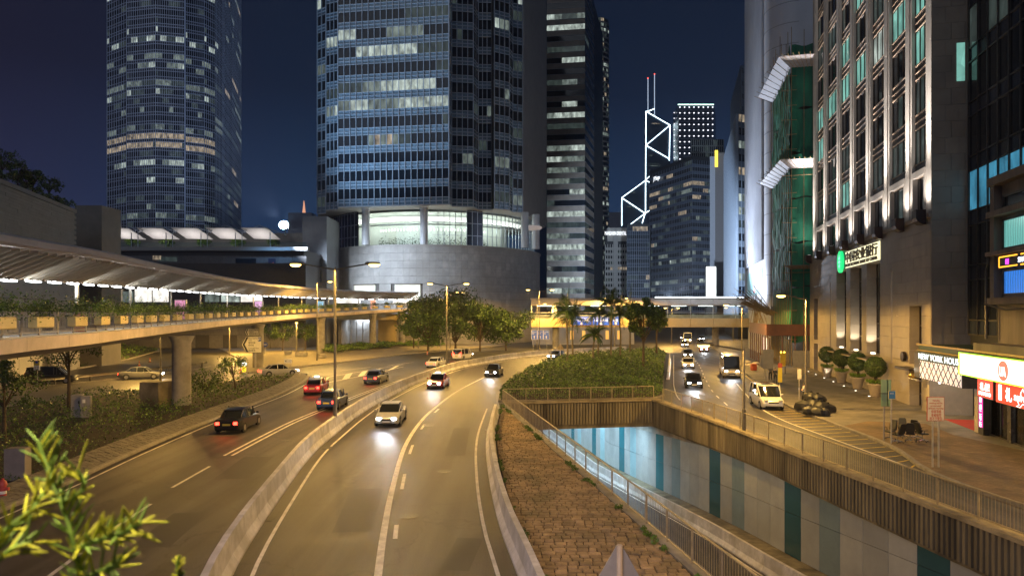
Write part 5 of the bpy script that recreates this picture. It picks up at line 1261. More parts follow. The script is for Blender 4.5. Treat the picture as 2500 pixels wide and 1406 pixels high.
# canopy: edge beam, sloping ribbed soffit, roof, spine with lamps
k_n = min(len(cn_path), len(dk_path))
for i in range(0, len(cn_path)-3, 3):
    A = [Vector(p) for p in cn_path[i:i+4]]; A[0] += (A[1]-A[0]).normalized()*.012; A[-1] += (A[-2]-A[-1]).normalized()*.012
    MB().sweep(A, [(-.32,.02),(-.42,.52),(.05,.5),(.42,.36),(.42,.1),(.25,0)]).build('canopy_edge', cano, fb)
MB().sweep(cn_path, [(-.4,.06),(-2.9,-.92),(-3.7,-.92),(-6.2,.06),(-6.2,.5),(-.4,.5)]).build('canopy', cano, fb)
MB().sweep(cn_path, [(-2.9,-.925),(-2.9,-1.22),(-3.7,-1.22),(-3.7,-.925)]).build('spine', M('spine_brown', (.22,.15,.1), .6, var=.15), fb)
ribp = resample(cn_path, .95); ribm = M('canopy_rib', (.62,.56,.48), .5, var=.08)
for i in range(1, len(ribp)-1):
    p = Vector(ribp[i]); t = Vector(ribp[i+1])-Vector(ribp[i-1]); t.z = 0; t.normalize(); r = Vector((t.y,-t.x,0))
    q = [p-r*.34+Vector((0,0,.04)), p-r*2.88+Vector((0,0,-.93)), p-r*2.88+Vector((0,0,-1.28)), p-r*.34+Vector((0,0,-.12))]
    vs = [tuple(x-t*.045) for x in q]+[tuple(x+t*.045) for x in q]
    MB().add(vs, [(0,1,2,3),(7,6,5,4),(0,4,5,1),(1,5,6,2),(2,6,7,3),(3,7,4,0)]).build('canopy_rib', ribm, fb)
lamp_m = E('canopy_tube', (.95,1.,1.), 9)
lp_ = resample(offset(cn_path, -3.3, -1.3), 3.2)
for i, p in enumerate(lp_):
    if p[1] < 9: continue
    a = Vector(lp_[max(i-1,0)]); b = Vector(lp_[min(i+1,len(lp_)-1)]); ang = math.atan2(b.y-a.y, b.x-a.x)
    MB().box((p[0],p[1],p[2]+.02), (1.35,.3,.1), ang, .03).build('ceiling_lamp', lamp_m, fb)
    if i % 3 == 0: light('POINT', (p[0],p[1],p[2]-.35), 130, (.98,1.,.95), fb, .25)
for i in range(2, len(dk_path)-1, 8):
    p = offset(dk_path, -3.3)[i]; c = offset(cn_path, -3.3)[min(i,len(cn_path)-1)]
    MB().tube([(p[0],p[1],p[2]), (p[0],p[1],p[2]+3.2)], .11, 8).build('canopy_post', steel, fb)
# balustrades
for (off_, lab) in ((-.35,'near balustrade of the curved footbridge behind the hanging planters'), (-BW+.25,'far balustrade of the curved footbridge')):
    railing(lab, [(p[0],p[1],p[2]) for p in offset(dk_path, off_)], h=1.2, zoff=.1, post=1.9, mat_=M('bridge_rail', (.26,.24,.22), .45, metal=.4, var=.2), bar=.13, group='balustrades of the curved footbridge')
# piers
for (px, Y, dX) in ((443,57,1.35),(630,97,1.3),(783,132,1.25),(910,154,1.1),(981,163,1.05)):
    x, y = XY(px, Y); zt_ = at_y([(p[2],p[1]) for p in dk_path], Y)-.85
    MB().lathe([(.75,-.1),(.75,zt_-.6),(1.0,zt_)], 20, (x,y,0)).build('pier', concrete, fb, smooth=True)
# light boxes with posters on the bridge
for (px, dY, c1, nm) in ((442,5.6,(.85,.35,.55),'pink'),(628,5.6,(.8,.45,.75),'lilac'),(782,5.6,(.25,.5,.7),'blue'),(907,5.4,(.9,.4,.25),'orange')):
    j = min(range(len(dk_path)), key=lambda k: abs(CX+offset(dk_path,-5.0)[k][0]/offset(dk_path,-5.0)[k][1]*F-px)+(0 if dk_path[k][1] > 20 else 1e5)); p = offset(dk_path,-5.0)[j]
    t = thing('poster_box', f'lit {nm} poster box standing on the far side of the curved footbridge', 'poster box', (p[0],p[1],p[2]+.05), 'poster boxes on the footbridge')
    MB().box((p[0],p[1],p[2]+1.25), (1.3,.35,2.4), .0, .04).build('case', steel, t); MB().box((p[0],p[1]-.18,p[2]+1.3), (1.16,.02,2.1)).build('poster', E('poster_'+nm, c1, .9, .5, 2.5), t)
# hanging planters with trailing shrubs
pl_path = resample(offset(dk_path, .02), 1.0); planter_m = M('planter_panel', (.62,.5,.2), .35, var=.1, scale=1.5); 
S_ = [i for i in range(len(pl_path)) if pl_path[i][1] > 19]
step_at = lambda Y: 2
i = S_[0]; kpl = 0
_o1 = ['first','second','third','fourth','fifth','sixth','seventh','eighth','ninth']; names = _o1 + ['tenth','eleventh','twelfth','thirteenth','fourteenth','fifteenth','sixteenth','seventeenth','eighteenth','nineteenth']
for d_, dt in (('twenty','twentieth'),('thirty','thirtieth'),('forty','fortieth'),('fifty','fiftieth'),('sixty','sixtieth')): names += [dt] + [d_+'-'+q for q in _o1]
while i < len(pl_path)-2 and kpl < len(names):
    p = pl_path[i]; q = pl_path[i+1]; ang = math.atan2(q[1]-p[1], q[0]-p[0])
    t = thing('planter_box', f'planter box with trailing shrubs on the curved footbridge railing, {names[kpl]} from the left', 'planter', (p[0],p[1],p[2]+.45), 'planter boxes along the footbridge')
    MB().box((p[0],p[1],p[2]+.70), (1.7,.36,.5), ang, .04).build('box', planter_m, t)
    n_ = 1500 if p[1] < 60 else 700 if p[1] < 110 else 350; sz = .055 if p[1] < 60 else .075 if p[1] < 110 else .11
    c, s_ = math.cos(ang), math.sin(ang); lx = RNG.normal(0,.85,n_); ly = RNG.normal(0,.2,n_); lz = .12+np.abs(RNG.normal(0,.26,n_)) - .55*(RNG.random(n_) < .25)*RNG.random(n_)
    sp_ = RNG.random(n_) < .08; lz[sp_] += RNG.random(sp_.sum())*.7; lx[sp_] *= 1.4
    P = np.stack([lx*c-ly*s_, lx*s_+ly*c, lz+.62], 1)
    obj('foliage', quads_mesh('foliage', leaf_quads(P, np.tile((0,-.3,.7),(n_,1)), sz), LEAF, RNG.integers(0,3,n_)), t, kind='stuff')
    i += 4; kpl += 1
# ---- mall behind the bridge
mall_s = M('mall_stone', (.23,.21,.185), .6, var=.16, scale=.6, bump=.2, bscale=6); mall_p = M('mall_panel', (.36,.35,.34), .4, var=.06, scale=.3); mall_d = M('mall_dark', (.06,.055,.055), .4, var=.2)
ml = thing('mall_block', 'stone fronted mall block with a planted roof at the far left', 'building', (-60,85,0))
A, B = (-52.5,62), (-61.9,97); u, l = unit2(A, B); n = (-u[1], u[0]) if (-u[1]*1) > 0 else (u[1], -u[0])
n = (u[1], -u[0])
m_ = MB(); m_.frame_box(A, u, n, 0, l, -25, -.12, 0, 22.0); m_.build('core', mall_d, ml)
cs = MB(); k = 0
for r in range(22):
    z0 = 14.0+r*.36 if r < 99 else 0
    if z0 > 21.9: break
    for q in range(12):
        a0_ = q*l/12-(r % 2)*.9; a1_ = min(a0_+l/12, l); a0_ = max(a0_,0)
        m_ = MB(); m_.frame_box(A, u, n, a0_+.01, a1_-.01, -.118, random.uniform(0,.03), z0, z0+.345); m_.build('stone_course', mall_s, ml)
for q in range(11):
    for (z0, z1) in ((0,9.5),(9.55,14.0)):
        if q in (1,7) and z0 == 0: continue
        m_ = MB(); m_.frame_box(A, u, n, q*l/11+.03, (q+1)*l/11-.03, -.117, .45, z0, z1-.03); m_.build('metal_panel', mall_p, ml)
MB().frame_box(A, u, n, 0, l, -1.2, .05, 22.0, 22.5).build('parapet', mall_s, ml)
MB().box((-63.0,104,11.9), (4.0,5,23.9), 0).build('stair_block', mall_s, None, label='plain stone stair block right of the mall planted roof', cat='building')
# roof hedge + trees come with the planting
# terrace building with sail roofs
tb = thing('terrace_building', 'mall terrace building with five white sail canopies on its deck', 'building', (-75,165,0))
TY = 150.0
MB().box((XY(480,TY)[0]-2,TY+9,11), (51,18,21.6)).build('body', mall_d, tb)
for r in range(7):
    for q in range(16):
        if random.random() < .92: MB().box((XY(205,TY)[0]+1.6+q*3.05, TY-.04, 1.6+r*2.9), (3.0,.12,2.84)).build('wall_panel', M('terrace_panel', (.14,.13,.13), .4, var=.2), tb)
MB().box((XY(475,TY)[0],TY-.2,21.9), (50,1.2,.8)).build('deck_edge', mall_p, tb)
MB().box((XY(475,TY)[0],TY-.6,22.9), (49.5,.05,1.0)).build('glass_balustrade', clear, tb)
MB().box((XY(480,TY+16)[0],TY+17,24.6), (52,1.0,5.6)).build('back_wall', mall_s, tb)
MB().box((XY(500,TY+16)[0],TY+22,26.2), (44,8,1.0)).build('upper_roof', mall_p, tb)
sail = M('sail_white', (.7,.68,.68), .6, var=.06)
for k in range(5):
    xc = XY(296+k*84,TY+4)[0]; yc = TY+5
    t = thing('sail_canopy', f'white sail canopy lit from below on the mall terrace, {["first","second","third","fourth","fifth"][k]} from the left', 'canopy', (xc,yc,22.3), 'sail canopies on the terrace')
    MB().add([(xc-3.6,yc-2.5,27.0),(xc+2.4,yc-2.5,26.9),(xc+3.7,yc+2.5,24.9),(xc-2.4,yc+2.5,25.1),(xc-3.6,yc-2.5,26.9),(xc+2.4,yc-2.5,26.8),(xc+3.7,yc+2.5,24.8),(xc-2.4,yc+2.5,25.0)], [(0,1,2,3),(7,6,5,4),(0,4,5,1),(1,5,6,2),(2,6,7,3),(3,7,4,0)]).build('sail', sail, t)
    for dx in (-3.3,3.0): MB().tube([(xc+dx,yc-2.3,22.3),(xc+dx,yc-2.3,25.8)], .1, 6).build('post', alu, t)
    MB().tube([(xc-3.3,yc-2.3,25.9),(xc-.6,yc+1,27.9),(xc+3.2,yc+2.8,26.5)], .12, 6).build('strut', alu, t)
    MB().box((xc,yc-1,22.42), (2.2,.3,.16)).build('floor_lamp', E('terrace_lamp', (1.,.94,.9), 4), t)
    light('SPOT', (xc,yc-.6,22.7), 520, (1.,.93,.88), t, .3, aim=(xc,yc+1.4,26), angle=140)
# windows and banner on the terrace wall
for (px, py, w_, h_, mt) in ((383,629,1.8,.9,W_WARM),(410,633,4,1.0,W_DIM),(560,688,3.6,1.0,W_WARM),(600,640,4.5,1.6,glass_d),(640,660,5,2.2,W_DIM)):
    p = Wp(px,py,TY-.12); MB().box(p, (w_,.06,h_)).build('window', mt, tb)
bn2 = thing('hanging_banner', 'dark vertical banner with a small flame mark on the terrace wall', 'banner', Wp(664,690,TY-.5))
MB().box(Wp(664,661,TY-.5), (1.6,.05,5.4)).build('cloth', M('banner_navy', (.02,.02,.05), .7, var=.1), bn2)
MB().tube([Wp(667,640,TY-.54),Wp(663,650,TY-.54),Wp(666,660,TY-.54),Wp(662,668,TY-.54)], [.05,.12,.14,.05], 5).build('flame_mark', M('banner_orange', (.5,.12,.04), .6, var=0, emit=(.7,.2,.05), es=.3), bn2)
text_obj('lettering', 'ifc', bn2, M('banner_grey', (.4,.4,.4), .6, var=0), Wp(658,677,TY-.54), (1,0), .9, 1.0, .01)
MB().box((XY(771,165)[0],170,15.5), (5.8,12,31.3)).build('stone_pier_block', M('pier_block_stone', (.26,.27,.29), .55, var=.14, scale=.5, bump=.15, bscale=8), None, label='plain stone block between terrace building and round podium', cat='building')
# blue white floodlight on the terrace roof
fl = thing('roof_floodlight', 'dazzling blue white floodlight on a roof bracket at the terrace end', 'floodlight', Wp(694,560,148))
p = Vector(Wp(694,550,147.5)); MB().tube([p+Vector((0,.6,-2.2)), p+Vector((0,.6,0))], .12, 6).build('bracket', steel_d, fl)
MB().box(p, (1.9,.6,1.6), 0, .15).build('housing', steel_d, fl); fo = fl.children[-1]
fd = MB(); vs = [(p.x+math.cos(2*math.pi*k/20)*1.05, p.y-.42, p.z+math.sin(2*math.pi*k/20)*.9) for k in range(20)]; fd.add(vs, [tuple(range(19,-1,-1))]); fd.build('lens', E('flood_lens_blue', (.55,.82,1.), 25), fl)
fd2 = MB().lathe([(.86,0),(.86,.3)], 12, (0,0,0))
light('SPOT', (p.x+.3,p.y-.9,p.z+.4), 110000, (.40,.66,1.), fl, .5, aim=(-30,166,66), angle=95, blend=.8)
light('SPOT', (p.x+.5,p.y-1.2,p.z-.3), 90000, (.70,.83,1.), fl, .5, aim=(-30,169,14), angle=75, blend=.9)
light('SPOT', (p.x,p.y-.8,p.z), 9000, (.25,.55,1.), fl, .5, aim=(p.x-4,TY-1,14), angle=110, blend=.9)
light('SPOT', (p.x-1.2,p.y-.9,p.z+1.6), 330000, (.50,.66,1.), fl, .5, aim=(-172,322,128), angle=48, blend=.9)
# spire with lights far behind
MB().tube([Wp(742,545,900), Wp(742,520,900), Wp(742,490,900)], [4.5,2.2,.4], 6).build('lit_spire', E('spire_orange', (1.,.45,.25), .9), None, label='small far spire lit orange left of the glass tower', cat='spire')
MB().box(Wp(738,560,880), (30,20,40)).build('far_block', MATS['far_block'], None, label='far dark block under the orange lit spire', cat='building')
# lit shops of the mall at bridge level
ms = thing('lit_shops', 'bright shop windows of the mall seen under the footbridge canopy', 'shops', (-75,140,7))
MB().box((-73,139.5,12), (62,1,12)).build('wall', mall_d, ms)
MB().box((-73,134,6.6), (62,11,.5)).build('walkway', concrete, ms)
for (p0, p1, y0, y1, m__) in ((245,300,706,738,W_WARM),(300,325,712,738,W_MID),(329,370,706,737,'s'),(373,411,708,737,'s'),(500,535,712,737,W_MID),(540,585,714,737,W_COOL),(588,640,714,737,'s'),(820,880,722,740,'s'),(960,1022,722,740,'s')):
    Yq = 138.8 if p0 < 700 else 168; a = Wp(p0,y1,Yq); b = Wp(p1,y0,Yq)
    MB().box(((a[0]+b[0])/2,Yq,(a[2]+b[2])/2), (b[0]-a[0],.08,b[2]-a[2])).build('shop_window', E('shop_light', (1.,.95,.85), 1.15, .45, .8) if m__ == 's' else m__, ms)
# road level hall under the bridge end
bay_ = thing('service_hall', 'white lit hall opening under the round podium behind the bridge piers', 'hall', (-45,168,0))
xa, xb = XY(838,168)[0], XY(1000,168)[0]
MB().box(((xa+xb)/2,178,3), (xb-xa,.3,6)).build('back_wall', white_pt, bay_)
MB().box(((xa+xb)/2,170.5,7.0), (xb-xa+2,15,.6)).build('ceiling', concrete, bay_)
MB().box((xa-.4,172,3.2), (.8,12,6.4)).build('side_wall', concrete, bay_); MB().box((XY(945,168)[0],169,3.2), (4.2,3,6.4)).build('yellow_wall', gird, bay_)
MB().box(((xa+xb)/2,163.2,7.0), (xb-xa,.6,1.5)).build('lintel', gird, bay_)
for x in (xa+2.5, xa+5.5, xb-4, xb-1.5): light('AREA', (x,172,6.5), 320, (.75,.86,1.), bay_, 2., aim=(x,173,0)); MB().box((x,172,6.62), (2,.3,.08)).build('tube_lamp', E('hall_tube', (.8,.9,1.), 5), bay_)
for x in (xa+1.2, xa+2.6, xa+4.1): MB().tube([(x,171,0),(x,171,5.8)], .1, 6).build('pipe', steel, bay_); MB().box((x+.5,171,3.5), (1.0,.3,.12)).build('pipe_tray', steel, bay_)
rnd = MB(); x_ = XY(967,170)[0]; rnd.lathe([(.02,-.03),(.55,-.03),(.55,.03),(.02,.03)], 20); v2 = [(x_+vx, 171.8+vz, 3.2+vy) for vx,vy,vz in rnd.v]; rnd.v = v2; rnd.build('round_sign', M('round_sign_red', (.25,.03,.05), .5, var=0), bay_)
MB().box((x_-.0,171.74,3.2), (.14,.03,.7)).build('round_sign_mark', white_pt, bay_); MB().box((x_,171.73,3.2), (.6,.03,.12)).build('round_sign_mark', white_pt, bay_)
# ================================================================ STREET LAMPS
def lamp_head(t, c, dx, dy, s=1.0):
    """cobra head: housing with the glowing bowl below"""
    a = math.atan2(dy, dx); m_ = MB().box((c[0],c[1],c[2]+.06), (.95*s,.34*s,.16*s), a, .06).build('lamp_head', pole_m, t)
    b = MB().lathe([(.03,-.16),(.12,-.15),(.2,-.08),(.22,0.)], 12, (c[0]+dx*.12,c[1]+dy*.12,c[2]-.02), 1.7*s, 1.15*s); b.build('lamp_bowl', sod_lens, m_)
LAMP = 2.7
def street_lamp(label, x, y, h, arms, power=4200, z0=0., color=SOD, fall=.35, s=1.0):
    t = thing('street_lamp', label, 'street lamp', (x,y,z0), 'sodium street lamps')
    MB().tube([(x,y,z0),(x,y,z0+1.4),(x,y,z0+1.42),(x,y,h-.2)], [.13,.13,.095,.07], 10).build('pole', pole_m, t, smooth=True)
    for (dx, dy, l) in arms:
        n_ = math.hypot(dx,dy); ux, uy = dx/n_, dy/n_
        MB().tube([(x,y,h-fall),(x+ux*l*.25,y+uy*l*.25,h-fall*.72),(x+ux*l*.8,y+uy*l*.8,h-.05),(x+ux*l,y+uy*l,h)], [.065,.055,.045,.04], 8).build('arm', pole_m, t, smooth=True)
        c = (x+ux*(l+.3),y+uy*(l+.3),h); lamp_head(t, c, ux, uy, s)
        light('SPOT', (c[0]+ux*.12,c[1]+uy*.12,c[2]-.26), power*LAMP, color, t, .14, aim=(c[0]+ux*.12,c[1]+uy*.12,0), angle=179, blend=.12)
    return t
x, y = at_y(offset(BAR,-.32), 45.3), 45.3
street_lamp('tall double armed street lamp in the median nearest the camera', x, y, ZY(645,45.3), [(-1,0,2.2),(1,-.02,2.2)], 1700, z0=.9)
x = at_y(offset(BAR,-.32), 91)
street_lamp('double armed street lamp in the median before the dark trees', x, 91, ZY(692,91), [(-1,0,1.8),(1,0,2.2)], z0=.9)
x = XY(1317,127)[0]
street_lamp('double armed street lamp at the median end left of the palms', x, 127, ZY(707,127), [(-1,0,1.7),(1,0,1.9)])
x, y = XY(1310,150)[0], 147.5; street_lamp('single armed street lamp close to the left end of the far footbridge', x, y, ZY(741,147), [(1,0,1.3)], 3000)
x, y = XY(1099,150)[0], 150; street_lamp('far double armed street lamp among the dark trees', x, y, ZY(713,150), [(1,-.1,1.2),(1,.4,2.6)], 3000)
x, y = XY(774,111)[0], 111; street_lamp('single armed street lamp on the paved island by the bridge pier', x, y, ZY(687,111), [(1,0,1.7)], 6000)
x, y = XY(724,134)[0], 134; street_lamp('short street lamp under the curved footbridge', x, y, ZY(787,134), [(.3,-1,.3)], 1500, s=.8)
x, y = XY(1021,150)[0], 150; street_lamp('short street lamp in front of the lit hall', x, y, ZY(779,150), [(-1,0,.7)], 1500, s=.8)
x, y = XY(1968,54.8)[0], 54.8; street_lamp('single armed street lamp on the pavement behind the rubbish bags', x, y, ZY(721,54.8), [(-1,.05,1.55)], 3600)
x = at_y(RW, 44.8)+.02; street_lamp('low street lamp fixed to the top of the underpass wall', x, 44.8, ZY(842,44.8), [(-1,.03,2.2)], 1000, z0=.16, s=1.1)
x, y = XY(1812,98)[0], 98; street_lamp('street lamp at the kerb beside the covered walkway', x, y, ZY(744,98), [(-1,0,1.9)], 3200)
x, y = XY(1501,146)[0], 146; street_lamp('double armed street lamp behind the palms', x, y, ZY(728,146), [(-1,0,1.9),(1,0,2.0)], 3000)
x, y = XY(1640,172)[0], 172; street_lamp('far street lamp seen under the footbridge roof', x, y, 9.2, [(-1,0,1.2),(1,0,1.2)], 2600)
x, y = XY(392,79)[0], 79; street_lamp('street lamp beside the guard rail below the curved footbridge', x, y, 6.2, [(-1,.2,.8)], 4200)
x, y = XY(200,112)[0], 112; street_lamp('street lamp behind the hedge at the far left', x, y, 6.0, [(1,-.3,.8)], 4600)
x, y = XY(560,128)[0], 128; street_lamp('street lamp over the far side of the loop road', x, y, 6.6, [(1,-.5,.8)], 4600)
street_lamp('unseen street lamp added in the median just behind the viewpoint', -4.6, 1.5, 11.8, [(-1,0,2.4),(1,0,2.4)], 1900, color=(1.,.76,.74))  # unseen lamp, added to light the foreground
street_lamp('unseen street lamp added on the right pavement out of view', 22.5, 15, 9.6, [(-1,0,1.6)], 3000)  # out of view, added for light on the right-hand side
street_lamp('street lamp on the far pavement of the street beyond the footbridge', XY(1790,190)[0], 190, 9.4, [(-1,0,1.6)], 2600)

# ================================================================ LEFT ISLANDS AND PLANTING
I1 = [(p[0],p[1]) for p in offset(ap,-1.8) if 10 < p[1] < 84] + [(-25.9,86.3)]
I1 = I1 + [G(680,921), G(600,932), G(480,943), G(350,956), G(180,977), G(31,997), (-46,50), (-50,30), (-50,12)]
i1 = island('planted_verge', I1, .2, soil, 'planted verge between left carriageway and loop road', kerb=True)
I2 = [G(-120,928), G(60,915), G(199,899), G(300,882), G(388,857), G(375,843), G(250,840), G(100,842), G(-150,850)]
i2 = island('planted_strip', I2, .2, soil, 'planted strip beyond the guard rail at the far left')
I3 = [G(606,911), G(700,900), G(828,886), G(990,865), G(1110,855), G(1200,848), G(1230,843), G(1000,839), G(800,838), G(600,841), G(490,838), G(545,856), G(590,880)]
i3 = island('paved_island', I3, .16, M('paving_tan', (.22,.19,.13), .7, var=.25, scale=1, bump=.3, bscale=10), 'paved island with bridge piers and low hedges left of the main road')

def in_poly(x, y, poly):
    c = False; n = len(poly); j = n-1
    for i in range(n):
        if ((poly[i][1] > y) != (poly[j][1] > y)) and x < (poly[j][0]-poly[i][0])*(y-poly[i][1])/(poly[j][1]-poly[i][1])+poly[i][0]: c = not c
        j = i
    return c
def hedge(name, label, poly, n, size, hfun, z0=.15, shade=(.35,.45,.2), near=None):
    xs = [p[0] for p in poly]; ys = [p[1] for p in poly]; P = []; N = []
    while len(P) < n:
        m = n*2; X = RNG.uniform(min(xs), max(xs), m)
        y0, y1 = min(ys), max(ys); t = RNG.random(m); Yv = 1/( (1-t)/y0 + t/y1 ) if y0 > 2 else y0+t*(y1-y0)
        for x, y in zip(X, Yv):
            if in_poly(x, y, poly):
                h = hfun(x, y)
                if h <= .02: continue
                z = h*(1-.55*RNG.random()**2)
                P.append((x, y, z0+z)); N.append((RNG.normal(0,.5), -.25, .8))
                if len(P) >= n: break
    P = np.array(P); Q = leaf_quads(P, N, 1.0, .55)
    d = np.clip(P[:,1]/45., .6, 4.)*size; C = Q.mean(1, keepdims=True); Q = P[:,None,:]+(Q-C)*d[:,None,None]
    mi = RNG.choice(3, len(P), p=np.array(shade)/sum(shade))
    return obj(name, quads_mesh(name, Q, LEAF, mi), label=label, cat='shrubs', kind='stuff')
def edge_d(x, y, poly):
    best = 1e9
    for i in range(len(poly)):
        ax, ay = poly[i]; bx, by = poly[(i+1)%len(poly)]; dx, dy = bx-ax, by-ay; t = max(0, min(1, ((x-ax)*dx+(y-ay)*dy)/(dx*dx+dy*dy+1e-9))); best = min(best, math.hypot(x-ax-t*dx, y-ay-t*dy))
    return best
def bumps(x, y): return .75+.28*math.sin(x*1.9+1.3*math.sin(y*.8))*math.sin(y*1.5)+.22*math.sin(x*.7+y*.45)+.12*math.sin(5*x+y*3.7)
hedge('island_shrubs', 'dense low shrubs covering the traffic island above the underpass', CI, 30000, .075, lambda x, y: (.25+.95*min(1, edge_d(x,y,CI)/1.3))*bumps(x,y), shade=(.35,.45,.2))
def h1(x, y):
    e = min(1, edge_d(x,y,I1)/1.2); clear_ = 0 if (y > 58 and y < 66 and x > -30.5 and x < -27 ) else 1
    return e*bumps(x,y)*(1.05 if y < 62 else .7)
hedge('verge_shrubs', 'dark shrubs massed on the verge below the curved footbridge', [p for p in I1 if p[1] > 20] , 34000, .075, h1, shade=(.55,.35,.1))
hedge('strip_shrubs', 'low green shrubs on the strip beyond the guard rail', I2, 9000, .07, lambda x, y: min(1, edge_d(x,y,I2)/2)*bumps(x,y)*1.0, shade=(.4,.45,.15))
HB = [G(800,866), G(985,848), G(1090,846), G(1060,840), G(900,845), G(800,851), G(770,862)]
hedge('island_hedge', 'clipped hedge on the paved island in front of the lit hall', HB, 7000, .07, lambda x, y: .9*bumps(x,y), shade=(.3,.45,.25))
HB2 = [G(470,831), G(620,846), G(760,846), G(760,840), G(620,839), G(480,824)]
hedge('far_hedge', 'hedge line across the loop road under the curved footbridge', HB2, 5000, .07, lambda x, y: 1.0*bumps(x,y), shade=(.35,.5,.15))
# roof planting of the mall
RH = [(A[0]+u_*0, A[1]) for u_ in (0,)]
A_, B_ = (-52.5,62), (-61.9,97); uu, ll = unit2(A_, B_); nn = (uu[1], -uu[0])
RHp = [(A_[0]+nn[0]*.1, A_[1]+nn[1]*.1), (B_[0]+nn[0]*.1, B_[1]+nn[1]*.1), (B_[0]-nn[0]*1.1, B_[1]-nn[1]*1.1), (A_[0]-nn[0]*1.1, A_[1]-nn[1]*1.1)]
hedge('roof_hedge', 'dark hedge along the roof edge of the mall block', RHp, 4500, .07, lambda x, y: 1.4*bumps(x,y), z0=22.3, shade=(.75,.2,.05))

# ---- trees
def tree(label, x, y, h, cr, trunk_h, n=2600, z0=.15, shade=(.5,.38,.12), leaf=.11, squash=.75, seed=0, name='street_tree', group=None, lean=0):
    rs = np.random.default_rng(seed+17); t = thing(name, label, 'tree', (x,y,z0), group)
    zc = z0+trunk_h+(h-trunk_h)*.5; rz = (h-trunk_h)*.5
    mb = MB(); mb.tube([(x,y,z0-.1),(x+lean*.2,y,z0+trunk_h*.55),(x+lean*.6,y,z0+trunk_h),(x+lean,y,zc+rz*.4)], [.035*h**.8,.028*h**.8,.022*h**.8,.01*h**.8], 8)
    L_ = []
    for k in range(9):
        a = rs.uniform(0,6.28); e = rs.uniform(-.1,1.0); d = Vector((math.cos(a)*math.cos(e)*cr, math.sin(a)*math.cos(e)*cr, math.sin(e)*rz)); b0 = Vector((x+lean*.5,y,z0+trunk_h*rs.uniform(.8,1.15))); tip = Vector((x+lean,y,zc))+d*rs.uniform(.55,.9)
        mb.tube([b0, b0.lerp(tip,.5)+Vector((0,0,.06*h)), tip], [.014*h**.8,.010*h**.8,.004*h**.8], 5); L_.append(tip)
    mb.build('trunk', bark, t, smooth=True)
    cl = [np.array((p.x,p.y,p.z)) for p in L_]
    for k in range(22):
        v = rs.normal(0,1,3); v /= np.linalg.norm(v); v *= np.array((cr,cr,rz))*rs.uniform(.45,.95); cl.append(np.array((x+lean,y,zc))+v)
    P = []; N = []
    per = n//len(cl)
    for c in cl:
        r = cr*rs.uniform(.22,.42); m = int(per*rs.uniform(.6,1.4)); v = rs.normal(0,1,(m,3)); v /= np.linalg.norm(v,axis=1)[:,None]; rr = r*rs.random(m)**.45
        q = c+v*rr[:,None]*np.array((1,1,squash)); P.append(q); N.append(v+np.array((0,0,.5)))
    P = np.concatenate(P); N = np.concatenate(N); mi = rs.choice(3, len(P), p=np.array(shade)/sum(shade))
    obj('crown', quads_mesh('crown', leaf_quads(P,N,leaf)-np.array(woff(t)), LEAF, mi), t); return t
for k, (px, py, Y, h, cr, th, lb) in enumerate(((1045,858,139,11.5,6.2,1.6,'broad dark tree at the left end of the row before the round podium'),(1112,858,141,13.0,7.4,1.6,'tallest broad dark tree before the round podium'),(1172,856,140,10.6,6.4,1.6,'rounded dark tree right of the tallest one before the podium'),(1235,853,142,9.2,5.8,1.8,'lower spreading tree at the right end of the row before the podium'),(1010,845,150,8.0,2.4,2,'slim tree at the bridge end before the podium'))):
    tree(lb, XY(px,Y)[0], Y, h, cr, th, 8500, leaf=.24, seed=k, group='trees before the round podium', shade=(.62,.34,.04))
tree('slender tree with a bare trunk under the curved footbridge deck', *G(168,1010), 6.0, 2.3, 3.6, 2200, leaf=.09, seed=31, shade=(.7,.28,.02))
tree('dark bushy tree cut by the left picture edge', *G(10,1090), 5.6, 2.0, 2.0, 2600, leaf=.09, seed=32, shade=(.75,.23,.02))
tree('small golden green tree on the verge beside the bridge pier', *G(575,955), 3.6, 1.6, 1.3, 1800, leaf=.08, seed=33, shade=(.2,.4,.4), lean=-.4)
tree('young bush like tree on the verge left of the small golden tree', *G(500,975), 2.6, 1.9, .6, 1700, leaf=.08, seed=34, shade=(.45,.4,.15))
for k, (px, Y) in enumerate(((690,140),(745,142),(660,150))):
    tree(f'dark tree under the curved footbridge, {["left","right","rear"][k]} of three', XY(px,Y)[0], Y, 6.2, 2.6, 1.8, 1800, leaf=.17, seed=40+k, group='trees under the footbridge', shade=(.6,.35,.05))
for k, (px, py, Y, h, cr) in enumerate(((18,438,76,4.2,1.6),(70,455,80,3.6,1.4),(98,470,82,2.4,1.1),(118,468,84,3.6,1.3),(156,485,89,3.6,1.5))):
    zc = 22.2; xx = A_[0]+uu[0]*(Y-62)/uu[1]*.999-nn[0]*.6
    tree(f'dark roof garden tree on the mall block, {["first","second","third","fourth","fifth"][k]} from the left', xx, Y, h, cr, h*.35, 900, z0=zc, leaf=.13, seed=50+k, group='roof garden trees', shade=(.8,.18,.02))
tree('round crowned tree on the planted island right of the palms', *G(1571,912), 9.6, 2.5, 4.0, 7000, leaf=.15, seed=61, shade=(.6,.35,.05))
tree('smaller tree behind the round crowned one on the planted island', *G(1603,880), 8.8, 2.0, 4.2, 4200, leaf=.16, seed=62, shade=(.65,.3,.05))
for k in range(5):
    xx = XY(330+k*85,162)[0]; tree(f'small leafy terrace tree behind the sail canopies, {["first","second","third","fourth","fifth"][k]} from the left', xx, 161, 3.4, 1.7, 1.2, 700, z0=22.3, leaf=.2, seed=70+k, group='terrace trees', shade=(.2,.4,.4))
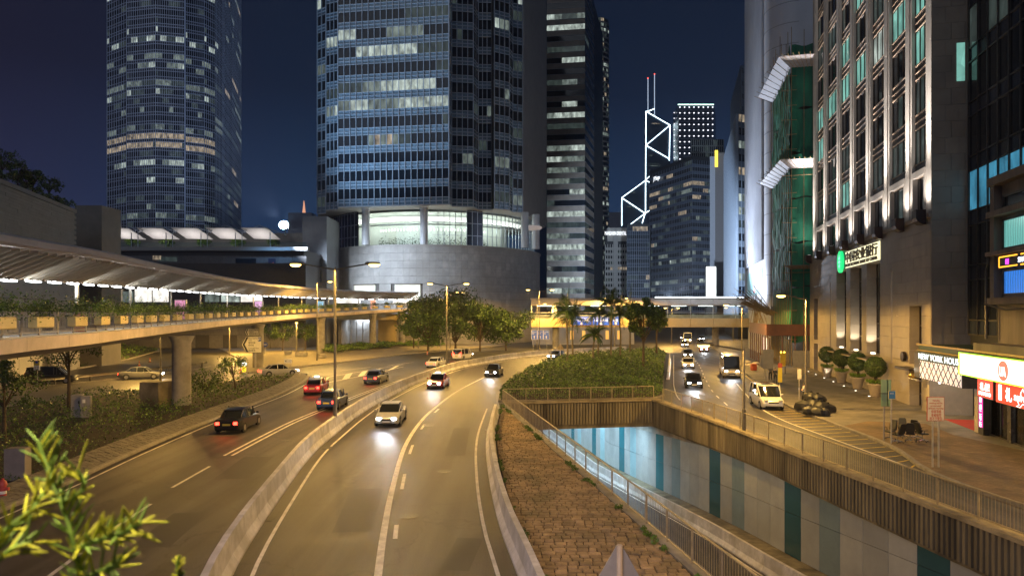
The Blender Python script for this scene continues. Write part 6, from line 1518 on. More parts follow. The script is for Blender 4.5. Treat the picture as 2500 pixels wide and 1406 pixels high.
# ---- palms
def palm(label, x, y, h, nf=15, fl=2.6, seed=0):
    rs = random.Random(seed); t = thing('palm_tree', label, 'palm tree', (x,y,.1), 'palms on the planted island')
    mb = MB(); prof = [.19,.15,.14,.13,.12]; mb.tube([(x+.12*math.sin(k*1.3+seed)*k/4, y, .1+(h-1.2)*k/4) for k in range(5)], prof, 9); mb.build('trunk', M('palm_trunk', (.16,.13,.08), .8, var=.3, scale=3, bump=.4, bscale=10), t, smooth=True)
    tx = x+.12*math.sin(4*1.3+seed)
    MB().tube([(tx,y,h-1.25),(tx,y,h-.6),(tx,y,h)], [.13,.17,.07], 9).build('crownshaft', M('palm_green', (.10,.15,.03), .5, var=.2), t, smooth=True)
    for k in range(nf):
        a = 2*math.pi*k/nf+rs.uniform(-.25,.25); e = rs.choice((1.25,.95,.7,.45,.2,-.1))+rs.uniform(-.12,.12) if k else 1.5; L = fl*rs.uniform(.8,1.1)
        pts = []; p = Vector((tx,y,h-.1)); d = Vector((math.cos(a)*math.cos(e), math.sin(a)*math.cos(e), math.sin(e)))
        for s_ in range(9):
            pts.append(p.copy()); d = (d+Vector((0,0,-.07-.035*s_*(1 if e < 1.3 else .3)))).normalized(); p = p+d*L/8
        V = []
        for s_ in range(1,9):
            a_, b_ = pts[s_-1], pts[s_]; tt = (b_-a_).normalized(); sd = tt.cross(Vector((0,0,1))); sd = sd.normalized() if sd.length > .05 else Vector((1,0,0))
            for q in range(5):
                c = a_.lerp(b_, q/5); ll_ = fl*.24*math.sin(math.pi*min(.97, (s_-1+q/5)/8+.12))+.08
                for sg_ in (-1,1):
                    tip = c+(sd*sg_*.8+tt*.55+Vector((0,0,-.45+rs.uniform(-.2,.15)))).normalized()*ll_
                    V.append((c-tt*.035, c+tt*.035, tip+tt*.02, tip-tt*.01))
        off_ = np.array(woff(t)); me = quads_mesh('frond', np.array([[tuple(v) for v in q] for q in V])-off_, [LEAF[rs.choice((0,0,1))]])
        fo_ = obj('frond', me, t)
        MB().tube(pts, [.028,.024,.02,.018,.015,.012,.009,.006,.004], 4).build('stem', MATS['palm_green'], fo_)
for k, (px, py, top, lb) in enumerate(((1385,893,748,'leftmost palm with a thick trunk on the planted island'),(1398,884,768,'palm just right of the leftmost one'),(1449,890,806,'short palm in the middle of the island group'),(1461,884,752,'palm with a tall spear in the middle of the island group'),(1492,888,733,'tallest palm of the island group'),(1514,884,760,'palm right of the tallest one'),(1538,872,738,'palm nearest the round crowned tree'))):
    x, y = G(px, py); palm(lb, x, y, ZY(top, y)-.5, seed=k, fl=4.0 if k not in (2,) else 3.0)
# ================================================================ VEHICLES
def paint(name, c): return M('car_paint_'+name, c, .28, metal=.15, var=.04, coat=.6)
rim_m = M('wheel_rim', (.35,.35,.36), .35, metal=.8, var=.1); plate_w = M('number_plate', (.75,.75,.7), .5, var=0); plate_y = M('number_plate_rear', (.75,.6,.08), .5, var=0)
head_on = E('headlamp_lit', (.95,.97,1.), 55); tail_on = E('tail_lamp_lit', (1.,.03,.015), 14); head_off = M('headlamp_off', (.5,.5,.48), .15, var=.1); tail_off = M('tail_lamp_off', (.25,.01,.01), .25, var=0)
carglass = M('car_glass', (.012,.014,.016), .06, var=0)
def loft(mb, secs, cap=True):
    """closed rings (lists of 3-D points of equal length) joined in order"""
    n = len(secs[0]); o = len(mb.v); vs = [p for s_ in secs for p in s_]; fs = []
    for i in range(len(secs)-1):
        for k in range(n): fs.append((i*n+k, (i+1)*n+k, (i+1)*n+(k+1)%n, i*n+(k+1)%n))
    if cap: fs += [tuple(range(n)), tuple(range(len(secs)*n-1,(len(secs)-1)*n-1,-1))]
    mb.add(vs, fs)
def make_car(label, style, col, lit=True, beams=True, roof_col=None, sign=False):
    """car facing +Y standing on z = 0"""
    t = thing('car' if style != 'van' else 'passenger_van', label, 'car' if style != 'van' else 'van', (0,0,0), 'vehicles on the roads')
    if style == 'van': L, Wd, Ht, belt = 4.85, 1.84, 1.9, 1.02
    elif style == 'bus': L, Wd, Ht, belt = 6.9, 2.05, 2.75, 1.25
    else: L, Wd, Ht, belt = 4.65, 1.76, 1.47, .90
    h = L/2; w_ = Wd/2
    def ring(y, zb, zt, wb, wt):
        r = .09; return [(-wb+.06,y,zb),(wb-.06,y,zb),(wb,y,zb+.12),(wt+.01,y,(zb+zt)*.55),(wt,y,zt-r),(wt-r*1.2,y,zt),(-wt+r*1.2,y,zt),(-wt,y,zt-r),(-wt-.01,y,(zb+zt)*.55),(-wb,y,zb+.12)]
    b = MB()
    if style == 'sedan':
        st = [(-h,.38,.82,.72,.70),(-h+.12,.24,.93,.82,.80),(-h+.7,.2,.97,w_,w_-.03),(-.4,.19,.93,w_,w_-.02),(.9,.19,.91,w_,w_-.02),(h-1.0,.2,.86,w_,w_-.05),(h-.25,.22,.72,.83,.80),(h-.06,.28,.64,.74,.70),(h,.36,.58,.66,.62)]
    elif style == 'van':
        st = [(-h,.4,1.0,.80,.80),(-h+.08,.25,1.06,.88,.88),(-.6,.2,1.04,w_,w_),(.9,.2,1.02,w_,w_),(h-.95,.2,.98,w_,w_-.03),(h-.35,.22,.86,.88,.85),(h-.08,.26,.74,.80,.76),(h,.34,.64,.72,.68)]
    else:
        st = [(-h,.4,1.2,.94,.94),(-h+.06,.28,1.26,1.0,1.0),(0,.26,1.26,w_,w_),(h-.5,.26,1.24,w_,w_-.02),(h-.1,.3,1.1,.98,.95),(h,.42,.95,.9,.86)]
    loft(b, [ring(*s_) for s_ in st]); body = b.build('body', paint(*col), t, smooth=35)
    if style == 'sedan': cs = [(-h+.75,.94,.95,.66,.68),(-h+1.35,.93,1.40,.76,.60),(-.35,.92,Ht,.80,.62),(.35,.91,Ht-.02,.80,.61),(h-1.25,.86,.90,.76,.70)]
    elif style == 'van': cs = [(-h+.05,1.03,1.06,.84,.84),(-h+.22,1.03,1.82,.86,.76),(-.5,1.02,Ht,.88,.78),(.65,1.02,Ht-.05,.88,.76),(h-1.0,.98,1.02,.86,.80)]
    else: cs = [(-h+.05,1.25,2.6,.96,.9),(-h+.3,1.25,Ht,.98,.9),(0,1.25,Ht,1.0,.92),(h-.7,1.22,Ht-.06,1.0,.9),(h-.15,1.1,1.3,.95,.9)]
    c = MB(); loft(c, [[(-wb,y,zb-.02),(wb,y,zb-.02),(wt,y,zt-.04),(wt-.08,y,zt),(-wt+.08,y,zt),(-wt,y,zt-.04)] for (y,zb,zt,wb,wt) in cs]); c.build('windows', carglass, t, smooth=30)
    r = MB(); top = cs[1:-1]; secs = []
    y0 = top[0][0]-.12; y1 = top[-1][0]+.12
    secs = [[(-wt+.02,y,zt-.03),(wt-.02,y,zt-.03),(wt-.02,y,zt+.012),(wt-.12,y,zt+.03),(-wt+.12,y,zt+.03),(-wt+.02,y,zt+.012)] for (y,zt,wt) in [(y0,top[0][2]-.03,top[0][4])]+[(q[0],q[2],q[4]) for q in top]+[(y1,top[-1][2]-.035,top[-1][4])]]
    loft(r, secs); r.build('roof', paint(*(roof_col or col)), t, smooth=35)
    for sx_ in (-1,1):
        for (a, b_) in ((0,1),(len(cs)-2,len(cs)-1)):
            p, q = cs[a], cs[b_]; MB().tube([(sx_*(p[3]+.005),p[0],p[1]),(sx_*(p[4] if b_ == 1 and p[2] > p[1]+.3 else p[3]),p[0],p[2]),(sx_*(q[4]+.005),q[0],q[2]-.02)] if p[2] > p[1]+.3 else [(sx_*p[3],p[0],p[2]),(sx_*(q[4]+.005),q[0],q[2]-.02)] if b_ == 1 else [(sx_*(p[4]+.005),p[0],p[2]-.02),(sx_*(q[4]+.03),q[0],q[2])], .035, 5).build('pillar', paint(*col), t)
        for yy in ((-.35,) if style == 'sedan' else (-1.2,.35)):
            k = 2; MB().tube([(sx_*(cs[k][3]+.01),yy,cs[k][1]),(sx_*(cs[k][4]+.012),yy,cs[k][2]-.05)], .035, 5).build('pillar', paint(*col), t)
    wr = .32 if style != 'bus' else .38
    for (sx_, yy) in ((-1,h-.88),(1,h-.88),(-1,-h+.88),(1,-h+.88)):
        wm = MB(); n = 16; prof = [(-.1,.2),(-.1,wr-.02),(-.07,wr),(.07,wr),(.1,wr-.02),(.1,.2)]; vs = []
        for k in range(n):
            a = 2*math.pi*k/n
            for (o_, rr) in prof: vs.append((sx_*(w_-.085)+o_, yy+math.cos(a)*rr, wr+math.sin(a)*rr))
        wm.add(vs, [(k*6+j, ((k+1)%n)*6+j, ((k+1)%n)*6+(j+1)%6, k*6+(j+1)%6) for k in range(n) for j in range(6)]); wo = wm.build('wheel', rubber, t, smooth=50)
        MB().tube([(sx_*(w_-.02),yy,wr+.02),(sx_*(w_+.004),yy,wr+.02)], wr+.055, 18).build('wheel_arch', black_pl, t)
        rm = MB(); rm.tube([(sx_*(w_-.13),yy,wr),(sx_*(w_+.02),yy,wr)], .2, 10); rm.build('rim', rim_m, wo)
    for sx_ in (-1,1):
        hz = .66 if style == 'sedan' else .78 if style == 'van' else .85; tz = .8 if style == 'sedan' else 1.0
        MB().box((sx_*(.50 if style == 'sedan' else .55 if style == 'van' else .66),h-.04,hz if style != 'sedan' else .6), (.30,.14,.14), -sx_*.2, .03).build('headlight', head_on if lit else head_off, t)
        MB().box((sx_*(.57 if style == 'sedan' else .68 if style == 'van' else .8),-h+.015,tz if style != 'sedan' else .7), (.24,.1,.2 if style == 'sedan' else .5), 0, .02).build('taillight', tail_on if lit else tail_off, t)
        MB().box((sx_*(w_+.09),h-1.45 if style != 'bus' else h-.5,belt+.1), (.18,.1,.13), 0, .03).build('mirror', paint(*col), t)
    MB().box((0,h+.005,.42), (.5,.03,.12)).build('number_plate', plate_w, t); MB().box((0,-h-.01,.62), (.5,.03,.12)).build('number_plate', plate_y, t)
    MB().box((0,h-.02,.55 if style != 'van' else .62), (.8,.1,.12), 0, .03).build('grille', black_pl, t); MB().box((0,h-.06,.3), (1.3,.18,.12), 0, .03).build('bumper', black_pl, t)
    if style == 'van':
        for (y, l) in ((-.9,.9),(.2,.6)): MB().box((0,y,Ht+.035), (.9,l,.02), 0, .005).build('sunroof', carglass, t)
    if sign: MB().box((0,.1,Ht+.1), (.5,.16,.14), 0, .03).build('roof_sign', E('taxi_sign', (1.,.95,.8), 3), t)
    if lit and beams:
        light('SPOT', (0,h+.15,.70), 900, (.93,.96,1.), t, .12, aim=(0,h+30,.35), angle=50, blend=1.)
        light('SPOT', (0,-h-.12,.85), 30, (1.,.05,.02), t, .2, aim=(0,-h-6,0), angle=110, blend=.6)
    return t
GREY, BLK, SIL, WHT, RED, BLU, TAN = ('grey',(.12,.12,.125)), ('black',(.01,.01,.011)), ('silver',(.45,.45,.46)), ('white',(.72,.71,.68)), ('red',(.42,.02,.02)), ('blue',(.03,.06,.2)), ('cream',(.6,.52,.35))
def park(t, x, y, dx, dy, z=.006): t.location = (x,y,z); t.rotation_euler = (0,0,math.atan2(dy,dx)-math.pi/2); return t
def on(path, Y, off, back):
    """point beside a path and its direction"""
    P_ = offset(path, off); i = min(range(len(P_)), key=lambda k: abs(P_[k][1]-Y)); a = P_[max(i-1,0)]; b = P_[min(i+1,len(P_)-1)]; s_ = -1 if back else 1
    return (P_[i][0], P_[i][1], s_*(b[0]-a[0]), s_*(b[1]-a[1]))
def drive(t, path, Y, off, back): x, y, dx, dy = on(path, Y, off, back); return park(t, x, y, dx, dy)
# parked
park(make_car('white people carrier parked in the yellow hatched lay-by', 'van', WHT, lit=False), 21.3, 57.2, -.12, -1)
park(make_car('black estate car behind the guard rail at the far left', 'van', BLK, lit=False), *G(128,935), 1, .32)
# on-coming in the middle carriageway
drive(make_car('silver car nearest the camera with headlights on, left lane of the curving road', 'sedan', SIL), BAR, 48, 2.9, True)
drive(make_car('red taxi with silver roof and headlights on in the curving road', 'sedan', RED, roof_col=SIL, sign=True), BAR, 72, 2.9, True)
drive(make_car('black car with headlights on entering the bend beside the shrubs', 'sedan', BLK), BAR, 86, 6.9, True)
drive(make_car('blue car with headlights on just before the palms', 'sedan', BLU, beams=False), BAR, 117, 6.6, True)
# going away in the left carriageway
drive(make_car('black car showing red tail lights, nearest in the left carriageway', 'sedan', BLK), LK, 47, 3.0, False)
drive(make_car('dark blue car showing red tail lights beside the median barrier', 'sedan', BLU), LK, 57, 7.0, False)
drive(make_car('second red taxi showing tail lights in the left carriageway', 'sedan', RED, roof_col=SIL, sign=True), LK, 67, 3.0, False)
drive(make_car('grey car showing tail lights passing the white chevrons', 'sedan', GREY), BAR, 78, -5.0, False)
drive(make_car('silver car showing tail lights past the second median lamp', 'sedan', SIL, beams=False), BAR, 100, -4.2, False)
drive(make_car('white van showing tail lights on the far bend', 'van', WHT, beams=False), BAR, 116, -7.5, False)
park(make_car('pale car with tail lights joining from the loop road', 'sedan', SIL), *G(680,917), 1, .75)
park(make_car('dark car with tail lights on the loop road behind the guard rail', 'sedan', GREY), *G(345,925), 1, .35)
# street on the right
drive(make_car('black car with headlights on turning out of the far street', 'sedan', BLK), RD, 72, 2.6, True)
drive(make_car('cream light bus with headlights on in the street beside the bank', 'bus', TAN), RD, 86, 7.4, True)
drive(make_car('white car with headlights on half way to the far footbridge', 'sedan', WHT), RD, 98, 2.6, True)
drive(make_car('grey car with headlights on close to the far footbridge', 'sedan', GREY), RD, 122, 3.0, True)
drive(make_car('third red taxi with headlights on under the far footbridge', 'sedan', RED, roof_col=SIL, sign=True), RD, 140, 6.5, True)
for k, (Y, o_, st, c, lb) in enumerate(((160,3.0,'sedan',SIL,'silver'),(168,7.0,'sedan',BLK,'black'),(182,4.2,'bus',WHT,'white bus'),(196,8.5,'sedan',BLU,'blue'),(205,3.5,'sedan',GREY,'grey'))):
    drive(make_car(f'{lb} vehicle with dazzling headlights beyond the far footbridge', st, c, beams=False), RD, Y, o_, True)
# brown brick paving round the bus stop
bp_m = M('brown_brick_paving', (.20,.135,.075), .75, var=.35, scale=1.2, bump=.3, bscale=25, stain=(.13,.09,.05)); slabs(bp_m, .42, .2, .9, .6)
pp = [(p[0]+.25, p[1]) for p in RK if 17 < p[1] < 47] + [G(2120,1028,.13), G(2260,1034,.13), G(2330,1062,.13), (fx(38)-.3,38), (fx(17)-.3,17)]
MB().add([(a, b, .136) for a, b in pp], [tuple(range(len(pp)))]).build('brick_paving', bp_m, pav)
# covers and patches in the road
iron = M('cast_iron', (.035,.033,.03), .45, metal=.5, var=.3, scale=20, bump=.6, bscale=60); patch_m = M('asphalt_patch', (.044,.041,.039), .66, var=.3, scale=1, bump=.4, bscale=50)
for (px, py) in ((1045,1038),(1085,1150),(700,1075),(560,1010),(1720,985),(1000,1260)):
    x, y = G(px,py); MB().lathe([(.34,0),(.34,.006),(.30,.008)], 20, (x,y,.006)).build('manhole_cover', iron, None, smooth=True, label=f'round iron manhole cover in the {"curving" if px in (1045,1085,1000) else "left" if px < 900 else "right hand"} road, {"nearest one" if py in (1260,1075,985) else "farthest one" if py in (1038,1010) else "middle one"}', cat='manhole cover', group='manhole covers')
for (px, py, w_, l_, r_) in ((880,1240,1.4,6,.12),(1120,1075,1.1,9,.03),(600,1140,1.6,5,.1),(420,1290,1.3,4,.12),(1130,1350,.9,3,-.1),(1840,1035,1.2,4,.1)):
    x, y = G(px,py); c_, s_ = math.cos(r_), math.sin(r_); MB().add([(x+a*c_-b*s_, y+a*s_+b*c_, .0075) for a, b in ((-w_/2,-l_/2),(w_/2,-l_/2),(w_/2,l_/2),(-w_/2,l_/2))], [(0,1,2,3)]).build('asphalt_patch', patch_m, markset)
for (px, py) in ((1192,1050),(800,1093),(655,1265)):
    x, y = G(px,py); MB().box((x,y,.01), (.45,.75,.02), .05).build('drain_grate', iron, None, label=f'iron drain grate at the road edge {"by the ramp barrier" if px > 1000 else "by the median barrier, farther one" if py < 1200 else "by the median barrier, nearer one"}', cat='drain grate')
# ================================================================ STREET FURNITURE
# rubbish bags
bagm = M('bin_bag', (.012,.012,.013), .52, var=.2); random.seed(5)
for k, (px, py, s_) in enumerate(((1966,1002,.72),(1985,1003,.8),(2004,1006,.74),(2020,1006,.6),(1978,1012,.6),(1996,1014,.55),(2011,1014,.52),(1980,999,.66),(1996,1001,.62))):
    x, y = G(px, py, .13); zb = .13 if k < 7 else .72
    m_ = MB(); rg = []
    prof = [(.55,0),(.95,.12),(1.0,.45),(.85,.85),(.45,1.1),(.14,1.22),(.2,1.36)]
    for (r, z) in prof:
        rg.append([(x+math.cos(a)*r*s_*(1+.14*math.sin(3*a+k)+random.uniform(-.13,.13)), y+math.sin(a)*r*s_*(1+.12*math.cos(4*a+k)+random.uniform(-.13,.13)), zb+(z+random.uniform(-.05,.05)*(z > 0))*s_*.95) for a in np.linspace(0,2*math.pi,17)[:-1]])
    loft(m_, rg); m_.build('rubbish_bag', bagm, None, smooth=35, label=f'black rubbish bag in the heap on the pavement, {["leftmost","second","tall third","rightmost","front left","front middle","front right","upper left","upper right"][k]}', cat='rubbish bag', group='heap of rubbish bags')
# planters with ball topiary
pot_m = M('terracotta_pale', (.42,.36,.3), .6, var=.15, scale=2)
for k, (px, py) in enumerate(((2019,921),(2054,934),(2094,949),(2137,968))):
    x, y = G(px, py, .13); t = thing('topiary_planter', f'clipped ball tree in a tall pale pot before the bank, {["farthest","second farthest","second nearest","nearest"][k]}', 'potted tree', (x,y,.13), 'topiary planters before the bank')
    MB().lathe([(.38,0),(.42,.04),(.62,1.05),(.7,1.12),(.66,1.2),(.58,1.16),(.5,1.1)], 20, (x,y,.13)).build('pot', pot_m, t, smooth=True)
    MB().tube([(x,y,1.1),(x,y,2.2)], .06, 6).build('stem', bark, t)
    n_ = 3600; v = RNG.normal(0,1,(n_,3)); v /= np.linalg.norm(v,axis=1)[:,None]; P = v*(.62+.34*RNG.random(n_)**.5)[:,None]*np.array((1,1,1.05)) + np.array((0,0,2.75))
    obj('ball', quads_mesh('ball', leaf_quads(P, v, .075, .5), LEAF, RNG.choice(3,n_,p=(.8,.18,.02))), t)
    n_ = 500; a = RNG.uniform(0,6.28,n_); r = .75*np.sqrt(RNG.random(n_)); P = np.stack([np.cos(a)*r, np.sin(a)*r, 1.2+.28*RNG.random(n_)+.1*(r > .5)],1)
    obj('underplanting', quads_mesh('underplanting', leaf_quads(P, np.tile((0,0,1),(n_,1)), .08), [leaf_c, M('leaf_lime', (.16,.32,.03), .5, var=.3)], RNG.integers(0,2,n_)), t)
# ground lights in front of the bank
for k in range(8):
    a = aY(58.5)+k*4.6; p = FP(a, 1.5, .132); t = MB().lathe([(.09,0),(.09,.02),(.03,.025)], 12, p).build('ground_light', E('ground_lamp', (1.,.9,.72), 5), None, label=f'small round light set in the paving before the bank, {["first","second","third","fourth","fifth","sixth","seventh","eighth","ninth"][k]} from the shops', cat='light', group='ground lights before the bank')
    light('SPOT', FP(a,1.4,.25), 70, (1.,.88,.68), t, .06, aim=FP(a,.2,3.5), angle=70)
# office chairs
def office_chair(label):
    t = thing('office_chair', label, 'chair', (0,0,0), 'office chairs left on the pavement'); bl = black_pl; ch = M('chair_chrome', (.6,.6,.6), .2, metal=.9, var=.05)
    for k in range(5):
        a = 2*math.pi*k/5; MB().tube([(0,0,.13),(math.cos(a)*.31,math.sin(a)*.31,.075)], [.03,.02], 5).build('base_leg', ch, t); MB().lathe([(.01,0),(.032,.015),(.032,.05),(.01,.065)], 8, (math.cos(a)*.31,math.sin(a)*.31,0)).build('castor', rubber, t)
    MB().tube([(0,0,.1),(0,0,.44)], .028, 8).build('gas_lift', ch, t); MB().box((0,0,.49), (.5,.48,.1), 0, .04).build('seat', bl, t)
    MB().sweep([(0,-.27,.62),(0,-.265,.621)], [(0,0)]*3) if False else None
    m_ = MB(); loft(m_, [[(-.22*s_,-.24-.12*q+.04,.55+.62*q),(.22*s_,-.24-.12*q+.04,.55+.62*q),(.22*s_,-.31-.12*q,.55+.62*q),(-.22*s_,-.31-.12*q,.55+.62*q)] for q, s_ in ((0,.85),(.15,1.),(.6,1.),(.9,.9),(1.,.7))]); m_.build('backrest', bl, t, smooth=40)
    for sx_ in (-1,1): MB().tube([(sx_*.26,-.1,.5),(sx_*.28,-.08,.7),(sx_*.28,.14,.71)], .02, 5).build('armrest', bl, t)
    return t
for k, (px, py, rz) in enumerate(((2172,1072,1.9),(2192,1080,.3),(2206,1068,2.8),(2222,1078,-.5),(2240,1070,-1.0),(2252,1078,-1.4))):
    x, y = G(px, py, .13); place(office_chair(f'black office chair on the pavement, {["leftmost of the group","second from the left","rear one with the tallest back","third from the right","second from the right","rightmost of the group"][k]}'), (x,y,.13), rz)
# signs and posts
def board_sign(name, label, x, y, z0, poles, face, backc, size, zc, rz=0, texts=(), cat='sign', thick=.04):
    t = thing(name, label, cat, (x,y,z0)); c, s_ = math.cos(rz), math.sin(rz)
    for dx in poles: MB().tube([(x+dx*c,y+dx*s_,z0),(x+dx*c,y+dx*s_,zc+size[1]/2)], .045, 8).build('pole', M('sign_pole', (.4,.39,.36), .45, metal=.5, var=.15), t)
    MB().box((x-s_*-.06*0,y-.07*c,zc), (size[0],thick,size[1]), rz, .01).build('board', backc, t)
    u = (c, s_); o_ = (x-u[0]*size[0]/2+s_*0, y-u[1]*size[0]/2-.07-thick/2-.012)
    if face: MB().box((x,y-.07-thick/2-.004,zc), (size[0]-.05,.006,size[1]-.05), rz).build('face', face, t)
    for (s2, dx, dz, sz, wd, mt) in texts: text_obj('lettering', s2, t, mt, (o_[0]+u[0]*dx, o_[1]+u[1]*dx, zc-size[1]/2+dz), u, sz, wd, .004)
    return t
x, y = G(2282,1140,.13); redtx = M('sign_red_text', (.45,.06,.03), .6, var=0); crm = M('sign_cream', (.62,.55,.46), .5, var=.06)
board_sign('warning_board', 'cream warning board with red bilingual lettering on two poles at the kerb', x, y, .13, (-.1,.2), crm, redtx, (.86,1.2), 3.05, 0,
   [('Vehicles',.26,.98,.13,.36,redtx),('waiting will be',.1,.85,.13,.66,redtx),('prosecuted',.17,.72,.13,.52,redtx),('without warning',.06,.59,.13,.74,redtx),('停車等候',.2,.4,.18,.5,redtx),('會被檢控',.2,.22,.18,.5,redtx),('而不予警告',.12,.05,.18,.62,redtx)])
x, y = G(2158,1075,.13); gb_ = M('sign_green_back', (.28,.42,.22), .5, var=.1)
sgn = board_sign('double_panel_sign', 'pair of tall pale green panels on one pole beside the office chairs', x, y, .13, (0,), None, gb_, (.42,1.6), 3.0)
MB().box((x+.27,y-.07,3.0), (.24,.04,1.6), 0, .01).build('board', gb_, sgn); MB().box((x,y-.1,2.98), (.56,.02,.04)).build('seam', steel_d, sgn)
x, y = G(2176,1082,.13); board_sign('bus_stop_sign', 'small blue and yellow stop plate on a thin pole by the office chairs', x, y, .13, (0,), M('plate_blue', (.04,.2,.42), .5, var=.1), M('plate_cream', (.6,.55,.3), .5, var=.05), (.42,.5), 3.0, 0, [('BUS',.1,.3,.12,.2,white_pt)])
x, y = G(626,905); y -= .0; X_, Y_ = XY(622,94.4); wsgn = M('sign_white_board', (.62,.6,.55), .5, var=.05); blk = M('sign_black', (.02,.02,.02), .6, var=0)
def arrow_sign(label, px0, px1, py0, py1, Y, texts, park=False):
    a = Wp(px0,py1,Y); b = Wp(px1,py0,Y); w_ = b[0]-a[0]; h_ = b[2]-a[2]; t = thing('direction_sign', label, 'sign', (b[0]-w_*.3,Y,a[2]-1.0)); z0, z1 = a[2], b[2]; xm = a[0]+h_*.28
    def pent(i, y, d, m_, nm):
        vs = [(a[0]+i*1.5,y,(z0+z1)/2),(xm+i*.7,y,z0+i),(b[0]-i,y,z0+i),(b[0]-i,y,z1-i),(xm+i*.7,y,z1-i)]; bb_ = [(x_,y_+d,z_) for x_,y_,z_ in vs]
        MB().add(vs+bb_, [(0,1,2,3,4),(9,8,7,6,5)]+[(k,5+k,5+(k+1)%5,(k+1)%5) for k in range(5)]).build(nm, m_, t)
    pent(0, Y, .06, blk, 'border'); pent(.05, Y-.012, .01, wsgn, 'face')
    q = .1*h_; vs = [(a[0]+.18,(z0+z1)/2),(xm+.08,z0+.1),(xm+.08+q*1.3,z0+.1),(a[0]+.18+q*1.3,(z0+z1)/2),(xm+.08+q*1.3,z1-.1),(xm+.08,z1-.1)]
    MB().add([(x_,Y-.02,z_) for x_,z_ in vs], [(0,1,2,3),(0,3,4,5)]).build('chevron', blk, t)
    for k, (s_, fz, sz, wf) in enumerate(texts): text_obj('lettering', s_, t, blk, (xm+.35,Y-.022,z0+fz*h_), (1,0), sz, w_*wf, .004)
    if park:
        MB().box((b[0]-.32,Y-.022,z1-.42), (.42,.012,.56)).build('parking_plate', M('parking_blue', (.02,.07,.4), .5, var=0), t); text_obj('lettering', 'P', t, white_pt, (b[0]-.46,Y-.032,z1-.62), (1,0), .55, .28, .004)
    MB().tube([(b[0]-w_*.3,Y+.12,0.1),(b[0]-w_*.3,Y+.12,z1)], .06, 8).build('pole', steel, t); return t
arrow_sign('upper white arrow sign with black lettering on the bridge pier', 597,632,801,820, 94.5, [('Airport Express',.72,.34,.62),('Station',.47,.34,.3),('機場快綫站',.1,.4,.6)])
arrow_sign('larger white arrow sign with blue parking plate below the upper one', 589,639,821,861, 94.4, [('Airport Express',.84,.3,.42),('Tower',.72,.3,.18),('機場快綫',.56,.34,.34),('停車場',.40,.34,.26),('Connaught Place',.24,.3,.5),('康樂廣場',.08,.34,.34)], True)
a = Wp(1066,826,139); b = Wp(1103,794,139); t = thing('sign_back', 'large white arrow shaped sign seen from behind at the tree row', 'sign', ((a[0]+b[0])/2,139,0)); h_ = b[2]-a[2]
vs = [(a[0],139,(a[2]+b[2])/2),(a[0]+.6,139,a[2]),(b[0],139,a[2]),(b[0],139,b[2]),(a[0]+.6,139,b[2])]; MB().add(vs+[(x_,y_+.06,z_) for x_,y_,z_ in vs], [(0,1,2,3,4),(9,8,7,6,5)]+[(k,5+k,5+(k+1)%5,(k+1)%5) for k in range(5)]).build('board', M('sign_back_pale', (.55,.52,.45), .5, var=.08), t)
for x_ in (a[0]+.8,b[0]-.5): MB().tube([(x_,138.9,.1),(x_,138.9,b[2]-.2)], .07, 8).build('pole', steel, t)
MB().box(((a[0]+b[0])/2+.3,138.93,(a[2]+b[2])/2), (1.8,.05,1.6)).build('stiffener_frame', M('stiffener', (.42,.4,.34), .5, var=.1), t)
# blue lane sign by the road
xa, xb = XY(1297,141)[0], XY(1341,141)[0]; t = thing('lane_sign', 'blue lane guidance sign with white arrows left of the palms', 'sign', ((xa+xb)/2,141,0)); z0, z1 = ZY(829,141), ZY(806,141)
MB().box(((xa+xb)/2,141,(z0+z1)/2), (xb-xa,.1,z1-z0)).build('board', white_pt, t)
for k in range(3):
    w_ = (xb-xa)/3; MB().box((xa+w_*(k+.5),140.93,(z0+z1)/2), (w_-.12,.03,z1-z0-.12)).build('face', M('lane_blue', (.03,.09,.38), .5, var=.05, emit=(.03,.1,.5), es=.25), t)
    xm = xa+w_*(k+.5); MB().add([(xm-.05,140.9,z0+.15),(xm+.05,140.9,z0+.15),(xm+.05,140.9,z0+.55),(xm+.18,140.9,z0+.55),(xm,140.9,z0+.8),(xm-.18,140.9,z0+.55),(xm-.05,140.9,z0+.55)], [(0,1,2,3,4,5,6)]).build('arrow', white_pt, t)
    text_obj('lettering', ['Western\n西區','Central\n中環','Queen\'s Rd\n皇后'][k], t, white_pt, (xa+w_*k+.14,140.9,z1-.5), (1,0), .34, w_-.35, .004)
for x_ in (xa+.4,xb-.5): MB().tube([(x_,141.1,0),(x_,141.1,z1)], .06, 6).build('pole', steel, t)
# triangular signs from behind
def tri_sign(label, x, y, ztip, s_, z0, mt):
    t = thing('warning_triangle', label, 'sign', (x,y,z0)); hh = s_*.87; r = .06*s_
    c = [(x,ztip),(x-s_/2,ztip-hh),(x+s_/2,ztip-hh)]; ring_ = []
    for i, (cx_, cz_) in enumerate(c):
        for k in range(6):
            a = math.radians((90,210,330)[i])+math.radians(60)-math.radians(120)*k/5; a = math.radians((90,210,330)[i]+60-24*k) if False else math.radians((90,210,330)[i]-60+24*k); ring_.append((cx_*(1)+math.cos(a)*r-math.cos(math.radians((90,210,330)[i]))*r*2, cz_+math.sin(a)*r-math.sin(math.radians((90,210,330)[i]))*r*2))
    n = len(ring_); vs = [(p[0],y,p[1]) for p in ring_]+[(p[0],y+.03,p[1]) for p in ring_]
    MB().add(vs, [tuple(range(n)), tuple(range(2*n-1,n-1,-1))]+[(k,n+k,n+(k+1)%n,(k+1)%n) for k in range(n)]).build('plate', mt, t)
    MB().tube([(x,y-.05,z0),(x,y-.05,ztip-.06*s_)], .045*s_+.012, 8).build('pole', M('pole_cream', (.55,.45,.33), .5, var=.15), t); return t
bkp = M('sign_plate_back', (.33,.31,.28), .45, metal=.3, var=.15)
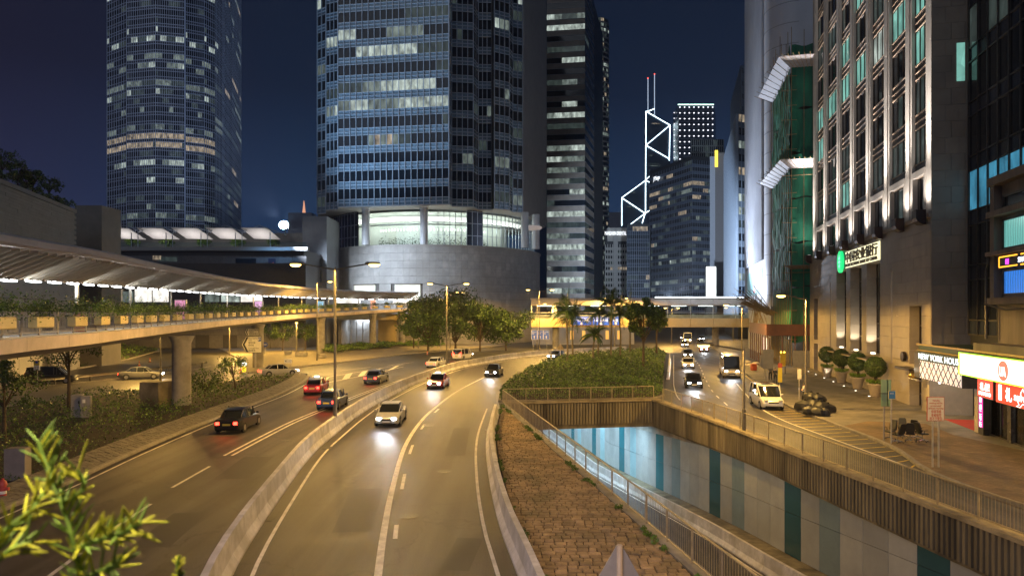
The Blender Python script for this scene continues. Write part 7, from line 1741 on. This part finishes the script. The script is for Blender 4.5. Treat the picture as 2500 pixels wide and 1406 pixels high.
tri_sign('grey back of a triangular warning sign at the bottom of the picture', XY(1512,15)[0], 15, ZY(1320,15), 1.15, .2, bkp)
x, y = G(1368,880); tri_sign('small triangular sign seen from behind at the tip of the island', x, y, ZY(837,y), 1.25, .1, M('sign_plate_tan', (.4,.32,.2), .5, var=.1))
# cabinets, blocks and small things on the verge
x, y = G(197,1024); t = thing('cabinet', 'grey two door electrical cabinet standing in the shrubs', 'cabinet', (x,y,.2)); gm_ = M('cabinet_grey', (.28,.27,.28), .5, var=.12); MB().box((x-.3,y+.1,.98), (.7,.7,1.7), .35, .03).build('left_box', gm_, t); MB().box((x+.42,y-.02,.94), (.62,.62,1.62), .35, .03).build('right_box', gm_, t)
MB().box((x+.45,y-.36,1.4), (.18,.03,.26), .35).build('notice', white_pt, t); MB().box((x-.02,y-.2,1.3), (.1,.06,.2), .35).build('lock', black_pl, t)
x, y = G(375,995); m_ = MB(); m_.prism([(x-.9,y-.5),(x+.8,y-.8),(x+1.2,y+.7),(x-.7,y+1.0)], .1, 2.15); m_.build('concrete_block', M('old_concrete', (.26,.22,.15), .85, var=.35, scale=1.2, bump=.5, bscale=7, stain=(.1,.085,.05)), None, label='weathered concrete block among the shrubs beside the bridge pier', cat='block')
x, y = G(43,1180); MB().box((x,y,.85), (.85,.6,1.6), .2, .03).build('utility_box', M('utility_grey', (.22,.2,.2), .6, var=.15), None, label='plain grey utility box at the left picture edge', cat='box')
x, y = G(6,1225); t = thing('fire_hydrant', 'red fire hydrant cut by the left picture edge', 'hydrant', (x,y,.05)); hm = M('hydrant_red', (.45,.06,.06), .45, var=.15)
MB().lathe([(.2,0),(.2,.06),(.14,.08),(.14,.62),(.17,.64),(.17,.7),(.13,.82),(.05,.88),(.05,.94)], 14, (x,y,.05)).build('barrel', hm, t, smooth=True); MB().tube([(x-.26,y,.55),(x+.26,y,.55)], .07, 8).build('outlet', hm, t); MB().lathe([(.145,.3),(.145,.42)], 14, (x,y,.05)).build('band', white_pt, t)
# guard rail beside the loop road
gp = [G(30,947)+(0,), G(180,934)+(0,), G(300,921)+(0,), G(421,907)+(0,), G(470,901)+(0,), G(505,894)+(0,)]; gp = smooth_path(gp, 2.0)
t = thing('guard_rail', 'steel guard rail on short posts beside the loop road', 'guard rail', (*gp[0][:2],0))
MB().sweep([(p[0],p[1],.62) for p in gp], [(-.03,-.15),(.03,-.12),(-.01,0),(.03,.12),(-.03,.15),(-.05,0)]).build('beam', steel_d, t)
for p in gp[::2]: MB().box((p[0],p[1]+.08,.36), (.12,.12,.72)).build('post', steel_d, t)
MB().strip(offset(gp,.6,.0), offset(gp,.45,.0), .012).build('painted_line', paint_w, markset)
# 24-hour sign, cones, bollard, bin
x, y = G(91,952); t = board_sign('parking_sign', 'yellow and white no waiting sign on a pole before the black estate car', x, y, 0, (0,), M('sign_yellow_plate', (.6,.48,.1), .5, var=.05), steel, (.62,.5), 2.75)
MB().box((x,y-.08,2.25), (.62,.03,.46)).build('lower_plate', white_pt, t); text_obj('lettering', '24 hrs\n全 日', t, blk, (x-.24,y-.1,2.3), (1,0), .2, .48, .004); MB().lathe([(.02,0),(.14,0),(.14,.02),(.02,.02)], 16, (0,0,0))
dm = MB().lathe([(.02,0),(.13,0),(.13,.02),(.02,.02)], 16); dm.v = [(x+vx, y-.1-vz, 2.85+vy) for vx,vy,vz in dm.v]; dm.build('round_mark', M('sign_blue_disc', (.05,.05,.4), .5, var=0), t)
def cone(label, x, y):
    t = thing('traffic_cone', label, 'cone', (x,y,0), 'traffic cones'); MB().box((x,y,.03), (.38,.38,.06)).build('base', black_pl, t); MB().lathe([(.15,.05),(.03,.72)], 12, (x,y,0)).build('body', M('cone_orange', (.7,.12,.03), .5, var=.1), t, smooth=True); MB().lathe([(.122,.22),(.083,.42)], 12, (x,y,0)).build('band', white_pt, t)
for k, (px, py) in enumerate(((340,893),(366,884))): cone(f'orange traffic cone on the far loop road, {["left","right"][k]} of two', *G(px,py))
cone('orange and white cone beside the lit traffic bollard', *G(587,912)); cone('orange cone on the pavement edge near the tree row', *G(1043,866)); cone('orange cone at the far kerb by the tree row', *G(1127,858))
x, y = G(596,910); t = thing('traffic_bollard', 'white and yellow lit traffic bollard at the island nose', 'bollard', (x,y,.1)); MB().box((x,y,.5), (.42,.34,.8), .1, .08).build('lower_body', M('bollard_yellow', (.75,.6,.03), .4, var=.05, emit=(1.,.8,.05), es=.7), t); MB().box((x,y,1.15), (.5,.38,.5), .1, .1).build('head', E('bollard_white', (.95,1.,1.), 2.2), t)
x, y = G(703,915); t = thing('name_plate', 'low white street name plate with a black arrow on two posts', 'sign', (x,y,.2)); MB().box((x,y,1.75), (.95,.05,.5), 0, .02).build('plate', wsgn, t); MB().add([(x-.36,y-.03,1.75),(x-.2,y-.03,1.6),(x-.2,y-.03,1.9)], [(0,1,2)]).build('arrow', blk, t)
for dx in (-.35,.35): MB().tube([(x+dx,y+.04,.1),(x+dx,y+.04,1.95)], .035, 6).build('post', steel, t)
for (px, py, lb, c) in ((1047,856,'small white plate on a post on the paved island',white_pt),(782,850,'small round blue arrow sign below the footbridge',None)): 
    x, y = (G(px,py) if c else XY(648,112)); z = 3.4 if c else 2.7
    t = thing('post_sign', lb, 'sign', (x,y,.1)); MB().tube([(x,y,.1),(x,y,z)], .045, 6).build('pole', steel, t)
    if c: MB().box((x,y-.06,z-.4), (.75,.04,.95), 0, .01).build('plate', wsgn, t)
    else:
        dm = MB().lathe([(.02,0),(.4,0),(.4,.03),(.02,.03)], 20); dm.v = [(x+vx, y-.05-vz, z+vy) for vx,vy,vz in dm.v]; dm.build('plate', M('disc_blue', (.03,.07,.4), .5, var=0), t); MB().box((x,y-.1,z), (.45,.015,.09)).build('arrow', white_pt, t)
for k, (px, py) in enumerate(((735,872),(787,876),(703,868))):
    x, y = G(px,py); MB().box((x,y,.55), (1.9,1.2,.75) if k == 0 else (1.1,1.0,.7), .1, .08).build('concrete_planter', concrete, None, label=f'low concrete block on the paved island, {["middle","right","left"][k]} of three', cat='block', group='concrete blocks on the island')
x, y = G(242,858); MB().lathe([(.3,0),(.34,.05),(.34,.95),(.28,1.05),(.2,1.1)], 14, (x,y,.2)).build('litter_bin', M('bin_orange', (.6,.16,.03), .5, var=.1), None, smooth=True, label='orange litter bin behind the hedge at the far left', cat='bin')
i = min(range(len(dk_path)), key=lambda k: abs(dk_path[k][1]-38)); p = offset(dk_path,-.95)[i]; MB().lathe([(.3,0),(.36,.06),(.36,.95),(.3,1.0),(.1,1.05)], 16, (p[0],p[1],p[2]+.06)).build('litter_bin', M('bin_red_brown', (.35,.09,.04), .5, var=.1), None, smooth=True, label='red brown litter bin standing behind the footbridge railing', cat='bin')
# roadworks heap by the covered walkway
random.seed(8)
for k in range(9):
    x, y = G(1809+k*4.6, 888+random.uniform(-6,10), .1); s_ = random.uniform(.35,.6); m_ = MB(); loft(m_, [[(x+math.cos(a)*r*s_*random.uniform(.8,1.2), y+math.sin(a)*r*s_*random.uniform(.8,1.2), .13+z*s_) for a in np.linspace(0,2*math.pi,10)[:-1]] for r, z in ((.6,0),(1,.2),(.9,.5),(.4,.75))]); m_.build('sack', M('sack_pale', (.45,.4,.33), .8, var=.25), None, smooth=60, label=f'pale sack in the roadworks heap before the covered walkway, {_o1[k]} from the left', cat='sack', group='sacks in the roadworks heap')
x, y = G(1840,905,.1); t = thing('waste_bin', 'orange red wheeled bin beside the sacks', 'bin', (x,y,.13)); MB().box((x,y,.55), (.6,.6,.8), .2, .06).build('body', M('bin_red', (.6,.1,.03), .5, var=.1), t); MB().box((x,y,.99), (.66,.66,.08), .2, .03).build('lid', M('bin_red', (.6,.1,.03)), t)
x, y = G(1904,945,.13); t = thing('bus_stop_pole', 'yellow stop flag with red top on the pavement behind the white people carrier', 'sign', (x,y,.13)); MB().tube([(x,y,.13),(x,y,3.4)], .05, 8).build('pole', steel, t); MB().box((x,y-.06,1.4), (.42,.06,1.5), 0, .02).build('flag', M('flag_yellow', (.7,.5,.05), .5, var=.1, emit=(1.,.7,.05), es=.12), t); MB().box((x,y-.06,2.4), (.42,.06,.5), 0, .02).build('red_plate', M('flag_red', (.6,.12,.08), .5, var=.1), t)
x, y = G(1911,912,.13); t = thing('warning_lamp_stand', 'yellow works board with flashing lamps before the grey hoarding', 'sign', (x,y,.13)); MB().box((x,y,1.9), (.7,.1,1.7), 0, .03).build('board', M('board_yellow', (.75,.52,.05), .5, var=.1), t)
for dx in (-.3,.3): MB().box((x+dx,y,.58), (.08,.3,.9)).build('leg', steel_d, t); MB().lathe([(.02,0),(.1,.05),(.1,.15),(.03,.2)], 10, (x+dx*.7,y,2.76)).build('lamp', E('amber_lamp', (1.,.6,.05), 8), t)
x, y = G(1958,975,.13); t = thing('post_sign', 'narrow white street plate on a post beside the standing person', 'sign', (x-.25,y,.13)); MB().tube([(x-.25,y,.13),(x-.25,y,2.9)], .04, 8).build('pole', steel, t); MB().box((x-.25,y-.05,2.4), (.35,.04,.9), 0, .01).build('plate', wsgn, t)
for (px, py, lb) in ((1875,930,'tall grey notice board behind the white people carrier'),(1868,925,'shorter grey box on a post behind the white people carrier')):
    x, y = G(px,py,.13); t = thing('notice_board', lb, 'board', (x,y,.13)); MB().box((x,y,2.6 if px > 1870 else 2.2), (1.2,.12,2.2) if px > 1870 else (1.0,.4,1.4), 0, .02).build('board', M('board_grey', (.28,.27,.25), .6, var=.12), t); MB().tube([(x,y+.1,.13),(x,y+.1,2.0)], .07, 6).build('post', steel, t)
# golden teapot on a bracket
q = FP(.15,.4,2.7); t = thing('teapot_sign', 'golden teapot standing on a bracket shelf at the building corner', 'ornament', FP(.15,.4,2.6)); gm2 = M('teapot_gold', (.75,.5,.12), .22, metal=.9, var=.05)
MB().lathe([(.12,0),(.25,.06),(.3,.2),(.24,.34),(.1,.4),(.05,.44),(.05,.5)], 18, FP(.9,1.0,2.72)).build('pot', gm2, t, smooth=True); MB().tube([FP(1.15,1.0,2.85),FP(1.4,1.0,2.95),FP(1.55,1.0,3.15)], [.07,.05,.03], 8).build('spout', gm2, t); MB().tube([FP(.63,1.0,3.02),FP(.42,1.0,3.05),FP(.4,1.0,2.85),FP(.62,1.0,2.8)], .03, 6).build('handle', gm2, t)
m_ = MB(); FB(m_, -.3, 1.5, .9, 1.1, 2.66, 2.71); FB(m_, -.3, -.2, .02, 1.1, 2.6, 2.659); m_.build('shelf', white_pt, t)
light('POINT', FP(.9,1.5,3.4), 12, (1.,.9,.7), t, .1)
# ================================================================ PEOPLE
skin = M('skin', (.45,.28,.19), .5, var=.05); hair_m = M('hair', (.012,.01,.009), .6, var=.1)
def person(label, x, y, z, rz, h=1.72, shirt=(.6,.6,.58), trous=(.02,.02,.025), phone=True, key='a'):
    t = thing('person', label, 'person', (x,y,z)); k = h/1.72
    J = [(0,0,.95),(0,.01,1.12),(0,.0,1.38),(0,0,1.47),(0,.02,1.56),(0,.03,1.66),            # pelvis spine chest neck head
         (-.18,0,1.40),(-.24,.02,1.14),(-.16,.24,1.10),(-.12,.31,1.14),(.18,0,1.40),(.24,-.02,1.14),(.22,.05,.90),(.21,.08,.82),
         (-.10,0,.90),(-.11,.02,.50),(-.12,-.03,.09),(-.13,.10,.04),(.10,0,.90),(.12,.05,.50),(.14,.02,.09),(.15,.15,.04)]
    R = [.15,.14,.16,.06,.085,.08,.07,.05,.042,.035,.07,.05,.042,.035,.10,.07,.05,.045,.10,.07,.05,.045]
    E_ = [(0,1),(1,2),(2,3),(3,4),(4,5),(2,6),(6,7),(7,8),(8,9),(2,10),(10,11),(11,12),(12,13),(0,14),(14,15),(15,16),(16,17),(0,18),(18,19),(19,20),(20,21)]
    me = bpy.data.meshes.new('body'); me.from_pydata([(a*k,b*k,c*k) for a,b,c in J], E_, []); o = bpy.data.objects.new('body', me)
    o.modifiers.new('s','SKIN'); sv = me.skin_vertices[0].data
    for i, r in enumerate(R): sv[i].radius = (r*k*(1 if i > 2 else 1.15), r*k*(.9 if i > 2 else .72)); sv[i].use_root = (i == 0)
    o.modifiers.new('d','SUBSURF').levels = 2; o.modifiers['d'].render_levels = 2
    m2 = eval_mesh(o); bpy.data.objects.remove(o)
    for c_, nm in ((skin,0),(M('shirt_'+key, shirt, .8, var=.12, scale=8),1),(M('trousers_'+key, trous, .8, var=.15, scale=8),2),(black_pl,3)): m2.materials.append(c_)
    for p in m2.polygons:
        c = p.center/k; arm = abs(c.x) > .195 or c.y > .17
        p.material_index = 3 if c.z < .085 else 2 if c.z < .97 and not (abs(c.x) > .185 and c.z > .78) else 0 if c.z > 1.455 or (arm and (c.z < 1.16 or c.y > .12)) else 1
        p.use_smooth = True
    bo = obj('body', m2, t)
    hp = [(math.cos(a)*.098*math.cos(e)*k, (.03+math.sin(a)*.112*math.cos(e))*k-.012*k, (1.615+.115*math.sin(e))*k) for e in np.linspace(-.3,1.5,6) for a in np.linspace(0,6.283,13)[:-1]]
    fs = [(i*12+j, i*12+(j+1)%12, (i+1)*12+(j+1)%12, (i+1)*12+j) for i in range(5) for j in range(12) if not (i < 2 and 1 <= j <= 4)]
    MB().add([tuple(Vector(v)+Vector((x,y,z))) for v in hp], fs).build('hair', hair_m, t, smooth=60)
    for hx, hy, hz, s_ in ((-.115,.335,1.15,1),(.21,.09,.79,-1)):
        for f_ in range(4): MB().tube([(x+(hx+(f_-1.5)*.018)*k,y+hy*k,z+hz*k),(x+(hx+(f_-1.5)*.02)*k,y+(hy+(.05 if s_ > 0 else .01))*k,z+(hz+(.02 if s_ > 0 else -.05))*k),(x+(hx+(f_-1.5)*.019)*k,y+(hy+(.06 if s_ > 0 else .025))*k,z+(hz+(.05 if s_ > 0 else -.085))*k)], [.01*k,.009*k,.007*k], 5).build('finger', skin, bo)
        MB().tube([(x+(hx+.035)*k,y+(hy-.01)*k,z+hz*k),(x+(hx+.05)*k,y+(hy+.03)*k,z+(hz+.02*s_)*k)], [.011*k,.008*k], 5).build('thumb', skin, bo)
    MB().tube([(x,y+.135*k,z+1.60*k),(x,y+.155*k,z+1.575*k)], [.012*k,.016*k], 6).build('nose', skin, bo)
    if phone: MB().box((x-.115*k,y+.39*k,z+1.19*k), (.07,.015,.14)).build('phone', E('phone_screen', (.7,.8,1.), .8), bo)
    t.rotation_euler = (0,0,rz); return t
x, y = G(1963,983,.13); person('person in a white shirt and dark trousers standing by the street plate', x, y, .13, 1.1, shirt=(.62,.6,.56), key='white')
x, y = G(1893,937,.13); person('person in dark clothes standing behind the white people carrier', x, y, .13, 2.6, shirt=(.03,.03,.035), key='dark', phone=False)
x, y = G(1881,928,.13); person('person in a grey top waiting near the grey notice board', x, y, .13, -.4, shirt=(.16,.16,.17), key='grey')
p = FP(-19.2,-1.2,.13); person('person in a dark jacket inside the restaurant window', *p, 1.7, shirt=(.025,.02,.02), key='jacket', phone=False)
# menu stand by the restaurant window
p = FP(-16.9,.5,.13); t = thing('menu_stand', 'black menu stand with a glowing screen outside the restaurant', 'stand', p); MB().lathe([(.25,0),(.25,.04),(.05,.06)], 14, p).build('base', black_pl, t); MB().tube([p,(p[0],p[1],1.15)], .04, 8).build('pole', black_pl, t); MB().box((p[0],p[1],1.3), (.42,.3,.04), .3, .01).build('screen', E('menu_screen', (.5,.55,.9), 1.0), t)
# ================================================================ FOREGROUND SHRUB
fgm = [M('needle_yellow_green', (.25,.27,.01), .7, var=.35, scale=30, spec=.15), M('needle_green', (.075,.13,.01), .7, var=.35, scale=30, spec=.15)]
t = thing('conifer_shrub', 'yellow green needle leaved shrub close to the camera at the lower left', 'shrub', (-1.1,1.75,6.4))
def P0(px, py, Y): return Vector(Wp(px, py, Y))
stems = [([(215,1500,1.7),(180,1330,1.7),(150,1230,1.72),(110,1130,1.75),(95,1080,1.76)],1), ([(180,1340,1.7),(235,1320,1.66),(300,1300,1.62),(345,1275,1.6)],0), ([(-30,1420,1.6),(10,1300,1.62),(70,1250,1.66),(110,1200,1.7)],0), ([(-20,1380,1.55),(30,1340,1.56),(75,1325,1.58)],0), ([(175,1440,1.68),(230,1400,1.66),(290,1380,1.64)],1), ([(440,1440,1.9),(436,1400,1.9),(434,1368,1.9)],0), ([(150,1230,1.72),(205,1190,1.74),(190,1150,1.75)],0)]
rs = random.Random(4)
for (pts, mi) in stems:
    C = smooth_path([tuple(P0(*p)) for p in pts], .012); MB().tube(C, .006, 5).build('stem', fgm[1], t)
    Q = MB(); Q2 = MB()
    small = pts[0][0] == 440
    for i, c in enumerate(C):
        if i < 2: continue
        c = Vector(c); d = (Vector(C[min(i+1,len(C)-1)])-Vector(C[i-1])).normalized()
        for k in range(2 if not small else 3):
            a = rs.uniform(0,6.28); sd = d.orthogonal().normalized(); sd.rotate(Matrix.Rotation(a,3,d)); dr = (sd*rs.uniform(.7,1.1)+d*rs.uniform(.4,1.0)+Vector((0,0,.25))).normalized(); ln = rs.uniform(.045,.085)*(.35 if small else 1)
            q = Q if rs.random() < (.75 if mi == 0 else .45) else Q2
            q.tube([c, c+dr*ln*.35, c+dr*ln*.8, c+dr*ln], [.0018,.0034,.003,.0008], 5)
    if Q.v: Q.build('needles', fgm[0], t, kind='stuff')
    if Q2.v: Q2.build('needles', fgm[1], t, kind='stuff')
# ---- night haze over the whole place
hz = MB().box((0,825,175.5), (3200,2550,379)); hm_ = bpy.data.materials.new('haze'); hm_.use_nodes = True; ht_ = hm_.node_tree; ht_.nodes.clear()
ho = ht_.nodes.new('ShaderNodeOutputMaterial'); hv = ht_.nodes.new('ShaderNodeVolumePrincipled'); hv.inputs['Color'].default_value = (.9,.93,1,1); hv.inputs['Density'].default_value = HAZE; hv.inputs['Anisotropy'].default_value = .25
ht_.links.new(hv.outputs[0], ho.inputs['Volume'])
hz.build('haze', hm_, None, label='thin night haze filling the air over the streets', cat='haze', kind='stuff')
bpy.data.scenes.remove(TS)
bpy.context.view_layer.update()
